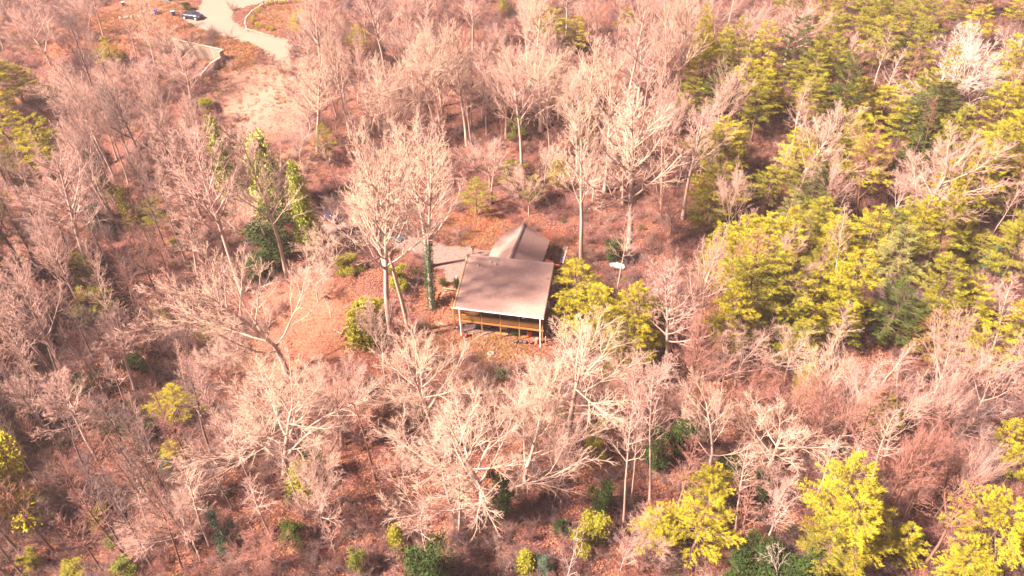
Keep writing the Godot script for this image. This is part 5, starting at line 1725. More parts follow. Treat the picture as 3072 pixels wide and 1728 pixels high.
	plant("bare_tree", "oak", -10.5, -60.8, 16.2, 16.5, "0", "cream fan shaped bare tree in front of the garden beds")
	plant("bare_tree", "oak", 21.7, -52.0, 12.3, 12.2, "0", "bleached spreading bare tree above the lower right pines")
	plant("bare_tree", "oak", 28.2, -51.7, 9.5, 11.4, "0", "cream spreading bare tree right of the bleached spreading tree")
	plant("bare_tree", "oak", 48.6, -52.0, 9.5, 9.0, "3", "mauve grey spreading bare tree in the lower right of the woods")
	plant("bare_tree", "oak", 4.5, -54.5, 11.1, 12.3, "0", "cream spreading bare tree right of the huge pale oak")
	plant("bare_tree", "oak", -21.7, -59.1, 10.9, 11.6, "1", "pinkish spreading bare tree in front of the timber frame")
	plant("pine_tree", "pine", -105.7, -142.9, 15.8, 13.5, "y", "yellow green pine in the upper left of the woods, left of two")
	plant("pine_tree", "pine", -103.6, -148.1, 8.8, 11.0, "y", "yellow green pine in the upper left of the woods, right of two")
	plant("pine_tree", "pine", -101.3, -134.9, 12.1, 12.7, "y", "yellow green pine well behind the big leaning trunk")
	plant("pine_tree", "pine", -90.9, -128.4, 13.6, 9.5, "y", "yellow green pine behind the big leaning trunk")
	plant("pine_tree", "pine", -87.6, -129.0, 10.4, 7.3, "o", "olive green pine behind the big leaning trunk")
	plant("pine_tree", "pine", -100.8, -128.6, 9.9, 9.1, "o", "olive green pine left of the big leaning trunk")
	plant("pine_tree", "pine", -86.4, -157.2, 6.8, 6.1, "y", "yellow green pine well left of the timber retaining wall")
	plant("pine_tree", "pine", -89.1, -157.7, 4.4, 3.8, "y", "small yellow green pine well left of the timber retaining wall")
	plant("pine_tree", "pine", -44.3, -160.9, 6.0, 5.7, "y", "small yellow green pine just right of the stone edged flower bed")
	plant("pine_tree", "pine", -40.8, -161.1, 3.3, 4.9, "y", "small yellow green pine right of the stone edged flower bed")
	plant("pine_tree", "pine", -64.7, -111.9, 8.2, 5.2, "o", "olive pine with red vine leaves left of the tall feathery tree")
	plant("pine_tree", "pine", -33.9, -122.0, 8.1, 4.6, "o", "olive green pine well behind the shed")
	plant("pine_tree", "pine", -70.0, -95.8, 10.9, 4.3, "o", "olive green pine in front of the big leaning trunk, right of two")
	plant("pine_tree", "pine", -66.3, -89.4, 8.8, 7.1, "o", "olive green pine well in front of the big leaning trunk")
	plant("pine_tree", "pine", -56.1, -88.8, 6.0, 2.8, "y", "small yellow green pine left of the huge spreading cream oak")
	plant("pine_tree", "pine", -95.0, -115.6, 9.6, 6.1, "y", "yellow green pine left of the big leaning trunk")
	plant("pine_tree", "pine", -85.3, -94.2, 4.2, 4.3, "o", "small olive green pine well in front of the big leaning trunk")
	plant("pine_tree", "pine", -77.4, -86.1, 2.8, 4.0, "o", "small olive green pine in the middle left of the woods")
	plant("pine_tree", "pine", -85.4, -100.8, 6.5, 8.1, "o", "olive green pine in front of the big leaning trunk, left of two")
	plant("pine_tree", "pine", -5.6, -105.0, 7.2, 5.4, "o", "olive green pine behind the garage wing, leftmost of 4")
	plant("pine_tree", "pine", 4.4, -105.8, 6.4, 4.0, "o", "olive green pine behind the garage wing, third from left")
	plant("pine_tree", "pine", 9.0, -77.7, 10.9, 7.6, "y", "yellow green pine beside the right end of the house")
	plant("pine_tree", "pine", 7.4, -75.6, 7.4, 4.7, "y", "yellow green pine left of the pine clump by the house")
	plant("pine_tree", "pine", 11.4, -69.2, 14.0, 7.6, "y", "tall yellow green pine nearest the house in the pine clump")
	plant("pine_tree", "pine", 15.5, -68.3, 15.0, 7.5, "y", "yellow green pine just right of the pine clump by the house")
	plant("pine_tree", "pine", 18.6, -70.6, 11.1, 6.1, "o", "olive green pine just right of the pine clump by the house")
	plant("pine_tree", "pine", 13.6, -65.8, 11.3, 5.9, "o", "olive green pine just in front of the pine clump by the house")
	plant("pine_tree", "pine", -30.6, -150.5, 6.6, 5.7, "y", "small yellow green conical pine near the top centre")
	plant("pine_tree", "pine", 0.5, -163.6, 4.7, 5.7, "o", "small olive green pine well behind the tall forked tree")
	plant("pine_tree", "pine", 10.0, -145.1, 9.4, 8.6, "y", "yellow green pine well right of the tall forked tree")
	plant("pine_tree", "pine", 14.8, -144.0, 7.4, 5.3, "y", "yellow green pine in the upper centre of the woods")
	plant("pine_tree", "pine", -16.5, -140.1, 7.0, 5.1, "o", "olive green pine just left of the tall forked tree")
	plant("pine_tree", "pine", 14.3, -114.6, 12.3, 3.2, "o", "olive green pine well behind the garage wing")
	plant("pine_tree", "pine", 0.7, -109.3, 6.6, 5.2, "o", "olive green pine behind the garage wing, second from left")
	plant("pine_tree", "pine", 8.7, -108.6, 6.2, 4.4, "o", "olive green pine behind the garage wing, rightmost of 4")
	plant("pine_tree", "pine", 25.2, -149.1, 6.0, 6.2, "o", "small olive green pine in the upper centre of the woods")
	plant("pine_tree", "pine", 34.2, -147.8, 7.5, 5.5, "o", "olive green pine well behind the bright yellow conical pine, leftmost of 3")
	plant("pine_tree", "pine", 41.9, -119.1, 11.7, 7.8, "y", "bright yellow conical pine standing clear in the upper right")
	plant("pine_tree", "pine", 38.4, -125.8, 6.5, 4.8, "o", "olive green pine just left of the bright yellow conical pine")
	plant("pine_tree", "pine", 33.2, -121.2, 8.9, 8.1, "o", "olive green pine left of the bright yellow conical pine")
	plant("pine_tree", "pine", 47.8, -119.0, 5.8, 6.2, "y", "small yellow green pine just right of the bright yellow conical pine")
	plant("pine_tree", "pine", 51.8, -123.6, 6.9, 5.5, "o", "olive green pine right of the bright yellow conical pine, left of two")
	plant("pine_tree", "pine", 67.5, -126.8, 10.3, 10.0, "o", "olive green pine well left of the leaning white tree, second from left")
	plant("pine_tree", "pine", 69.4, -139.6, 9.7, 8.3, "o", "olive green pine well left of the leaning white tree, leftmost of 3")
	plant("pine_tree", "pine", 80.8, -140.7, 9.0, 9.2, "o", "olive green pine behind the leaning white tree, leftmost of 3")
	plant("pine_tree", "pine", 78.9, -147.6, 7.7, 8.7, "o", "olive green pine well behind the leaning white tree, left of two")
	plant("pine_tree", "pine", 91.2, -146.0, 6.3, 8.6, "o", "olive green pine behind the leaning white tree, rightmost of 3")
	plant("pine_tree", "pine", 68.8, -111.2, 11.2, 7.9, "o", "olive green pine left of the leaning white tree, left of two")
	plant("pine_tree", "pine", 59.2, -112.9, 9.0, 9.4, "y", "yellow green pine behind the rounded cream bare tree")
	plant("pine_tree", "pine", 63.3, -110.9, 9.0, 8.0, "y", "yellow green pine behind the large pink bare tree, second from left")
	plant("pine_tree", "pine", 57.9, -104.5, 8.6, 6.6, "y", "yellow green pine behind the large pink bare tree, leftmost of 3")
	plant("pine_tree", "pine", 55.6, -98.6, 11.6, 10.0, "y", "yellow green pine left of the large pink bare tree")
	plant("pine_tree", "pine", 34.9, -105.0, 12.5, 11.8, "y", "yellow green pine in front of the bright yellow conical pine")
	plant("pine_tree", "pine", 32.7, -97.3, 11.5, 10.1, "y", "yellow green pine well left of the rounded cream bare tree")
	plant("pine_tree", "pine", 69.9, -106.6, 6.5, 6.4, "y", "yellow green pine behind the large pink bare tree, rightmost of 3")
	plant("pine_tree", "pine", 75.9, -98.0, 10.4, 11.8, "y", "yellow green pine in front of the leaning white tree, left of two")
	plant("pine_tree", "pine", 78.9, -95.1, 8.1, 5.2, "o", "olive green pine well in front of the leaning white tree")
	plant("pine_tree", "pine", 72.6, -96.1, 7.7, 5.9, "o", "olive green pine right of the large pink bare tree, left of two")
	plant("pine_tree", "pine", 102.4, -143.7, 5.0, 6.8, "y", "small yellow green pine behind the leaning white tree")
	plant("pine_tree", "pine", 89.6, -134.7, 8.1, 7.3, "y", "yellow green pine behind the leaning white tree")
	plant("pine_tree", "pine", 63.0, -137.0, 8.2, 6.6, "o", "olive green pine well right of the bright yellow conical pine, right of two")
	plant("pine_tree", "pine", 30.7, -94.1, 9.1, 6.6, "o", "olive green pine well right of the white gas tank")
	plant("pine_tree", "pine", 33.2, -85.0, 10.0, 10.2, "y", "yellow green pine well left of the dead snag, right of two")
	plant("pine_tree", "pine", 35.9, -82.2, 11.3, 8.7, "y", "yellow green pine left of the dead snag, leftmost of 3")
	plant("pine_tree", "pine", 41.9, -90.2, 10.2, 5.9, "p", "pale green pine in front of the rounded cream bare tree")
	plant("pine_tree", "pine", 45.5, -88.1, 10.1, 7.0, "o", "olive green pine behind the dead snag, right of two")
	plant("pine_tree", "pine", 46.8, -83.3, 9.9, 7.9, "y", "yellow green pine just behind the dead snag, second from left")
	plant("pine_tree", "pine", 50.2, -81.8, 12.3, 6.2, "y", "yellow green pine just behind the dead snag, rightmost of 3")
	plant("pine_tree", "pine", 51.9, -77.0, 11.4, 7.7, "p", "pale green pine just behind the grey thicket")
	plant("pine_tree", "pine", 65.0, -84.8, 7.2, 6.9, "y", "yellow green pine in front of the large pink bare tree, rightmost of 3")
	plant("pine_tree", "pine", 65.4, -81.0, 6.5, 5.4, "o", "olive green pine well right of the grey thicket")
	plant("pine_tree", "pine", 67.4, -79.7, 6.4, 4.2, "b", "blue green young pine near the right edge")
	plant("pine_tree", "pine", 73.0, -83.0, 6.9, 4.8, "o", "olive green pine well right of the large pink bare tree, rightmost of 3")
	plant("pine_tree", "pine", 30.4, -71.9, 13.4, 9.6, "o", "olive green pine well left of the dead snag")
	plant("pine_tree", "pine", 35.0, -71.3, 13.9, 7.4, "o", "olive green pine left of the dead snag")
	plant("pine_tree", "pine", 38.7, -70.8, 11.5, 6.7, "y", "yellow green pine just in front of the dead snag, leftmost of 3")
	plant("pine_tree", "pine", 41.3, -69.4, 9.6, 4.9, "o", "olive green pine in front of the dead snag, second from left")
	plant("pine_tree", "pine", 28.5, -68.2, 9.8, 5.4, "o", "olive green pine well behind the bleached spreading tree")
	plant("pine_tree", "pine", 32.9, -68.6, 9.1, 5.2, "o", "olive green pine well in front of the dead snag")
	plant("pine_tree", "pine", 36.0, -67.1, 8.5, 5.7, "o", "olive green pine in front of the dead snag, leftmost of 3")
	plant("pine_tree", "pine", 56.3, -67.6, 10.4, 5.5, "y", "yellow green pine right of the grey thicket")
	plant("pine_tree", "pine", 51.8, -65.7, 7.6, 7.7, "a", "orange tinged low pine below the grey thicket")
	plant("pine_tree", "pine", 55.7, -61.4, 9.9, 5.3, "y", "yellow green pine well right of the grey thicket, left of two")
	plant("pine_tree", "pine", 61.7, -64.2, 10.4, 5.4, "y", "yellow green pine well right of the grey thicket, right of two")
	plant("pine_tree", "pine", 73.2, -90.3, 6.1, 5.7, "o", "olive green pine well right of the large pink bare tree, leftmost of 3")
	plant("pine_tree", "pine", 34.5, -59.6, 8.1, 3.2, "y", "small bright yellow green pine alone among grey bare trees")
	plant("pine_tree", "pine", 41.5, -55.2, 6.1, 4.9, "y", "yellow green pine well in front of the grey thicket")
	plant("pine_tree", "pine", 52.5, -50.1, 6.7, 2.9, "y", "yellow green pine in the lower right of the woods, second from left")
	plant("pine_tree", "pine", 51.8, -47.2, 7.2, 3.1, "y", "yellow green pine in the lower right of the woods, rightmost of 3")
	plant("pine_tree", "pine", 20.0, -46.8, 7.7, 5.4, "y", "yellow green pine in front of the bleached spreading tree")
	plant("pine_tree", "pine", 17.7, -42.1, 9.9, 7.0, "y", "yellow green pine well left of the white dead tree")
	plant("pine_tree", "pine", 31.7, -42.8, 13.5, 6.9, "y", "bright yellow pine with sunlit crown in the lower right")
	plant("pine_tree", "pine", 31.9, -39.7, 10.7, 7.1, "y", "yellow green pine right of the white dead tree")
	plant("pine_tree", "pine", 29.3, -38.6, 8.8, 5.3, "o", "olive green pine right of the white dead tree")
	plant("pine_tree", "pine", 37.7, -40.3, 5.8, 4.0, "y", "small yellow green pine well right of the white dead tree")
	plant("pine_tree", "pine", 45.6, -39.6, 9.8, 7.7, "y", "yellow green pine in the lower right of the woods, leftmost of 3")
	plant("pine_tree", "pine", 42.2, -37.4, 6.0, 4.9, "y", "small yellow green pine in the lower right of the woods")
	plant("pine_tree", "pine", 13.8, -43.3, 6.2, 5.3, "y", "yellow green pine well in front of the bleached spreading tree")
	plant("pine_tree", "pine", -52.2, -66.4, 7.3, 6.4, "d", "dark green pine well right of the round yellow tree")
	plant("pine_tree", "pine", -45.9, -68.1, 7.9, 6.4, "y", "yellow green pine with bright tip in the lower left")
	plant("pine_tree", "pine", -43.9, -60.7, 4.5, 3.5, "y", "small yellow green pine behind the star shaped bare tree, right of two")
	plant("pine_tree", "pine", -44.3, -58.9, 3.8, 2.6, "b", "small blue green pine behind the star shaped bare tree")
	plant("pine_tree", "pine", -46.3, -56.8, 4.9, 2.3, "y", "small yellow green pine behind the star shaped bare tree, left of two")
	plant("pine_tree", "pine", -47.3, -85.3, 5.7, 4.0, "o", "small olive green pine in front of the huge spreading cream oak")
	plant("pine_tree", "pine", 89.1, -117.1, 11.5, 6.0, "y", "yellow green pine right of the leaning white tree, right of two")
	plant("pine_tree", "pine", 51.0, -113.4, 10.5, 7.4, "o", "olive green pine behind the rounded cream bare tree")
	plant("pine_tree", "pine", 52.3, -127.1, 12.8, 7.4, "d", "dark green pine behind the bright yellow conical pine")
	plant("pine_tree", "pine", 70.6, -92.9, 14.8, 5.3, "o", "olive green pine right of the large pink bare tree, right of two")
	plant("pine_tree", "pine", 76.8, -93.1, 13.1, 6.4, "y", "yellow green pine well in front of the leaning white tree, right of two")
	plant("pine_tree", "pine", 58.2, -80.8, 10.5, 7.1, "o", "olive green pine in front of the large pink bare tree")
	plant("pine_tree", "pine", 58.7, -127.6, 11.1, 7.3, "o", "olive green pine well right of the bright yellow conical pine, left of two")
	plant("pine_tree", "pine", 45.8, -93.6, 12.0, 5.0, "d", "dark green pine in front of the rounded cream bare tree")
	plant("pine_tree", "pine", 57.9, -86.6, 9.6, 6.8, "o", "olive green pine just in front of the large pink bare tree")
	plant("pine_tree", "pine", 52.5, -101.3, 9.4, 5.2, "o", "olive green pine right of the rounded cream bare tree")
	plant("pine_tree", "pine", 30.6, -77.6, 10.9, 6.6, "y", "yellow green pine well left of the dead snag, left of two")
	plant("pine_tree", "pine", 46.6, -103.5, 10.0, 6.9, "y", "yellow green pine just in front of the rounded cream bare tree")
	plant("pine_tree", "pine", 55.5, -111.4, 14.5, 5.0, "d", "dark green pine behind the rounded cream bare tree")
	plant("pine_tree", "pine", 45.2, -96.3, 13.1, 6.7, "o", "olive green pine just in front of the rounded cream bare tree")
	plant("pine_tree", "pine", 62.6, -98.9, 11.6, 5.9, "d", "dark green pine just behind the large pink bare tree")
	plant("pine_tree", "pine", 70.9, -109.7, 9.5, 7.2, "d", "dark green pine just in front of the leaning white tree")
	plant("pine_tree", "pine", 60.5, -82.6, 14.3, 4.8, "y", "yellow green pine in front of the large pink bare tree, second from left")
	plant("pine_tree", "pine", 76.6, -101.1, 14.0, 7.1, "y", "yellow green pine in front of the leaning white tree, right of two")
	plant("pine_tree", "pine", 37.6, -106.8, 11.0, 4.8, "o", "olive green pine in front of the bright yellow conical pine, right of two")
	plant("pine_tree", "pine", 42.5, -70.4, 14.7, 7.1, "y", "yellow green pine just in front of the dead snag, rightmost of 3")
	plant("pine_tree", "pine", 33.3, -73.6, 13.4, 6.6, "y", "yellow green pine left of the dead snag, second from left")
	plant("pine_tree", "pine", 41.1, -125.2, 15.0, 5.6, "o", "olive green pine just behind the bright yellow conical pine")
	plant("pine_tree", "pine", 38.2, -81.8, 12.4, 5.6, "y", "yellow green pine left of the dead snag, rightmost of 3")
	plant("pine_tree", "pine", 42.5, -84.7, 10.3, 6.8, "o", "olive green pine behind the dead snag, left of two")
	plant("pine_tree", "pine", 66.3, -75.7, 14.5, 6.5, "o", "olive green pine well right of the large pink bare tree, second from left")
	plant("pine_tree", "pine", 32.6, -101.6, 13.9, 5.9, "o", "olive green pine in front of the bright yellow conical pine, left of two")
	plant("pine_tree", "pine", 42.6, -113.8, 13.1, 6.4, "o", "olive green pine just in front of the bright yellow conical pine")
	plant("pine_tree", "pine", 47.0, -126.9, 12.3, 6.4, "y", "yellow green pine behind the bright yellow conical pine, right of two")
	plant("pine_tree", "pine", 53.2, -68.0, 13.2, 6.0, "o", "olive green pine just right of the grey thicket")
	plant("pine_tree", "pine", 37.6, -118.1, 12.2, 6.8, "d", "dark green pine just left of the bright yellow conical pine")
	plant("pine_tree", "pine", 47.6, -68.4, 10.3, 7.2, "d", "dark green pine just left of the grey thicket")
	plant("pine_tree", "pine", 67.6, -89.3, 14.7, 6.0, "y", "yellow green pine right of the large pink bare tree, right of two")
	plant("pine_tree", "pine", 36.8, -130.2, 14.9, 4.9, "y", "yellow green pine behind the bright yellow conical pine, left of two")
	plant("pine_tree", "pine", 102.8, -137.3, 11.5, 6.9, "o", "olive green pine well behind the leaning white tree, right of two")
	plant("pine_tree", "pine", 40.6, -74.1, 12.0, 5.2, "o", "olive green pine just left of the dead snag")
	plant("pine_tree", "pine", 72.3, -121.0, 13.3, 5.5, "o", "olive green pine left of the leaning white tree, right of two")
	plant("pine_tree", "pine", 84.2, -113.0, 13.5, 7.3, "y", "yellow green pine right of the leaning white tree, left of two")
	plant("pine_tree", "pine", 58.3, -121.9, 11.2, 6.4, "o", "olive green pine well behind the rounded cream bare tree")
	plant("pine_tree", "pine", 55.7, -103.8, 10.7, 6.4, "y", "yellow green pine right of the rounded cream bare tree")
	plant("pine_tree", "pine", 40.8, -130.1, 11.0, 5.2, "y", "yellow green pine just behind the bright yellow conical pine")
	plant("pine_tree", "pine", 71.4, -136.0, 11.1, 7.3, "o", "olive green pine well left of the leaning white tree, rightmost of 3")
	plant("pine_tree", "pine", 74.2, -94.7, 14.4, 5.5, "y", "yellow green pine well in front of the leaning white tree, left of two")
	plant("pine_tree", "pine", 78.3, -132.0, 13.4, 5.0, "o", "olive green pine behind the leaning white tree, second from left")
	plant("pine_tree", "pine", 74.5, -113.6, 12.6, 6.0, "o", "olive green pine just in front of the leaning white tree")
	plant("pine_tree", "pine", 42.0, -68.3, 11.6, 4.8, "o", "olive green pine in front of the dead snag, rightmost of 3")
	plant("pine_tree", "pine", 80.5, -105.3, 10.2, 5.6, "o", "olive green pine in front of the leaning white tree")
	plant("pine_tree", "pine", 28.6, -80.0, 12.5, 5.1, "y", "yellow green pine well right of the white gas tank")
	plant("pine_tree", "pine", 67.7, -97.6, 14.4, 7.1, "o", "olive green pine behind the large pink bare tree, right of two")
	plant("pine_tree", "pine", 44.9, -81.2, 11.7, 6.3, "y", "yellow green pine just behind the dead snag, leftmost of 3")
	plant("pine_tree", "pine", 26.7, -67.0, 14.2, 5.6, "y", "yellow green pine well behind the bleached spreading tree")
	plant("pine_tree", "pine", 71.8, -124.4, 10.7, 5.6, "d", "dark green pine left of the leaning white tree")
	plant("pine_tree", "pine", 65.0, -91.6, 10.7, 6.2, "y", "yellow green pine just right of the large pink bare tree")
	plant("pine_tree", "pine", 71.9, -153.1, 9.5, 7.3, "y", "yellow green pine in the upper right of the woods")
	plant("pine_tree", "pine", 65.2, -89.2, 10.5, 6.4, "y", "yellow green pine right of the large pink bare tree, left of two")
	plant("pine_tree", "pine", 54.2, -120.5, 12.0, 7.1, "o", "olive green pine right of the bright yellow conical pine, right of two")
	plant("pine_tree", "pine", 56.9, -82.3, 12.8, 5.2, "y", "yellow green pine in front of the large pink bare tree, leftmost of 3")
	plant("pine_tree", "pine", 41.2, -71.5, 10.5, 6.0, "y", "yellow green pine just in front of the dead snag, second from left")
	plant("pine_tree", "pine", 35.2, -123.9, 14.2, 6.4, "y", "yellow green pine just left of the bright yellow conical pine")
	plant("pine_tree", "pine", 52.8, -83.8, 10.5, 7.1, "d", "dark green pine behind the dead snag")
	plant("pine_tree", "pine", 64.4, -106.6, 9.0, 6.5, "o", "olive green pine behind the large pink bare tree, left of two")
	plant("pine_tree", "pine", 95.7, -147.4, 13.2, 6.2, "d", "dark green pine well behind the leaning white tree")
	plant("pine_tree", "pine", 58.4, -150.5, 9.9, 7.0, "o", "olive green pine well behind the bright yellow conical pine, second from left")
	plant("pine_tree", "pine", 44.4, -117.9, 12.2, 6.9, "y", "yellow green pine just right of the bright yellow conical pine")
	plant("pine_tree", "pine", 65.0, -146.5, 11.1, 5.1, "o", "olive green pine well behind the bright yellow conical pine, rightmost of 3")
	plant("pine_tree", "pine", 66.6, -106.1, 11.4, 7.0, "d", "dark green pine in front of the leaning white tree")
	plant("pine_tree", "pine", 41.1, -98.4, 9.3, 6.1, "o", "olive green pine in front of the rounded cream bare tree")
	plant("pine_tree", "pine", -89.1, -100.8, 26.5, 8.6, "y", "tall dark pine in the close row beyond the left edge")
	plant("pine_tree", "pine", -98.3, -100.0, 29.6, 8.4, "o", "tall dark pine in the close row beyond the left edge")
	plant("pine_tree", "pine", -95.0, -99.2, 28.8, 8.5, "o", "tall dark pine in the close row beyond the left edge")
	plant("pine_tree", "pine", -95.4, -98.4, 31.0, 9.4, "y", "tall dark pine in the close row beyond the left edge")
	plant("pine_tree", "pine", -95.4, -97.6, 27.1, 8.7, "o", "tall dark pine in the close row beyond the left edge")
	plant("pine_tree", "pine", -91.5, -96.8, 26.2, 8.7, "y", "tall dark pine in the close row beyond the left edge")
	plant("pine_tree", "pine", -97.3, -96.0, 30.8, 8.7, "o", "tall dark pine in the close row beyond the left edge")
	plant("pine_tree", "pine", -92.5, -95.2, 27.6, 9.4, "o", "tall dark pine in the close row beyond the left edge")
	plant("pine_tree", "pine", -96.3, -94.4, 28.8, 9.1, "y", "tall dark pine in the close row beyond the left edge")
	plant("pine_tree", "pine", -91.9, -93.6, 28.6, 9.6, "o", "tall dark pine in the close row beyond the left edge")
	plant("pine_tree", "pine", -90.6, -92.8, 26.7, 9.2, "y", "tall dark pine in the close row beyond the left edge")
	plant("pine_tree", "pine", -91.6, -92.0, 30.3, 9.8, "y", "tall dark pine in the close row beyond the left edge")
	plant("pine_tree", "pine", -95.1, -91.2, 29.0, 9.1, "y", "tall dark pine in the close row beyond the left edge")
	plant("pine_tree", "pine", -88.7, -90.4, 29.2, 8.1, "o", "tall dark pine in the close row beyond the left edge")
	plant("pine_tree", "pine", -94.2, -89.6, 30.0, 8.8, "y", "tall dark pine in the close row beyond the left edge")
	plant("pine_tree", "pine", -98.8, -88.8, 30.4, 8.4, "o", "tall dark pine in the close row beyond the left edge")
	plant("pine_tree", "pine", -90.3, -88.0, 26.3, 8.5, "y", "tall dark pine in the close row beyond the left edge")
	plant("pine_tree", "pine", -90.7, -87.2, 26.7, 9.1, "o", "tall dark pine in the close row beyond the left edge")
	plant("pine_tree", "pine", -92.8, -86.4, 26.8, 9.8, "y", "tall dark pine in the close row beyond the left edge")
	plant("pine_tree", "pine", -99.7, -85.6, 26.4, 10.0, "o", "tall dark pine in the close row beyond the left edge")
	plant("pine_tree", "pine", -91.7, -84.8, 30.2, 9.5, "o", "tall dark pine in the close row beyond the left edge")
	plant("pine_tree", "pine", -90.6, -84.0, 28.3, 8.4, "y", "tall dark pine in the close row beyond the left edge")
	plant("pine_tree", "pine", -96.3, -83.2, 26.5, 9.8, "y", "tall dark pine in the close row beyond the left edge")
	plant("pine_tree", "pine", -101.4, -82.4, 25.4, 9.8, "y", "tall dark pine in the close row beyond the left edge")
	plant("pine_tree", "pine", -103.4, -81.6, 27.0, 9.5, "y", "tall dark pine in the close row beyond the left edge")
	plant("pine_tree", "pine", -99.3, -80.8, 30.5, 9.8, "y", "tall dark pine in the close row beyond the left edge")
	plant("pine_tree", "pine", -100.1, -80.0, 29.6, 9.9, "o", "tall dark pine in the close row beyond the left edge")
	plant("pine_tree", "pine", -99.6, -79.2, 29.3, 8.6, "y", "tall dark pine in the close row beyond the left edge")
	plant("pine_tree", "pine", -94.6, -78.4, 25.8, 9.2, "o", "tall dark pine in the close row beyond the left edge")
	plant("pine_tree", "pine", -91.6, -77.6, 30.7, 8.3, "y", "tall dark pine in the close row beyond the left edge")
	plant("pine_tree", "pine", -97.5, -76.8, 25.4, 9.3, "y", "tall dark pine in the close row beyond the left edge")
	plant("pine_tree", "pine", -94.9, -76.0, 25.9, 8.0, "y", "tall dark pine in the close row beyond the left edge")
	plant("pine_tree", "pine", -92.0, -75.2, 25.8, 9.3, "y", "tall dark pine in the close row beyond the left edge")
	plant("pine_tree", "pine", -100.6, -74.4, 27.8, 9.0, "o", "tall dark pine in the close row beyond the left edge")
	plant("pine_tree", "pine", -102.3, -73.6, 30.8, 8.6, "o", "tall dark pine in the close row beyond the left edge")
	plant("pine_tree", "pine", -97.5, -72.8, 25.6, 9.7, "y", "tall dark pine in the close row beyond the left edge")
	plant("pine_tree", "pine", -89.1, -72.0, 25.5, 8.0, "o", "tall dark pine in the close row beyond the left edge")
	plant("pine_tree", "pine", -103.4, -71.2, 25.8, 9.9, "y", "tall dark pine in the close row beyond the left edge")
	plant("pine_tree", "pine", -96.6, -70.4, 28.2, 9.5, "o", "tall dark pine in the close row beyond the left edge")
	plant("pine_tree", "pine", -94.4, -69.6, 29.4, 9.6, "o", "tall dark pine in the close row beyond the left edge")
	plant("pine_tree", "pine", -90.2, -68.8, 26.8, 9.6, "y", "tall dark pine in the close row beyond the left edge")
	plant("pine_tree", "pine", -90.2, -68.0, 28.2, 9.8, "y", "tall dark pine in the close row beyond the left edge")
	plant("pine_tree", "pine", -91.9, -67.2, 26.4, 8.1, "o", "tall dark pine in the close row beyond the left edge")
	plant("pine_tree", "pine", -93.3, -66.4, 26.5, 8.2, "o", "tall dark pine in the close row beyond the left edge")
	plant("pine_tree", "pine", -89.9, -65.6, 26.1, 9.6, "o", "tall dark pine in the close row beyond the left edge")
	plant("pine_tree", "pine", -98.9, -64.8, 27.5, 8.7, "y", "tall dark pine in the close row beyond the left edge")
	plant("pine_tree", "pine", -93.2, -64.0, 25.2, 9.3, "y", "tall dark pine in the close row beyond the left edge")
	plant("pine_tree", "pine", -89.7, -63.2, 30.0, 9.2, "o", "tall dark pine in the close row beyond the left edge")
	plant("pine_tree", "pine", -92.8, -62.4, 30.4, 8.4, "o", "tall dark pine in the close row beyond the left edge")
	plant("pine_tree", "pine", -103.1, -61.6, 25.3, 9.1, "y", "tall dark pine in the close row beyond the left edge")
	plant("pine_tree", "pine", -89.7, -60.8, 28.2, 8.1, "o", "tall dark pine in the close row beyond the left edge")
	plant("pine_tree", "pine", -92.8, -60.0, 26.2, 8.0, "o", "tall dark pine in the close row beyond the left edge")
	plant("pine_tree", "pine", -95.6, -59.2, 29.1, 9.4, "y", "tall dark pine in the close row beyond the left edge")
	plant("pine_tree", "pine", -93.2, -58.4, 25.9, 10.0, "y", "tall dark pine in the close row beyond the left edge")
	plant("pine_tree", "pine", -88.8, -57.6, 26.6, 9.6, "y", "tall dark pine in the close row beyond the left edge")
	plant("pine_tree", "pine", -91.1, -56.8, 28.3, 8.9, "y", "tall dark pine in the close row beyond the left edge")
	plant("pine_tree", "pine", -101.9, -56.0, 28.2, 9.0, "o", "tall dark pine in the close row beyond the left edge")
	plant("pine_tree", "pine", -96.1, -55.2, 25.5, 9.9, "y", "tall dark pine in the close row beyond the left edge")
	plant("pine_tree", "pine", -91.0, -54.4, 25.2, 8.1, "y", "tall dark pine in the close row beyond the left edge")
	plant("pine_tree", "pine", -95.6, -53.6, 30.1, 8.4, "o", "tall dark pine in the close row beyond the left edge")
	plant("pine_tree", "pine", -89.4, -52.8, 29.5, 8.9, "y", "tall dark pine in the close row beyond the left edge")
	plant("pine_tree", "pine", -98.6, -52.0, 25.8, 8.0, "o", "tall dark pine in the close row beyond the left edge")
	plant("pine_tree", "pine", -103.2, -51.2, 25.2, 8.3, "o", "tall dark pine in the close row beyond the left edge")
	plant("pine_tree", "pine", -95.2, -50.4, 30.2, 8.4, "o", "tall dark pine in the close row beyond the left edge")
	plant("pine_tree", "pine", -95.1, -49.6, 25.9, 8.2, "y", "tall dark pine in the close row beyond the left edge")
	plant("pine_tree", "pine", -98.5, -48.8, 30.9, 8.9, "y", "tall dark pine in the close row beyond the left edge")
	plant("pine_tree", "pine", -93.9, -48.0, 25.1, 9.9, "y", "tall dark pine in the close row beyond the left edge")
	plant("pine_tree", "pine", -89.4, -47.2, 30.9, 8.7, "y", "tall dark pine in the close row beyond the left edge")
	plant("pine_tree", "pine", -96.4, -46.4, 25.3, 8.6, "o", "tall dark pine in the close row beyond the left edge")
	plant("pine_tree", "pine", -96.8, -45.6, 27.1, 9.2, "y", "tall dark pine in the close row beyond the left edge")
	plant("pine_tree", "pine", -96.1, -44.8, 26.0, 9.5, "y", "tall dark pine in the close row beyond the left edge")
	plant("pine_tree", "pine", -90.4, -44.0, 25.5, 8.2, "y", "tall dark pine in the close row beyond the left edge")
	plant("sapling", "sap", -85.0, -133.4, 10.1, 3.8, "1", "pinkish slender sapling behind the big leaning trunk, left of two")
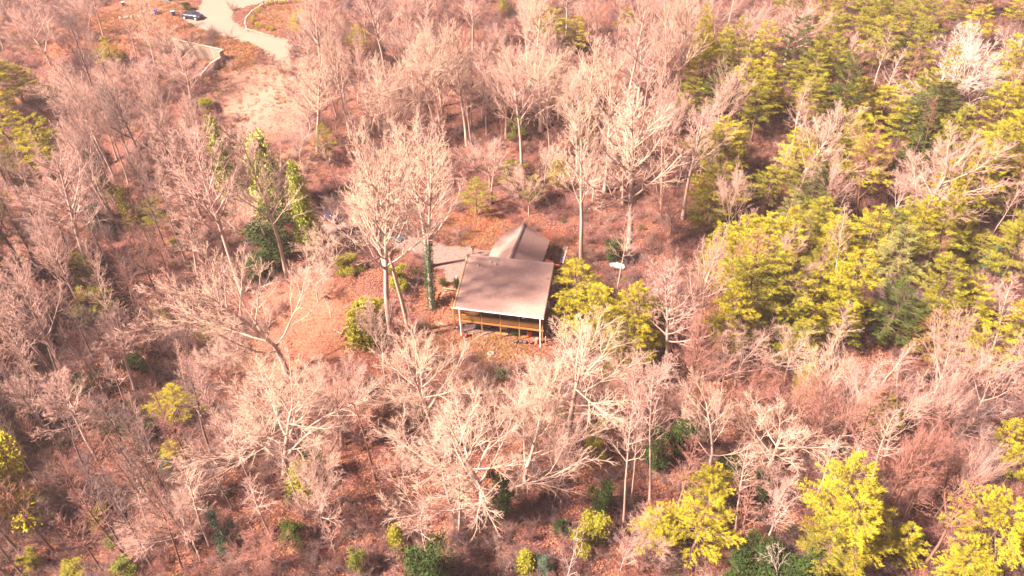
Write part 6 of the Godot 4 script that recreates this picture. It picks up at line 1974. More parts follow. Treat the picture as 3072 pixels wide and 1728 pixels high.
	plant("sapling", "sap", -78.1, -130.7, 12.8, 4.9, "1", "pinkish slender sapling well behind the big leaning trunk")
	plant("sapling", "sap", -63.0, -93.9, 12.1, 3.3, "3", "mauve grey slender sapling well in front of the big leaning trunk, sixth from left")
	plant("sapling", "sap", -62.1, -94.3, 12.7, 3.3, "3", "mauve grey slender sapling well in front of the big leaning trunk, rightmost of 7")
	plant("sapling", "sap", -59.5, -95.2, 14.1, 4.4, "2", "reddish slender sapling well left of the huge spreading cream oak, second from left")
	plant("sapling", "sap", -72.3, -81.5, 14.5, 4.0, "3", "mauve grey slender sapling well in front of the big leaning trunk, second from left")
	plant("sapling", "sap", -73.1, -78.4, 11.2, 4.0, "3", "mauve grey slender sapling in the middle left of the woods, second from left")
	plant("sapling", "sap", -76.4, -78.9, 9.1, 4.0, "3", "mauve grey slender sapling well behind the round yellow tree, third from left")
	plant("sapling", "sap", -70.1, -77.5, 9.7, 4.0, "3", "mauve grey slender sapling well behind the round yellow tree, fourth from left")
	plant("sapling", "sap", -66.3, -86.0, 7.0, 4.2, "3", "mauve grey slender sapling well in front of the big leaning trunk, fourth from left")
	plant("sapling", "sap", -55.8, -65.0, 10.3, 3.6, "1", "pinkish slender sapling well behind the round yellow tree, fourth from left")
	plant("sapling", "sap", -54.0, -64.6, 11.5, 3.9, "1", "pinkish slender sapling well behind the round yellow tree, rightmost of 5")
	plant("sapling", "sap", -45.8, -65.3, 6.7, 4.2, "3", "mauve grey slender sapling well behind the star shaped bare tree")
	plant("sapling", "sap", -70.6, -69.9, 6.7, 3.8, "3", "mauve grey slender sapling behind the round yellow tree, third from left")
	plant("sapling", "sap", -33.4, -51.5, 9.3, 5.6, "3", "mauve grey slender sapling behind the star shaped bare tree, rightmost of 3")
	plant("sapling", "sap", -20.1, -44.7, 7.7, 2.9, "1", "pinkish slender sapling in the lower left of the woods")
	plant("sapling", "sap", -6.5, -122.1, 13.9, 5.8, "1", "pinkish slender sapling in front of the tall forked tree, third from left")
	plant("sapling", "sap", 25.7, -65.1, 8.9, 4.5, "2", "reddish slender sapling behind the bleached spreading tree")
	plant("sapling", "sap", 44.0, -60.8, 9.0, 4.6, "1", "pinkish slender sapling in front of the grey thicket")
	plant("sapling", "sap", 48.4, -61.6, 4.8, 4.4, "2", "small reddish slender sapling in front of the grey thicket")
	plant("sapling", "sap", 16.4, -70.6, 17.1, 4.0, "2", "tall reddish slender sapling just behind the pine clump by the house")
	plant("sapling", "sap", 19.5, -76.8, 12.6, 4.3, "2", "reddish slender sapling just right of the white gas tank")
	plant("sapling", "sap", 22.1, -79.3, 10.7, 3.8, "2", "reddish slender sapling right of the white gas tank, left of two")
	plant("sapling", "sap", 19.2, -70.9, 13.9, 4.1, "2", "reddish slender sapling just right of the pine clump by the house")
	plant("sapling", "sap", 23.1, -72.0, 15.7, 4.1, "2", "reddish slender sapling right of the pine clump by the house")
	plant("sapling", "sap", 25.7, -74.7, 10.6, 4.2, "2", "reddish slender sapling well right of the white gas tank, left of two")
	plant("sapling", "sap", 11.3, -46.6, 22.0, 3.8, "1", "tall pinkish slender sapling left of the bleached spreading tree, leftmost of 3")
	plant("sapling", "sap", 12.3, -48.4, 20.8, 3.4, "1", "tall pinkish slender sapling left of the bleached spreading tree, second from left")
	plant("sapling", "sap", 12.7, -55.7, 14.6, 3.6, "2", "reddish slender sapling in front of the pine clump by the house")
	plant("sapling", "sap", 14.5, -48.7, 20.2, 4.2, "1", "tall pinkish slender sapling left of the bleached spreading tree, rightmost of 3")
	plant("sapling", "sap", 36.4, -44.1, 9.1, 2.7, "2", "reddish slender sapling well right of the white dead tree")
	plant("sapling", "sap", 39.8, -43.3, 8.5, 3.2, "2", "reddish slender sapling in the lower right of the woods, second from left")
	plant("sapling", "sap", -87.1, -117.3, 7.7, 5.1, "1", "pinkish slender sapling just left of the big leaning trunk, right of two")
	plant("sapling", "sap", -72.6, -116.7, 10.1, 4.2, "1", "pinkish slender sapling right of the big leaning trunk")
	plant("sapling", "sap", -62.5, -114.7, 11.5, 4.1, "1", "pinkish slender sapling just left of the tall feathery tree, second from left")
	plant("sapling", "sap", -61.0, -121.4, 9.1, 5.1, "1", "pinkish slender sapling just left of the tall feathery tree, rightmost of 3")
	plant("sapling", "sap", -41.5, -54.1, 11.7, 3.8, "3", "mauve grey slender sapling behind the star shaped bare tree, leftmost of 3")
	plant("sapling", "sap", 82.7, -108.1, 11.7, 3.9, "2", "reddish slender sapling right of the leaning white tree")
	plant("sapling", "sap", -81.7, -158.6, 11.1, 4.8, "1", "pinkish slender sapling left of the parked sedan, leftmost of 3")
	plant("sapling", "sap", -120.0, -169.6, 10.3, 3.8, "1", "pinkish slender sapling in the upper left of the woods, leftmost of 3")
	plant("sapling", "sap", -72.3, -126.2, 13.9, 4.2, "1", "pinkish slender sapling left of the tall feathery tree")
	plant("sapling", "sap", 40.0, -66.1, 11.2, 3.7, "1", "pinkish slender sapling in front of the dead snag")
	plant("sapling", "sap", -35.1, -45.0, 12.9, 3.7, "1", "pinkish slender sapling just behind the star shaped bare tree")
	plant("sapling", "sap", -12.4, -132.2, 14.9, 5.4, "0", "cream slender sapling just behind the tall forked tree")
	plant("sapling", "sap", -56.8, -95.8, 12.6, 4.3, "2", "reddish slender sapling left of the huge spreading cream oak, left of two")
	plant("sapling", "sap", 19.8, -153.8, 12.8, 4.5, "1", "pinkish slender sapling in the upper centre of the woods, left of two")
	plant("sapling", "sap", 24.9, -122.2, 14.3, 5.5, "1", "pinkish slender sapling well left of the bright yellow conical pine")
	plant("sapling", "sap", -3.8, -124.3, 9.9, 4.4, "1", "pinkish slender sapling in front of the tall forked tree, rightmost of 4")
	plant("sapling", "sap", 74.1, -87.8, 15.4, 4.9, "2", "reddish slender sapling well right of the large pink bare tree")
	plant("sapling", "sap", -61.2, -80.5, 12.1, 5.2, "3", "mauve grey slender sapling well in front of the big leaning trunk, fifth from left")
	plant("sapling", "sap", -27.4, -46.7, 10.7, 4.9, "1", "pinkish slender sapling right of the star shaped bare tree")
	plant("sapling", "sap", -31.6, -117.2, 12.7, 4.9, "1", "pinkish slender sapling well behind the shed, left of two")
	plant("sapling", "sap", -57.8, -104.9, 14.7, 5.2, "1", "pinkish slender sapling in front of the tall feathery tree")
	plant("sapling", "sap", -73.0, -66.1, 13.1, 5.3, "1", "pinkish slender sapling well behind the round yellow tree, leftmost of 5")
	plant("sapling", "sap", -64.5, -98.4, 12.8, 4.6, "2", "reddish slender sapling in front of the big leaning trunk, right of two")
	plant("sapling", "sap", -68.2, -70.0, 10.9, 4.9, "3", "mauve grey slender sapling behind the round yellow tree, fourth from left")
	plant("sapling", "sap", 48.0, -37.6, 13.9, 3.8, "1", "pinkish slender sapling in the lower right of the woods, second from left")
	plant("sapling", "sap", -16.7, -131.5, 13.4, 4.9, "1", "pinkish slender sapling just left of the tall forked tree, right of two")
	plant("sapling", "sap", -74.2, -111.3, 13.4, 4.2, "3", "mauve grey slender sapling just right of the big leaning trunk")
	plant("sapling", "sap", 15.2, -82.0, 15.6, 3.8, "1", "pinkish slender sapling just behind the white gas tank")
	plant("sapling", "sap", 32.3, -106.6, 12.8, 4.6, "1", "pinkish slender sapling in front of the bright yellow conical pine, left of two")
	plant("sapling", "sap", -28.5, -123.7, 11.3, 5.2, "1", "pinkish slender sapling well left of the tall forked tree")
	plant("sapling", "sap", -29.8, -154.9, 16.0, 4.3, "1", "pinkish slender sapling right of the stone edged flower bed, right of two")
	plant("sapling", "sap", 56.9, -77.8, 9.0, 4.2, "2", "reddish slender sapling behind the grey thicket")
	plant("sapling", "sap", -6.8, -126.0, 13.6, 5.3, "0", "cream slender sapling just right of the tall forked tree")
	plant("sapling", "sap", -107.7, -171.5, 12.2, 3.8, "1", "pinkish slender sapling in the upper left of the woods, rightmost of 3")
	plant("sapling", "sap", -81.6, -110.8, 15.8, 3.9, "2", "reddish slender sapling just left of the big leaning trunk")
	plant("sapling", "sap", 71.2, -77.0, 10.2, 4.8, "1", "pinkish slender sapling in the middle right of the woods")
	plant("sapling", "sap", -17.2, -113.0, 9.4, 3.9, "1", "pinkish slender sapling well in front of the tall forked tree, right of two")
	plant("sapling", "sap", 7.9, -139.7, 11.2, 5.6, "2", "reddish slender sapling well right of the tall forked tree")
	plant("sapling", "sap", -76.6, -155.2, 14.1, 4.6, "0", "cream slender sapling left of the parked sedan")
	plant("sapling", "sap", 58.5, -59.5, 10.9, 3.6, "1", "pinkish slender sapling well right of the grey thicket, right of two")
	plant("sapling", "sap", -25.9, -142.0, 11.9, 3.6, "2", "reddish slender sapling left of the tall forked tree, left of two")
	plant("sapling", "sap", -117.3, -169.0, 12.0, 4.7, "0", "cream slender sapling in the upper left of the woods, leftmost of 3")
	plant("sapling", "sap", -11.8, -118.1, 15.7, 4.4, "2", "reddish slender sapling in front of the tall forked tree, left of two")
	plant("sapling", "sap", -25.8, -111.5, 9.1, 5.1, "1", "pinkish slender sapling well behind the shed, right of two")
	plant("sapling", "sap", -71.2, -93.1, 10.2, 5.1, "1", "pinkish slender sapling in front of the big leaning trunk")
	plant("sapling", "sap", -75.8, -160.2, 13.7, 5.5, "0", "cream slender sapling just left of the parked sedan")
	plant("sapling", "sap", 20.9, -134.2, 14.7, 4.0, "1", "pinkish slender sapling in the upper centre of the woods, right of two")
	plant("sapling", "sap", -68.2, -55.8, 10.7, 4.3, "2", "reddish slender sapling left of the round yellow tree, right of two")
	plant("sapling", "sap", -57.2, -123.3, 10.4, 5.1, "1", "pinkish slender sapling just behind the tall feathery tree")
	plant("sapling", "sap", -19.6, -134.8, 14.8, 3.7, "1", "pinkish slender sapling just left of the tall forked tree, left of two")
	plant("sapling", "sap", -64.8, -82.4, 13.3, 4.1, "3", "mauve grey slender sapling well in front of the big leaning trunk, third from left")
	plant("sapling", "sap", -55.7, -51.7, 9.5, 4.0, "3", "mauve grey slender sapling in front of the round yellow tree, rightmost of 4")
	plant("sapling", "sap", -74.5, -88.3, 14.8, 4.3, "1", "pinkish slender sapling well in front of the big leaning trunk")
	plant("sapling", "sap", 20.9, -122.3, 10.3, 5.0, "2", "reddish slender sapling well left of the bright yellow conical pine, left of two")
	plant("sapling", "sap", -80.6, -100.2, 14.8, 3.9, "2", "reddish slender sapling in front of the big leaning trunk, left of two")
	plant("sapling", "sap", -18.0, -58.9, 12.1, 4.9, "1", "pinkish slender sapling in front of the timber frame")
	plant("sapling", "sap", 22.0, -57.2, 9.6, 4.3, "2", "reddish slender sapling just behind the bleached spreading tree")
	plant("sapling", "sap", 17.0, -55.8, 9.6, 4.2, "2", "reddish slender sapling left of the bleached spreading tree")
	plant("sapling", "sap", -14.9, -120.8, 13.7, 5.5, "1", "pinkish slender sapling in front of the tall forked tree, leftmost of 4")
	plant("sapling", "sap", 60.6, -119.6, 9.1, 5.3, "2", "reddish slender sapling well behind the rounded cream bare tree")
	plant("sapling", "sap", 60.0, -65.3, 12.3, 4.3, "1", "pinkish slender sapling well right of the grey thicket, left of two")
	plant("sapling", "sap", -114.2, -172.7, 14.4, 5.4, "0", "cream slender sapling in the upper left of the woods, second from left")
	plant("sapling", "sap", -9.9, -43.5, 10.5, 3.8, "1", "pinkish slender sapling well in front of the huge pale oak")
	plant("sapling", "sap", -83.8, -116.0, 13.3, 3.7, "1", "pinkish slender sapling just behind the big leaning trunk")
	plant("sapling", "sap", -62.1, -78.3, 11.6, 4.6, "1", "pinkish slender sapling in the middle left of the woods, left of two")
	plant("sapling", "sap", -7.8, -50.0, 10.0, 5.0, "1", "pinkish slender sapling just left of the huge pale oak")
	plant("sapling", "sap", 47.2, -150.9, 14.4, 5.1, "1", "pinkish slender sapling well behind the bright yellow conical pine, right of two")
	plant("sapling", "sap", -90.9, -113.9, 11.4, 4.4, "2", "reddish slender sapling left of the big leaning trunk")
	plant("sapling", "sap", 31.8, -140.4, 10.5, 5.4, "1", "pinkish slender sapling well behind the bright yellow conical pine, left of two")
	plant("sapling", "sap", -32.3, -136.8, 15.8, 4.5, "1", "pinkish slender sapling right of the stone edged flower bed, left of two")
	plant("sapling", "sap", -78.7, -147.4, 10.8, 4.4, "1", "pinkish slender sapling left of the timber retaining wall")
	plant("sapling", "sap", 24.7, -60.1, 14.0, 3.6, "1", "pinkish slender sapling behind the bleached spreading tree, right of two")
	plant("sapling", "sap", 66.2, -122.1, 10.8, 5.3, "1", "pinkish slender sapling left of the leaning white tree, left of two")
	plant("sapling", "sap", -17.2, -67.8, 11.2, 3.7, "0", "cream slender sapling just right of the timber frame")
	plant("sapling", "sap", 24.9, -42.1, 11.8, 3.9, "1", "pinkish slender sapling behind the white dead tree")
	plant("sapling", "sap", -81.0, -88.9, 11.0, 4.2, "2", "reddish slender sapling well in front of the big leaning trunk")
	plant("sapling", "sap", -23.8, -131.6, 10.7, 3.7, "1", "pinkish slender sapling left of the tall forked tree")
	plant("sapling", "sap", -77.7, -135.8, 13.9, 4.4, "1", "pinkish slender sapling well left of the timber retaining wall, rightmost of 4")
	plant("sapling", "sap", 17.7, -59.7, 10.8, 5.1, "1", "pinkish slender sapling behind the bleached spreading tree, left of two")
	plant("sapling", "sap", 23.7, -141.3, 11.0, 4.4, "2", "reddish slender sapling in the upper centre of the woods")
	plant("sapling", "sap", -15.4, -115.6, 14.8, 4.2, "0", "cream slender sapling in front of the tall forked tree")
	plant("sapling", "sap", 22.0, -76.0, 12.4, 3.6, "2", "reddish slender sapling right of the white gas tank, right of two")
	plant("sapling", "sap", -81.2, -136.6, 15.8, 4.9, "1", "pinkish slender sapling well left of the timber retaining wall, leftmost of 4")
	plant("sapling", "sap", -13.1, -113.1, 14.1, 5.1, "1", "pinkish slender sapling in front of the tall forked tree, second from left")
	plant("sapling", "sap", 35.6, -49.6, 15.3, 4.8, "2", "reddish slender sapling in the lower right of the woods, leftmost of 4")
	plant("sapling", "sap", -50.2, -85.8, 14.0, 3.9, "3", "mauve grey slender sapling left of the huge spreading cream oak, rightmost of 3")
	plant("sapling", "sap", -66.1, -106.0, 9.7, 4.5, "2", "reddish slender sapling right of the big leaning trunk")
	plant("sapling", "sap", -6.7, -46.6, 12.8, 4.6, "0", "cream slender sapling in front of the huge pale oak")
	plant("sapling", "sap", 28.0, -104.8, 9.6, 4.2, "1", "pinkish slender sapling well in front of the bright yellow conical pine")
	plant("sapling", "sap", 14.5, -72.6, 10.2, 3.6, "2", "reddish slender sapling just behind the pine clump by the house")
	plant("sapling", "sap", 23.7, -109.6, 13.6, 4.1, "2", "reddish slender sapling well left of the bright yellow conical pine, right of two")
	plant("sapling", "sap", 28.0, -75.6, 12.9, 4.7, "2", "reddish slender sapling well right of the white gas tank, right of two")
	plant("sapling", "sap", -54.9, -67.7, 14.1, 3.8, "2", "reddish slender sapling well behind the round yellow tree, rightmost of 3")
	plant("sapling", "sap", -44.3, -51.6, 12.6, 3.6, "1", "pinkish slender sapling behind the star shaped bare tree")
	plant("sapling", "sap", 55.3, -49.7, 10.5, 4.9, "1", "pinkish slender sapling in the lower right of the woods, rightmost of 3")
	plant("sapling", "sap", -83.0, -86.7, 10.6, 3.7, "2", "reddish slender sapling in the middle left of the woods")
	plant("sapling", "sap", -54.6, -82.7, 13.3, 4.5, "2", "reddish slender sapling well left of the huge spreading cream oak, rightmost of 4")
	plant("sapling", "sap", -60.9, -69.1, 11.4, 5.5, "2", "reddish slender sapling well behind the round yellow tree, second from left")
	plant("sapling", "sap", -121.2, -175.9, 10.2, 4.4, "1", "pinkish slender sapling in the upper left of the woods, second from left")
	plant("sapling", "sap", 37.6, -47.4, 13.2, 4.3, "1", "pinkish slender sapling in the lower right of the woods, leftmost of 3")
	plant("sapling", "sap", 25.5, -105.9, 9.8, 5.5, "1", "pinkish slender sapling well behind the white gas tank")
	plant("sapling", "sap", 50.6, -93.1, 9.5, 4.4, "1", "pinkish slender sapling behind the dead snag")
	plant("sapling", "sap", 40.0, -39.2, 15.6, 4.6, "2", "reddish slender sapling in the lower right of the woods, third from left")
	plant("sapling", "sap", 26.7, -140.2, 14.3, 4.5, "2", "reddish slender sapling well behind the bright yellow conical pine")
	plant("sapling", "sap", 64.8, -114.4, 12.4, 5.5, "1", "pinkish slender sapling left of the leaning white tree, right of two")
	plant("sapling", "sap", 32.3, -47.6, 10.0, 5.4, "1", "pinkish slender sapling well behind the white dead tree, left of two")
	plant("sapling", "sap", -82.7, -107.2, 15.4, 4.2, "3", "mauve grey slender sapling just left of the big leaning trunk")
	plant("sapling", "sap", 22.3, -41.6, 12.5, 3.6, "2", "reddish slender sapling behind the white dead tree")
	plant("sapling", "sap", -83.5, -144.4, 11.2, 5.1, "1", "pinkish slender sapling well left of the timber retaining wall, third from left")
	plant("sapling", "sap", -79.4, -107.3, 12.6, 5.0, "2", "reddish slender sapling just in front of the big leaning trunk")
	plant("sapling", "sap", -21.6, -128.3, 13.7, 4.3, "2", "reddish slender sapling left of the tall forked tree, right of two")
	plant("sapling", "sap", -83.3, -165.5, 9.8, 5.5, "1", "pinkish slender sapling left of the parked sedan, second from left")
	plant("sapling", "sap", -1.7, -115.9, 10.9, 4.7, "2", "reddish slender sapling in front of the tall forked tree, right of two")
	plant("sapling", "sap", -67.6, -130.3, 12.6, 4.0, "1", "pinkish slender sapling behind the tall feathery tree")
	plant("sapling", "sap", 16.7, -45.7, 13.8, 4.2, "2", "reddish slender sapling in front of the bleached spreading tree")
	plant("sapling", "sap", 23.0, -44.9, 11.4, 5.3, "1", "pinkish slender sapling in front of the bleached spreading tree")
	plant("sapling", "sap", -48.0, -46.6, 11.6, 3.6, "2", "reddish slender sapling in front of the round yellow tree, right of two")
	plant("sapling", "sap", -81.5, -167.2, 13.8, 5.1, "1", "pinkish slender sapling left of the parked sedan, rightmost of 3")
	plant("sapling", "sap", -35.6, -59.1, 14.6, 4.6, "1", "pinkish slender sapling well in front of the huge spreading cream oak, right of two")
	plant("sapling", "sap", 37.9, -55.0, 14.3, 4.3, "1", "pinkish slender sapling well in front of the grey thicket")
	plant("sapling", "sap", -11.6, -144.1, 14.2, 5.1, "2", "reddish slender sapling behind the tall forked tree, left of two")
	plant("sapling", "sap", 20.5, -68.3, 11.9, 4.3, "1", "pinkish slender sapling right of the pine clump by the house")
	plant("sapling", "sap", 33.3, -109.5, 15.3, 5.2, "1", "pinkish slender sapling in front of the bright yellow conical pine, right of two")
	plant("sapling", "sap", -37.6, -141.2, 13.2, 4.8, "0", "cream slender sapling in front of the stone edged flower bed")
	plant("sapling", "sap", -113.5, -178.1, 11.6, 4.6, "0", "cream slender sapling in the upper left of the woods, rightmost of 3")
	plant("sapling", "sap", -9.0, -143.2, 15.1, 3.6, "2", "reddish slender sapling behind the tall forked tree, right of two")
	plant("sapling", "sap", 7.7, -117.1, 12.2, 4.3, "1", "pinkish slender sapling well behind the garage wing")
	plant("sapling", "sap", -80.3, -122.5, 15.9, 5.5, "2", "reddish slender sapling behind the big leaning trunk")
	plant("sapling", "sap", -33.5, -133.6, 13.8, 5.5, "1", "pinkish slender sapling in front of the stone edged flower bed")
	plant("sapling", "sap", -84.2, -148.5, 14.2, 5.3, "1", "pinkish slender sapling well left of the timber retaining wall, second from left")
	plant("sapling", "sap", 43.3, -95.2, 14.0, 3.6, "1", "pinkish slender sapling just in front of the rounded cream bare tree")
	plant("sapling", "sap", 50.9, -40.0, 9.3, 4.4, "2", "reddish slender sapling in the lower right of the woods, rightmost of 4")
	plant("sapling", "sap", -56.5, -73.3, 9.6, 5.2, "1", "pinkish slender sapling in the middle left of the woods, right of two")
	plant("sapling", "sap", -88.5, -99.3, 9.5, 4.1, "3", "mauve grey slender sapling well in front of the big leaning trunk, leftmost of 7")
	plant("sapling", "sap", -13.8, -70.3, 11.6, 5.3, "2", "reddish slender sapling right of the timber frame")
	plant("sapling", "sap", 67.8, -114.6, 13.1, 5.5, "2", "reddish slender sapling left of the leaning white tree")
	plant("sapling", "sap", -43.8, -69.7, 11.8, 4.7, "2", "reddish slender sapling well in front of the huge spreading cream oak, left of two")
	plant("sapling", "sap", -31.8, -54.1, 14.0, 4.7, "1", "pinkish slender sapling well behind the star shaped bare tree, right of two")
	plant("sapling", "sap", -67.1, -72.8, 15.9, 3.9, "1", "pinkish slender sapling well behind the round yellow tree, second from left")
	plant("sapling", "sap", -64.1, -65.1, 9.6, 4.4, "2", "reddish slender sapling behind the round yellow tree")
	plant("sapling", "sap", 31.4, -53.7, 14.1, 3.6, "2", "reddish slender sapling well right of the bleached spreading tree")
	plant("sapling", "sap", -63.2, -48.7, 14.5, 4.1, "2", "reddish slender sapling in front of the round yellow tree, left of two")
	plant("sapling", "sap", 67.5, -104.0, 11.7, 4.7, "2", "reddish slender sapling in front of the leaning white tree")
	plant("sapling", "sap", -89.7, -102.4, 15.7, 4.2, "2", "reddish slender sapling well left of the big leaning trunk")
	plant("sapling", "sap", -97.6, -120.3, 14.1, 4.6, "1", "pinkish slender sapling left of the big leaning trunk, left of two")
	plant("sapling", "sap", 41.2, -76.7, 14.3, 3.9, "1", "pinkish slender sapling just left of the dead snag")
	plant("sapling", "sap", 77.9, -104.3, 14.8, 4.2, "1", "pinkish slender sapling in front of the leaning white tree")
	plant("sapling", "sap", -35.8, -66.0, 10.0, 4.0, "2", "reddish slender sapling well in front of the huge spreading cream oak, right of two")
	plant("sapling", "sap", -53.6, -103.2, 14.5, 5.2, "3", "mauve grey slender sapling in front of the tall feathery tree")
	plant("sapling", "sap", 25.3, -101.7, 13.9, 4.6, "2", "reddish slender sapling well behind the white gas tank")
	plant("sapling", "sap", -65.0, -119.0, 9.9, 4.3, "1", "pinkish slender sapling just left of the tall feathery tree, leftmost of 3")
	plant("sapling", "sap", -81.5, -81.9, 11.4, 3.6, "3", "mauve grey slender sapling in the middle left of the woods, leftmost of 3")
	plant("sapling", "sap", -16.8, -53.8, 15.5, 4.0, "2", "reddish slender sapling well in front of the timber frame")
	plant("sapling", "sap", -3.2, -107.4, 12.4, 4.9, "1", "pinkish slender sapling behind the garage wing")
	plant("sapling", "sap", -47.6, -74.3, 10.9, 3.9, "1", "pinkish slender sapling well in front of the huge spreading cream oak, left of two")
	plant("sapling", "sap", 13.2, -150.9, 13.7, 5.3, "0", "cream slender sapling in the upper centre of the woods")
	plant("sapling", "sap", -37.0, -154.7, 12.3, 3.7, "0", "cream slender sapling right of the stone edged flower bed")
	plant("sapling", "sap", 34.8, -46.7, 9.7, 4.6, "1", "pinkish slender sapling well behind the white dead tree, right of two")
	plant("sapling", "sap", -40.2, -56.6, 12.3, 5.0, "2", "reddish slender sapling behind the star shaped bare tree, right of two")
	plant("sapling", "sap", -34.9, -47.2, 14.0, 4.8, "0", "cream slender sapling just behind the star shaped bare tree")
	plant("sapling", "sap", -24.3, -144.6, 12.5, 4.1, "0", "cream slender sapling left of the tall forked tree")
	plant("sapling", "sap", -92.1, -167.1, 14.1, 5.0, "1", "pinkish slender sapling well left of the parked sedan")
	plant("sapling", "sap", -24.3, -49.3, 13.0, 3.8, "1", "pinkish slender sapling well right of the star shaped bare tree")
	plant("sapling", "sap", 98.2, -134.9, 15.2, 3.7, "2", "reddish slender sapling well behind the leaning white tree")
	plant("sapling", "sap", -90.7, -120.1, 15.2, 3.7, "0", "cream slender sapling behind the big leaning trunk")
	plant("sapling", "sap", -59.5, -113.7, 10.6, 5.5, "2", "reddish slender sapling just in front of the tall feathery tree")
	plant("sapling", "sap", -18.8, -146.0, 11.4, 4.3, "1", "pinkish slender sapling behind the tall forked tree")
	plant("sapling", "sap", 47.6, -107.5, 14.1, 4.6, "1", "pinkish slender sapling just behind the rounded cream bare tree")
	plant("sapling", "sap", -59.3, -89.9, 12.7, 5.2, "2", "reddish slender sapling well left of the huge spreading cream oak, leftmost of 4")
	plant("sapling", "sap", 69.7, -85.5, 14.2, 5.1, "1", "pinkish slender sapling well right of the large pink bare tree")
	plant("sapling", "sap", -77.4, -75.1, 11.5, 4.3, "3", "mauve grey slender sapling well behind the round yellow tree, second from left")
	plant("sapling", "sap", -47.4, -90.4, 12.6, 4.1, "1", "pinkish slender sapling just left of the huge spreading cream oak")
	plant("sapling", "sap", -94.8, -119.0, 9.2, 4.1, "1", "pinkish slender sapling left of the big leaning trunk, right of two")
	plant("sapling", "sap", -53.5, -88.6, 9.3, 3.9, "2", "reddish slender sapling left of the huge spreading cream oak, right of two")
	plant("sapling", "sap", -20.8, -109.4, 14.9, 4.0, "1", "pinkish slender sapling well in front of the tall forked tree, left of two")
	plant("sapling", "sap", -38.0, -53.5, 11.2, 4.7, "3", "mauve grey slender sapling behind the star shaped bare tree, second from left")
	plant("sapling", "sap", -71.3, -74.1, 13.2, 5.4, "2", "reddish slender sapling well behind the round yellow tree, leftmost of 3")
	plant("sapling", "sap", -56.3, -60.8, 15.2, 3.8, "3", "mauve grey slender sapling behind the round yellow tree, rightmost of 5")
	plant("sapling", "sap", 44.3, -76.7, 15.1, 4.8, "1", "pinkish slender sapling just behind the dead snag")
	plant("sapling", "sap", 31.4, -74.3, 15.3, 5.2, "2", "reddish slender sapling well left of the dead snag")
	plant("sapling", "sap", -65.9, -61.7, 13.1, 4.4, "3", "mauve grey slender sapling just behind the round yellow tree, left of two")
	plant("sapling", "sap", -59.0, -73.9, 16.0, 4.2, "2", "tall reddish slender sapling in the middle left of the woods")
	plant("sapling", "sap", -42.8, -52.0, 16.1, 4.2, "3", "tall mauve grey slender sapling behind the star shaped bare tree, left of two")
	plant("sapling", "sap", -43.9, -46.6, 14.5, 4.5, "2", "reddish slender sapling left of the star shaped bare tree")
	plant("sapling", "sap", -65.5, -52.9, 15.2, 3.4, "2", "reddish slender sapling left of the round yellow tree, left of two")
	plant("sapling", "sap", -60.7, -84.0, 18.3, 4.4, "1", "tall pinkish slender sapling well in front of the big leaning trunk, right of two")
	plant("sapling", "sap", -70.7, -63.3, 15.2, 4.5, "3", "mauve grey slender sapling behind the round yellow tree, leftmost of 5")
	plant("sapling", "sap", -41.2, -50.2, 18.4, 4.2, "2", "tall reddish slender sapling behind the star shaped bare tree")
	plant("sapling", "sap", -59.5, -48.6, 15.0, 4.2, "3", "mauve grey slender sapling in front of the round yellow tree, third from left")
	plant("sapling", "sap", -36.3, -46.6, 18.7, 3.2, "3", "tall mauve grey slender sapling just behind the star shaped bare tree")
	plant("sapling", "sap", -65.0, -108.4, 18.3, 4.3, "2", "tall reddish slender sapling right of the big leaning trunk")
	plant("sapling", "sap", -66.6, -69.8, 17.9, 3.6, "3", "tall mauve grey slender sapling well behind the round yellow tree")
	plant("sapling", "sap", -61.1, -75.0, 14.7, 4.6, "3", "mauve grey slender sapling in the middle left of the woods, rightmost of 3")
	plant("sapling", "sap", -87.5, -120.3, 18.9, 3.5, "1", "tall pinkish slender sapling behind the big leaning trunk, left of two")
	plant("sapling", "sap", -56.9, -51.4, 18.7, 4.3, "2", "tall reddish slender sapling just in front of the round yellow tree")
	plant("sapling", "sap", -64.0, -57.0, 14.1, 4.1, "3", "mauve grey slender sapling just left of the round yellow tree")
	plant("sapling", "sap", -63.2, -71.9, 14.3, 3.4, "1", "pinkish slender sapling well behind the round yellow tree, third from left")
	plant("sapling", "sap", -80.2, -125.2, 13.7, 3.4, "1", "pinkish slender sapling behind the big leaning trunk, right of two")
	plant("sapling", "sap", -71.3, -104.6, 16.2, 3.7, "1", "tall pinkish slender sapling just right of the big leaning trunk")
	plant("sapling", "sap", -63.2, -60.8, 14.1, 3.3, "3", "mauve grey slender sapling just behind the round yellow tree, right of two")
	plant("sapling", "sap", -66.9, -95.0, 18.6, 3.3, "1", "tall pinkish slender sapling in front of the big leaning trunk")
	plant("sapling", "sap", -40.7, -52.4, 18.5, 4.1, "3", "tall mauve grey slender sapling behind the star shaped bare tree, right of two")
	plant("sapling", "sap", -40.9, -58.9, 16.0, 4.2, "2", "tall reddish slender sapling well behind the star shaped bare tree")
	plant("sapling", "sap", -51.6, -63.1, 14.4, 4.6, "3", "mauve grey slender sapling well behind the round yellow tree, rightmost of 5")
	plant("sapling", "sap", -78.7, -117.3, 14.0, 4.4, "3", "mauve grey slender sapling just behind the big leaning trunk, right of two")
	plant("sapling", "sap", -43.7, -56.8, 16.4, 3.5, "3", "tall mauve grey slender sapling well behind the star shaped bare tree, right of two")
	plant("sapling", "sap", -53.2, -77.4, 13.1, 4.8, "2", "reddish slender sapling well left of the huge spreading cream oak, third from left")
	plant("sapling", "sap", -73.2, -67.9, 14.4, 4.3, "3", "mauve grey slender sapling well behind the round yellow tree, leftmost of 5")
	plant("sapling", "sap", -62.4, -65.9, 18.8, 4.2, "3", "tall mauve grey slender sapling behind the round yellow tree")
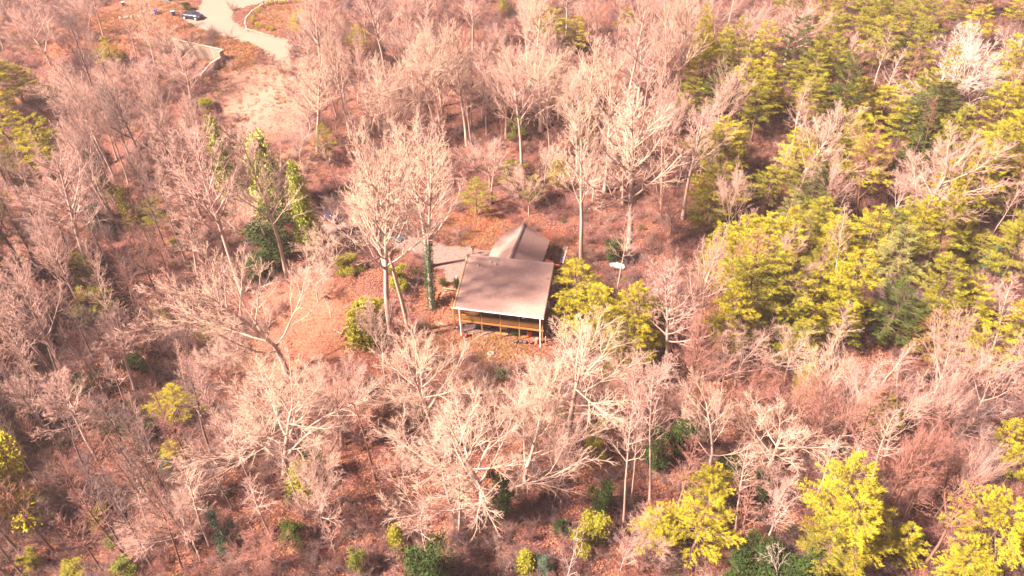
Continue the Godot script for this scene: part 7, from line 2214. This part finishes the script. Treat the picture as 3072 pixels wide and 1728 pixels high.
	plant("sapling", "sap", -61.5, -51.7, 14.4, 4.5, "3", "mauve grey slender sapling in front of the round yellow tree, second from left")
	plant("sapling", "sap", -61.5, -48.6, 14.0, 4.6, "3", "mauve grey slender sapling in front of the round yellow tree, leftmost of 4")
	plant("sapling", "sap", -57.8, -93.3, 14.7, 3.6, "3", "mauve grey slender sapling well left of the huge spreading cream oak")
	plant("sapling", "sap", -93.0, -120.1, 17.6, 3.7, "3", "tall mauve grey slender sapling left of the big leaning trunk")
	plant("sapling", "sap", -37.4, -44.9, 15.6, 3.5, "2", "reddish slender sapling just left of the star shaped bare tree")
	plant("sapling", "sap", -65.0, -56.0, 17.5, 4.0, "3", "tall mauve grey slender sapling left of the round yellow tree")
	plant("sapling", "sap", -53.2, -83.3, 13.3, 4.4, "3", "mauve grey slender sapling left of the huge spreading cream oak, leftmost of 3")
	plant("sapling", "sap", -55.1, -114.7, 18.5, 4.2, "1", "tall pinkish slender sapling just behind the tall feathery tree")
	plant("sapling", "sap", -66.5, -121.5, 16.5, 4.4, "3", "tall mauve grey slender sapling left of the tall feathery tree")
	plant("sapling", "sap", -100.6, -122.9, 16.9, 4.5, "3", "tall mauve grey slender sapling well left of the big leaning trunk")
	plant("sapling", "sap", -39.1, -60.6, 15.6, 4.7, "3", "mauve grey slender sapling well in front of the huge spreading cream oak")
	plant("sapling", "sap", -74.6, -97.9, 16.4, 3.9, "2", "tall reddish slender sapling in front of the big leaning trunk")
	plant("sapling", "sap", -60.4, -118.2, 16.6, 3.9, "2", "tall reddish slender sapling just left of the tall feathery tree")
	plant("sapling", "sap", -79.5, -92.3, 16.1, 3.7, "3", "tall mauve grey slender sapling well in front of the big leaning trunk")
	plant("sapling", "sap", -75.3, -86.6, 18.3, 4.3, "1", "tall pinkish slender sapling well in front of the big leaning trunk, left of two")
	plant("sapling", "sap", -74.5, -125.2, 17.3, 4.6, "1", "tall pinkish slender sapling behind the big leaning trunk, right of two")
	plant("sapling", "sap", -42.4, -53.5, 18.4, 3.7, "3", "tall mauve grey slender sapling well behind the star shaped bare tree, left of two")
	plant("sapling", "sap", -78.8, -114.7, 15.6, 3.6, "3", "mauve grey slender sapling just behind the big leaning trunk, left of two")
	plant("sapling", "sap", -61.4, -106.8, 17.3, 4.5, "3", "tall mauve grey slender sapling in front of the tall feathery tree")
	plant("sapling", "sap", -53.2, -54.9, 13.7, 3.3, "2", "reddish slender sapling right of the round yellow tree")
	plant("sapling", "sap", -77.6, -108.9, 16.1, 3.5, "2", "tall reddish slender sapling just in front of the big leaning trunk")
	plant("sapling", "sap", -46.2, -48.9, 15.6, 3.7, "3", "mauve grey slender sapling right of the round yellow tree")
	plant("sapling", "sap", -84.7, -105.3, 13.3, 4.6, "3", "mauve grey slender sapling left of the big leaning trunk")
	plant("sapling", "sap", -64.7, -69.5, 16.7, 3.3, "1", "tall pinkish slender sapling well behind the round yellow tree")
	plant("sapling", "sap", -41.0, -45.6, 15.9, 3.8, "3", "mauve grey slender sapling left of the star shaped bare tree")
	plant("sapling", "sap", -68.9, -66.6, 14.6, 3.9, "3", "mauve grey slender sapling behind the round yellow tree, second from left")
	plant("sapling", "sap", -46.6, -60.8, 15.1, 3.4, "1", "pinkish slender sapling well behind the star shaped bare tree, left of two")
	plant("sapling", "sap", -67.3, -117.0, 13.1, 4.7, "3", "mauve grey slender sapling left of the tall feathery tree")
	plant("sapling", "sap", -50.6, -78.1, 13.5, 4.0, "3", "mauve grey slender sapling left of the huge spreading cream oak, second from left")
	plant("sapling", "sap", -84.7, -109.8, 13.5, 4.5, "1", "pinkish slender sapling just left of the big leaning trunk, left of two")
	plant("sapling", "sap", -40.6, -51.1, 14.9, 3.7, "2", "reddish slender sapling behind the star shaped bare tree, left of two")
	plant("sapling", "sap", -49.1, -53.9, 16.3, 4.6, "2", "tall reddish slender sapling right of the round yellow tree")
	plant("leafy_bush", "shrub", -76.6, -180.2, 2.1, 3.1, "d", "dark green shrub beside the parked sedan")
	plant("leafy_bush", "shrub", -60.9, -139.3, 2.8, 3.2, "o", "small olive green leafy bush in front of the timber retaining wall")
	plant("leafy_bush", "shrub", -76.2, -114.7, 6.8, 6.2, "k", "grey green leafy bush just right of the big leaning trunk")
	plant("leafy_bush", "shrub", -60.5, -108.7, 2.0, 3.0, "o", "small olive green leafy bush in front of the tall feathery tree")
	plant("leafy_bush", "shrub", 16.4, -89.3, 1.2, 1.2, "l", "small lime green leafy bush just behind the white gas tank")
	plant("leafy_bush", "shrub", 1.7, -121.0, 5.3, 3.3, "l", "small lime green leafy bush well right of the tall forked tree")
	plant("leafy_bush", "shrub", 85.1, -115.6, 4.5, 6.4, "p", "small pale green leafy bush right of the leaning white tree")
	plant("leafy_bush", "shrub", 43.7, -58.7, 2.5, 2.0, "r", "small tree with bright orange leaves above the yellow pine")
	plant("leafy_bush", "shrub", 7.0, -44.4, 5.5, 4.1, "o", "small olive green leafy bush well in front of the huge pale oak")
	plant("leafy_bush", "shrub", -17.0, -42.7, 4.3, 2.0, "l", "small lime green leafy bush in the lower centre of the woods")
	plant("leafy_bush", "shrub", 2.2, -41.9, 3.2, 1.9, "b", "small blue green leafy bush well in front of the huge pale oak")
	plant("leafy_bush", "shrub", 9.3, -55.0, 6.4, 2.9, "o", "olive green leafy bush well left of the bleached spreading tree")
	plant("leafy_bush", "shrub", -61.7, -54.6, 15.6, 8.9, "y", "big round yellow green tree at the left edge near the bottom")
	plant("leafy_bush", "shrub", -51.0, -53.4, 4.3, 2.9, "o", "small olive green leafy bush right of the round yellow tree")
	plant("leafy_bush", "shrub", -48.2, -49.9, 2.3, 1.6, "l", "small lime green leafy bush left of the star shaped bare tree, left of two")
	plant("leafy_bush", "shrub", -44.1, -45.3, 3.3, 2.7, "l", "small lime green leafy bush left of the star shaped bare tree, right of two")
	plant("leafy_bush", "shrub", -51.9, -47.5, 2.6, 2.9, "o", "small olive green leafy bush well in front of the round yellow tree")
	plant("leafy_bush", "shrub", -31.6, -46.0, 6.9, 2.5, "b", "blue green leafy bush just right of the star shaped bare tree")
	plant("leafy_bush", "shrub", -24.6, -46.0, 3.8, 2.6, "d", "small dark green leafy bush well right of the star shaped bare tree")
	plant("leafy_bush", "shrub", -20.8, -81.5, 3.7, 3.5, "o", "small olive green leafy bush just behind the timber frame")
	plant("leafy_bush", "shrub", -16.7, -86.4, 4.4, 3.6, "o", "small olive green leafy bush left of the driveway")
	plant("leafy_bush", "shrub", -25.5, -91.4, 3.8, 4.3, "o", "small olive green leafy bush just behind the crouching person")
	plant("leafy_bush", "shrub", -70.8, -67.5, 3.2, 3.3, "o", "small olive green leafy bush behind the round yellow tree")
	plant("leafy_bush", "shrub", -58.6, -49.9, 2.9, 2.8, "o", "small olive green leafy bush in front of the round yellow tree")
	plant("dead_tree", "snag", 47.2, -79.9, 7.3, 3.3, "4", "dead snag with broken grey stubs among the yellow pines")
	plant("dead_tree", "snag", 4.3, -40.2, 8.6, 5.1, "4", "fallen looking dead branch with bleached forks at the bottom edge")
	plant("dead_tree", "snag", 25.4, -37.7, 8.6, 6.0, "4", "white dead tree with bare forked boughs at the bottom edge")
	plant("bare_tree", "tall", -74.6, -128.8, 18.6, 6.6, "0", "cream tall bare tree well left of the tall feathery tree")
	plant("bare_tree", "tall", -66.3, -127.4, 18.0, 7.4, "1", "pinkish tall bare tree behind the tall feathery tree")
	plant("bare_tree", "tall", -45.2, -96.0, 31.6, 13.0, "1", "tall pink bare tree with feathery crown and leaning trunk left of the shed")
	plant("bare_tree", "tall", -37.7, -97.3, 28.6, 10.7, "0", "tall bare tree whose thick trunk stands against the dark holly")
	plant("bare_tree", "tall", -36.2, -125.1, 18.0, 13.5, "0", "cream tall bare tree well in front of the stone edged flower bed, left of two")
	plant("bare_tree", "tall", -71.8, -100.0, 25.6, 12.6, "1", "big pale bare tree with leaning trunk near the left edge")
	plant("bare_tree", "tall", -71.6, -87.6, 13.5, 6.4, "2", "reddish tall bare tree well in front of the big leaning trunk")
	plant("bare_tree", "tall", -67.6, -77.7, 16.9, 5.2, "3", "mauve grey tall bare tree in the middle left of the woods")
	plant("bare_tree", "tall", -56.5, -76.6, 14.6, 10.2, "1", "pink bare tree with fine feathery crown beside the dark gully")
	plant("bare_tree", "tall", -65.4, -68.3, 13.7, 5.8, "1", "pinkish tall bare tree behind the round yellow tree, left of two")
	plant("bare_tree", "tall", -56.7, -64.1, 14.9, 9.5, "1", "pinkish tall bare tree behind the round yellow tree, right of two")
	plant("bare_tree", "tall", -12.1, -128.9, 15.8, 12.1, "1", "pinkish tall bare tree just in front of the tall forked tree, right of two")
	plant("bare_tree", "tall", -17.2, -75.9, 32.1, 12.8, "0", "tall pale tree with heavy crown left of the porch")
	plant("bare_tree", "tall", -15.0, -77.8, 33.6, 9.4, "0", "tall forked pale trunk between the round cedar and the garden beds")
	plant("bare_tree", "tall", -12.8, -90.7, 25.2, 10.6, "0", "cream tall bare tree behind the driveway")
	plant("bare_tree", "tall", -11.9, -82.6, 28.0, 11.1, "0", "tall pale tree with ivy clad trunk left of the house")
	plant("bare_tree", "tall", -7.5, -122.5, 23.3, 9.2, "0", "cream tall bare tree just right of the tall forked tree")
	plant("bare_tree", "tall", -0.1, -122.0, 13.6, 7.8, "1", "pinkish tall bare tree right of the tall forked tree, right of two")
	plant("bare_tree", "tall", 18.4, -91.3, 27.0, 15.0, "0", "tall broad pale bare tree beside the white gas tank")
	plant("bare_tree", "tall", 10.9, -90.1, 27.6, 9.9, "0", "tall pale bare tree with straight trunk beside the ladder")
	plant("bare_tree", "tall", -6.4, -147.9, 13.3, 11.5, "1", "pinkish tall bare tree behind the tall forked tree, right of two")
	plant("bare_tree", "tall", -3.6, -133.5, 11.6, 7.5, "1", "pinkish tall bare tree right of the tall forked tree, left of two")
	plant("bare_tree", "tall", 35.4, -135.7, 12.2, 8.3, "1", "pinkish tall bare tree behind the bright yellow conical pine")
	plant("bare_tree", "tall", 75.4, -118.0, 13.9, 8.5, "4", "white bare tree with two upright stems among the upper right pines")
	plant("bare_tree", "tall", 20.4, -60.1, 17.1, 5.3, "2", "reddish bare tree with curved pale trunk right of the porch")
	plant("bare_tree", "tall", 36.8, -43.5, 14.9, 4.4, "2", "reddish tall bare tree in the lower right of the woods, leftmost of 3")
	plant("bare_tree", "tall", 38.4, -44.0, 13.3, 4.1, "2", "reddish tall bare tree in the lower right of the woods, second from left")
	plant("bare_tree", "tall", 39.6, -43.5, 15.3, 4.4, "2", "reddish tall bare tree in the lower right of the woods, rightmost of 3")
	plant("bare_tree", "tall", -53.6, -99.4, 11.1, 6.5, "1", "pinkish tall bare tree behind the huge spreading cream oak")
	plant("bare_tree", "tall", -68.8, -119.9, 13.2, 5.7, "1", "pinkish tall bare tree left of the tall feathery tree")
	plant("bare_tree", "tall", 31.3, -122.4, 23.9, 8.8, "0", "cream tall bare tree left of the bright yellow conical pine")
	plant("bare_tree", "tall", -30.1, -127.1, 21.8, 6.8, "0", "cream tall bare tree well in front of the stone edged flower bed, right of two")
	plant("bare_tree", "tall", 16.5, -107.3, 24.0, 8.6, "0", "cream tall bare tree in the upper centre of the woods, rightmost of 3")
	plant("bare_tree", "tall", -37.0, -143.1, 21.2, 8.8, "1", "pinkish tall bare tree just right of the stone edged flower bed")
	plant("bare_tree", "tall", -12.7, -123.2, 19.5, 9.1, "1", "pinkish tall bare tree just in front of the tall forked tree, left of two")
	plant("bare_tree", "tall", 2.5, -112.3, 24.3, 8.8, "1", "pinkish tall bare tree well right of the tall forked tree, left of two")
	plant("bare_tree", "tall", 19.4, -104.9, 17.9, 6.5, "0", "cream tall bare tree well behind the white gas tank")
	plant("bare_tree", "tall", 10.0, -125.0, 18.1, 7.9, "1", "pinkish tall bare tree well right of the tall forked tree, right of two")
	plant("bare_tree", "tall", 12.3, -111.9, 19.7, 7.8, "0", "cream tall bare tree in the upper centre of the woods, leftmost of 3")
	plant("bare_tree", "tall", 25.7, -104.0, 24.1, 6.3, "1", "pinkish tall bare tree left of the bright yellow conical pine, right of two")
	plant("bare_tree", "tall", -18.0, -135.2, 21.3, 7.2, "1", "pinkish tall bare tree just behind the tall forked tree")
	plant("bare_tree", "tall", 14.3, -118.3, 21.4, 7.8, "0", "cream tall bare tree in the upper centre of the woods, second from left")
	plant("bare_tree", "tall", 31.5, -137.4, 17.7, 6.8, "1", "pinkish tall bare tree well behind the bright yellow conical pine")
	plant("bare_tree", "tall", 22.9, -126.7, 22.8, 8.7, "1", "pinkish tall bare tree well left of the bright yellow conical pine")
	plant("bare_tree", "tall", 27.4, -121.5, 23.2, 6.3, "1", "pinkish tall bare tree left of the bright yellow conical pine, left of two")
	plant("bare_tree", "tall", -23.8, -140.1, 23.3, 8.7, "1", "pinkish tall bare tree behind the tall forked tree, left of two")
	plant("bare_tree", "tall", 5.9, -136.2, 17.3, 9.0, "0", "cream tall bare tree well right of the tall forked tree")
	plant("bare_tree", "tall", -64.2, -125.7, 23.0, 7.0, "1", "pinkish tall bare tree in front of the timber retaining wall")
	plant("bare_tree", "tall", -70.3, -125.4, 21.8, 8.1, "3", "mauve grey tall bare tree left of the tall feathery tree")
	plant("bare_tree", "tall", -76.0, -118.3, 19.1, 6.5, "3", "mauve grey tall bare tree behind the big leaning trunk")
	plant("bare_tree", "tall", -80.3, -129.6, 23.0, 8.0, "1", "pinkish tall bare tree well behind the big leaning trunk")
	plant("bare_tree", "tall", -78.1, -121.2, 23.4, 6.4, "1", "pinkish tall bare tree behind the big leaning trunk, leftmost of 3")
	plant("bare_tree", "tall", -84.0, -141.4, 22.0, 7.9, "3", "mauve grey tall bare tree well left of the timber retaining wall")
	plant("bare_tree", "tall", -77.8, -126.9, 19.4, 6.4, "1", "pinkish tall bare tree behind the big leaning trunk, rightmost of 3")
	plant("bare_tree", "tall", -55.1, -119.1, 21.8, 6.4, "1", "pinkish tall bare tree just behind the tall feathery tree, right of two")
	plant("bare_tree", "tall", -73.3, -114.4, 23.2, 8.9, "1", "pinkish tall bare tree behind the big leaning trunk, second from left")
	plant("bare_tree", "tall", -57.5, -115.2, 22.9, 7.9, "1", "pinkish tall bare tree just behind the tall feathery tree, left of two")
	plant("bare_tree", "tall", -64.6, -76.4, 24.8, 8.9, "1", "pinkish tall bare tree well in front of the big leaning trunk, right of two")
	plant("bare_tree", "tall", -70.6, -80.7, 23.7, 7.7, "1", "pinkish tall bare tree well in front of the big leaning trunk, left of two")
	plant("bare_tree", "tall", -85.4, -103.4, 22.4, 8.9, "3", "mauve grey tall bare tree left of the big leaning trunk")
	plant("bare_tree", "tall", -82.4, -91.3, 23.8, 7.0, "3", "mauve grey tall bare tree well left of the big leaning trunk")
	plant("bare_tree", "tall", -68.8, -76.0, 20.4, 8.0, "1", "pinkish tall bare tree in the middle left of the woods")
	plant("bare_tree", "tall", -68.9, -90.6, 22.5, 6.8, "1", "pinkish tall bare tree in front of the big leaning trunk")
	plant("bare_tree", "tall", 19.1, -66.2, 19.1, 9.2, "1", "pinkish tall bare tree right of the pine clump by the house")
	plant("bare_tree", "tall", 22.0, -70.0, 22.0, 6.8, "1", "pinkish tall bare tree right of the white gas tank")
	plant("bare_tree", "tall", 28.5, -99.7, 20.6, 8.8, "1", "pinkish tall bare tree in front of the bright yellow conical pine")
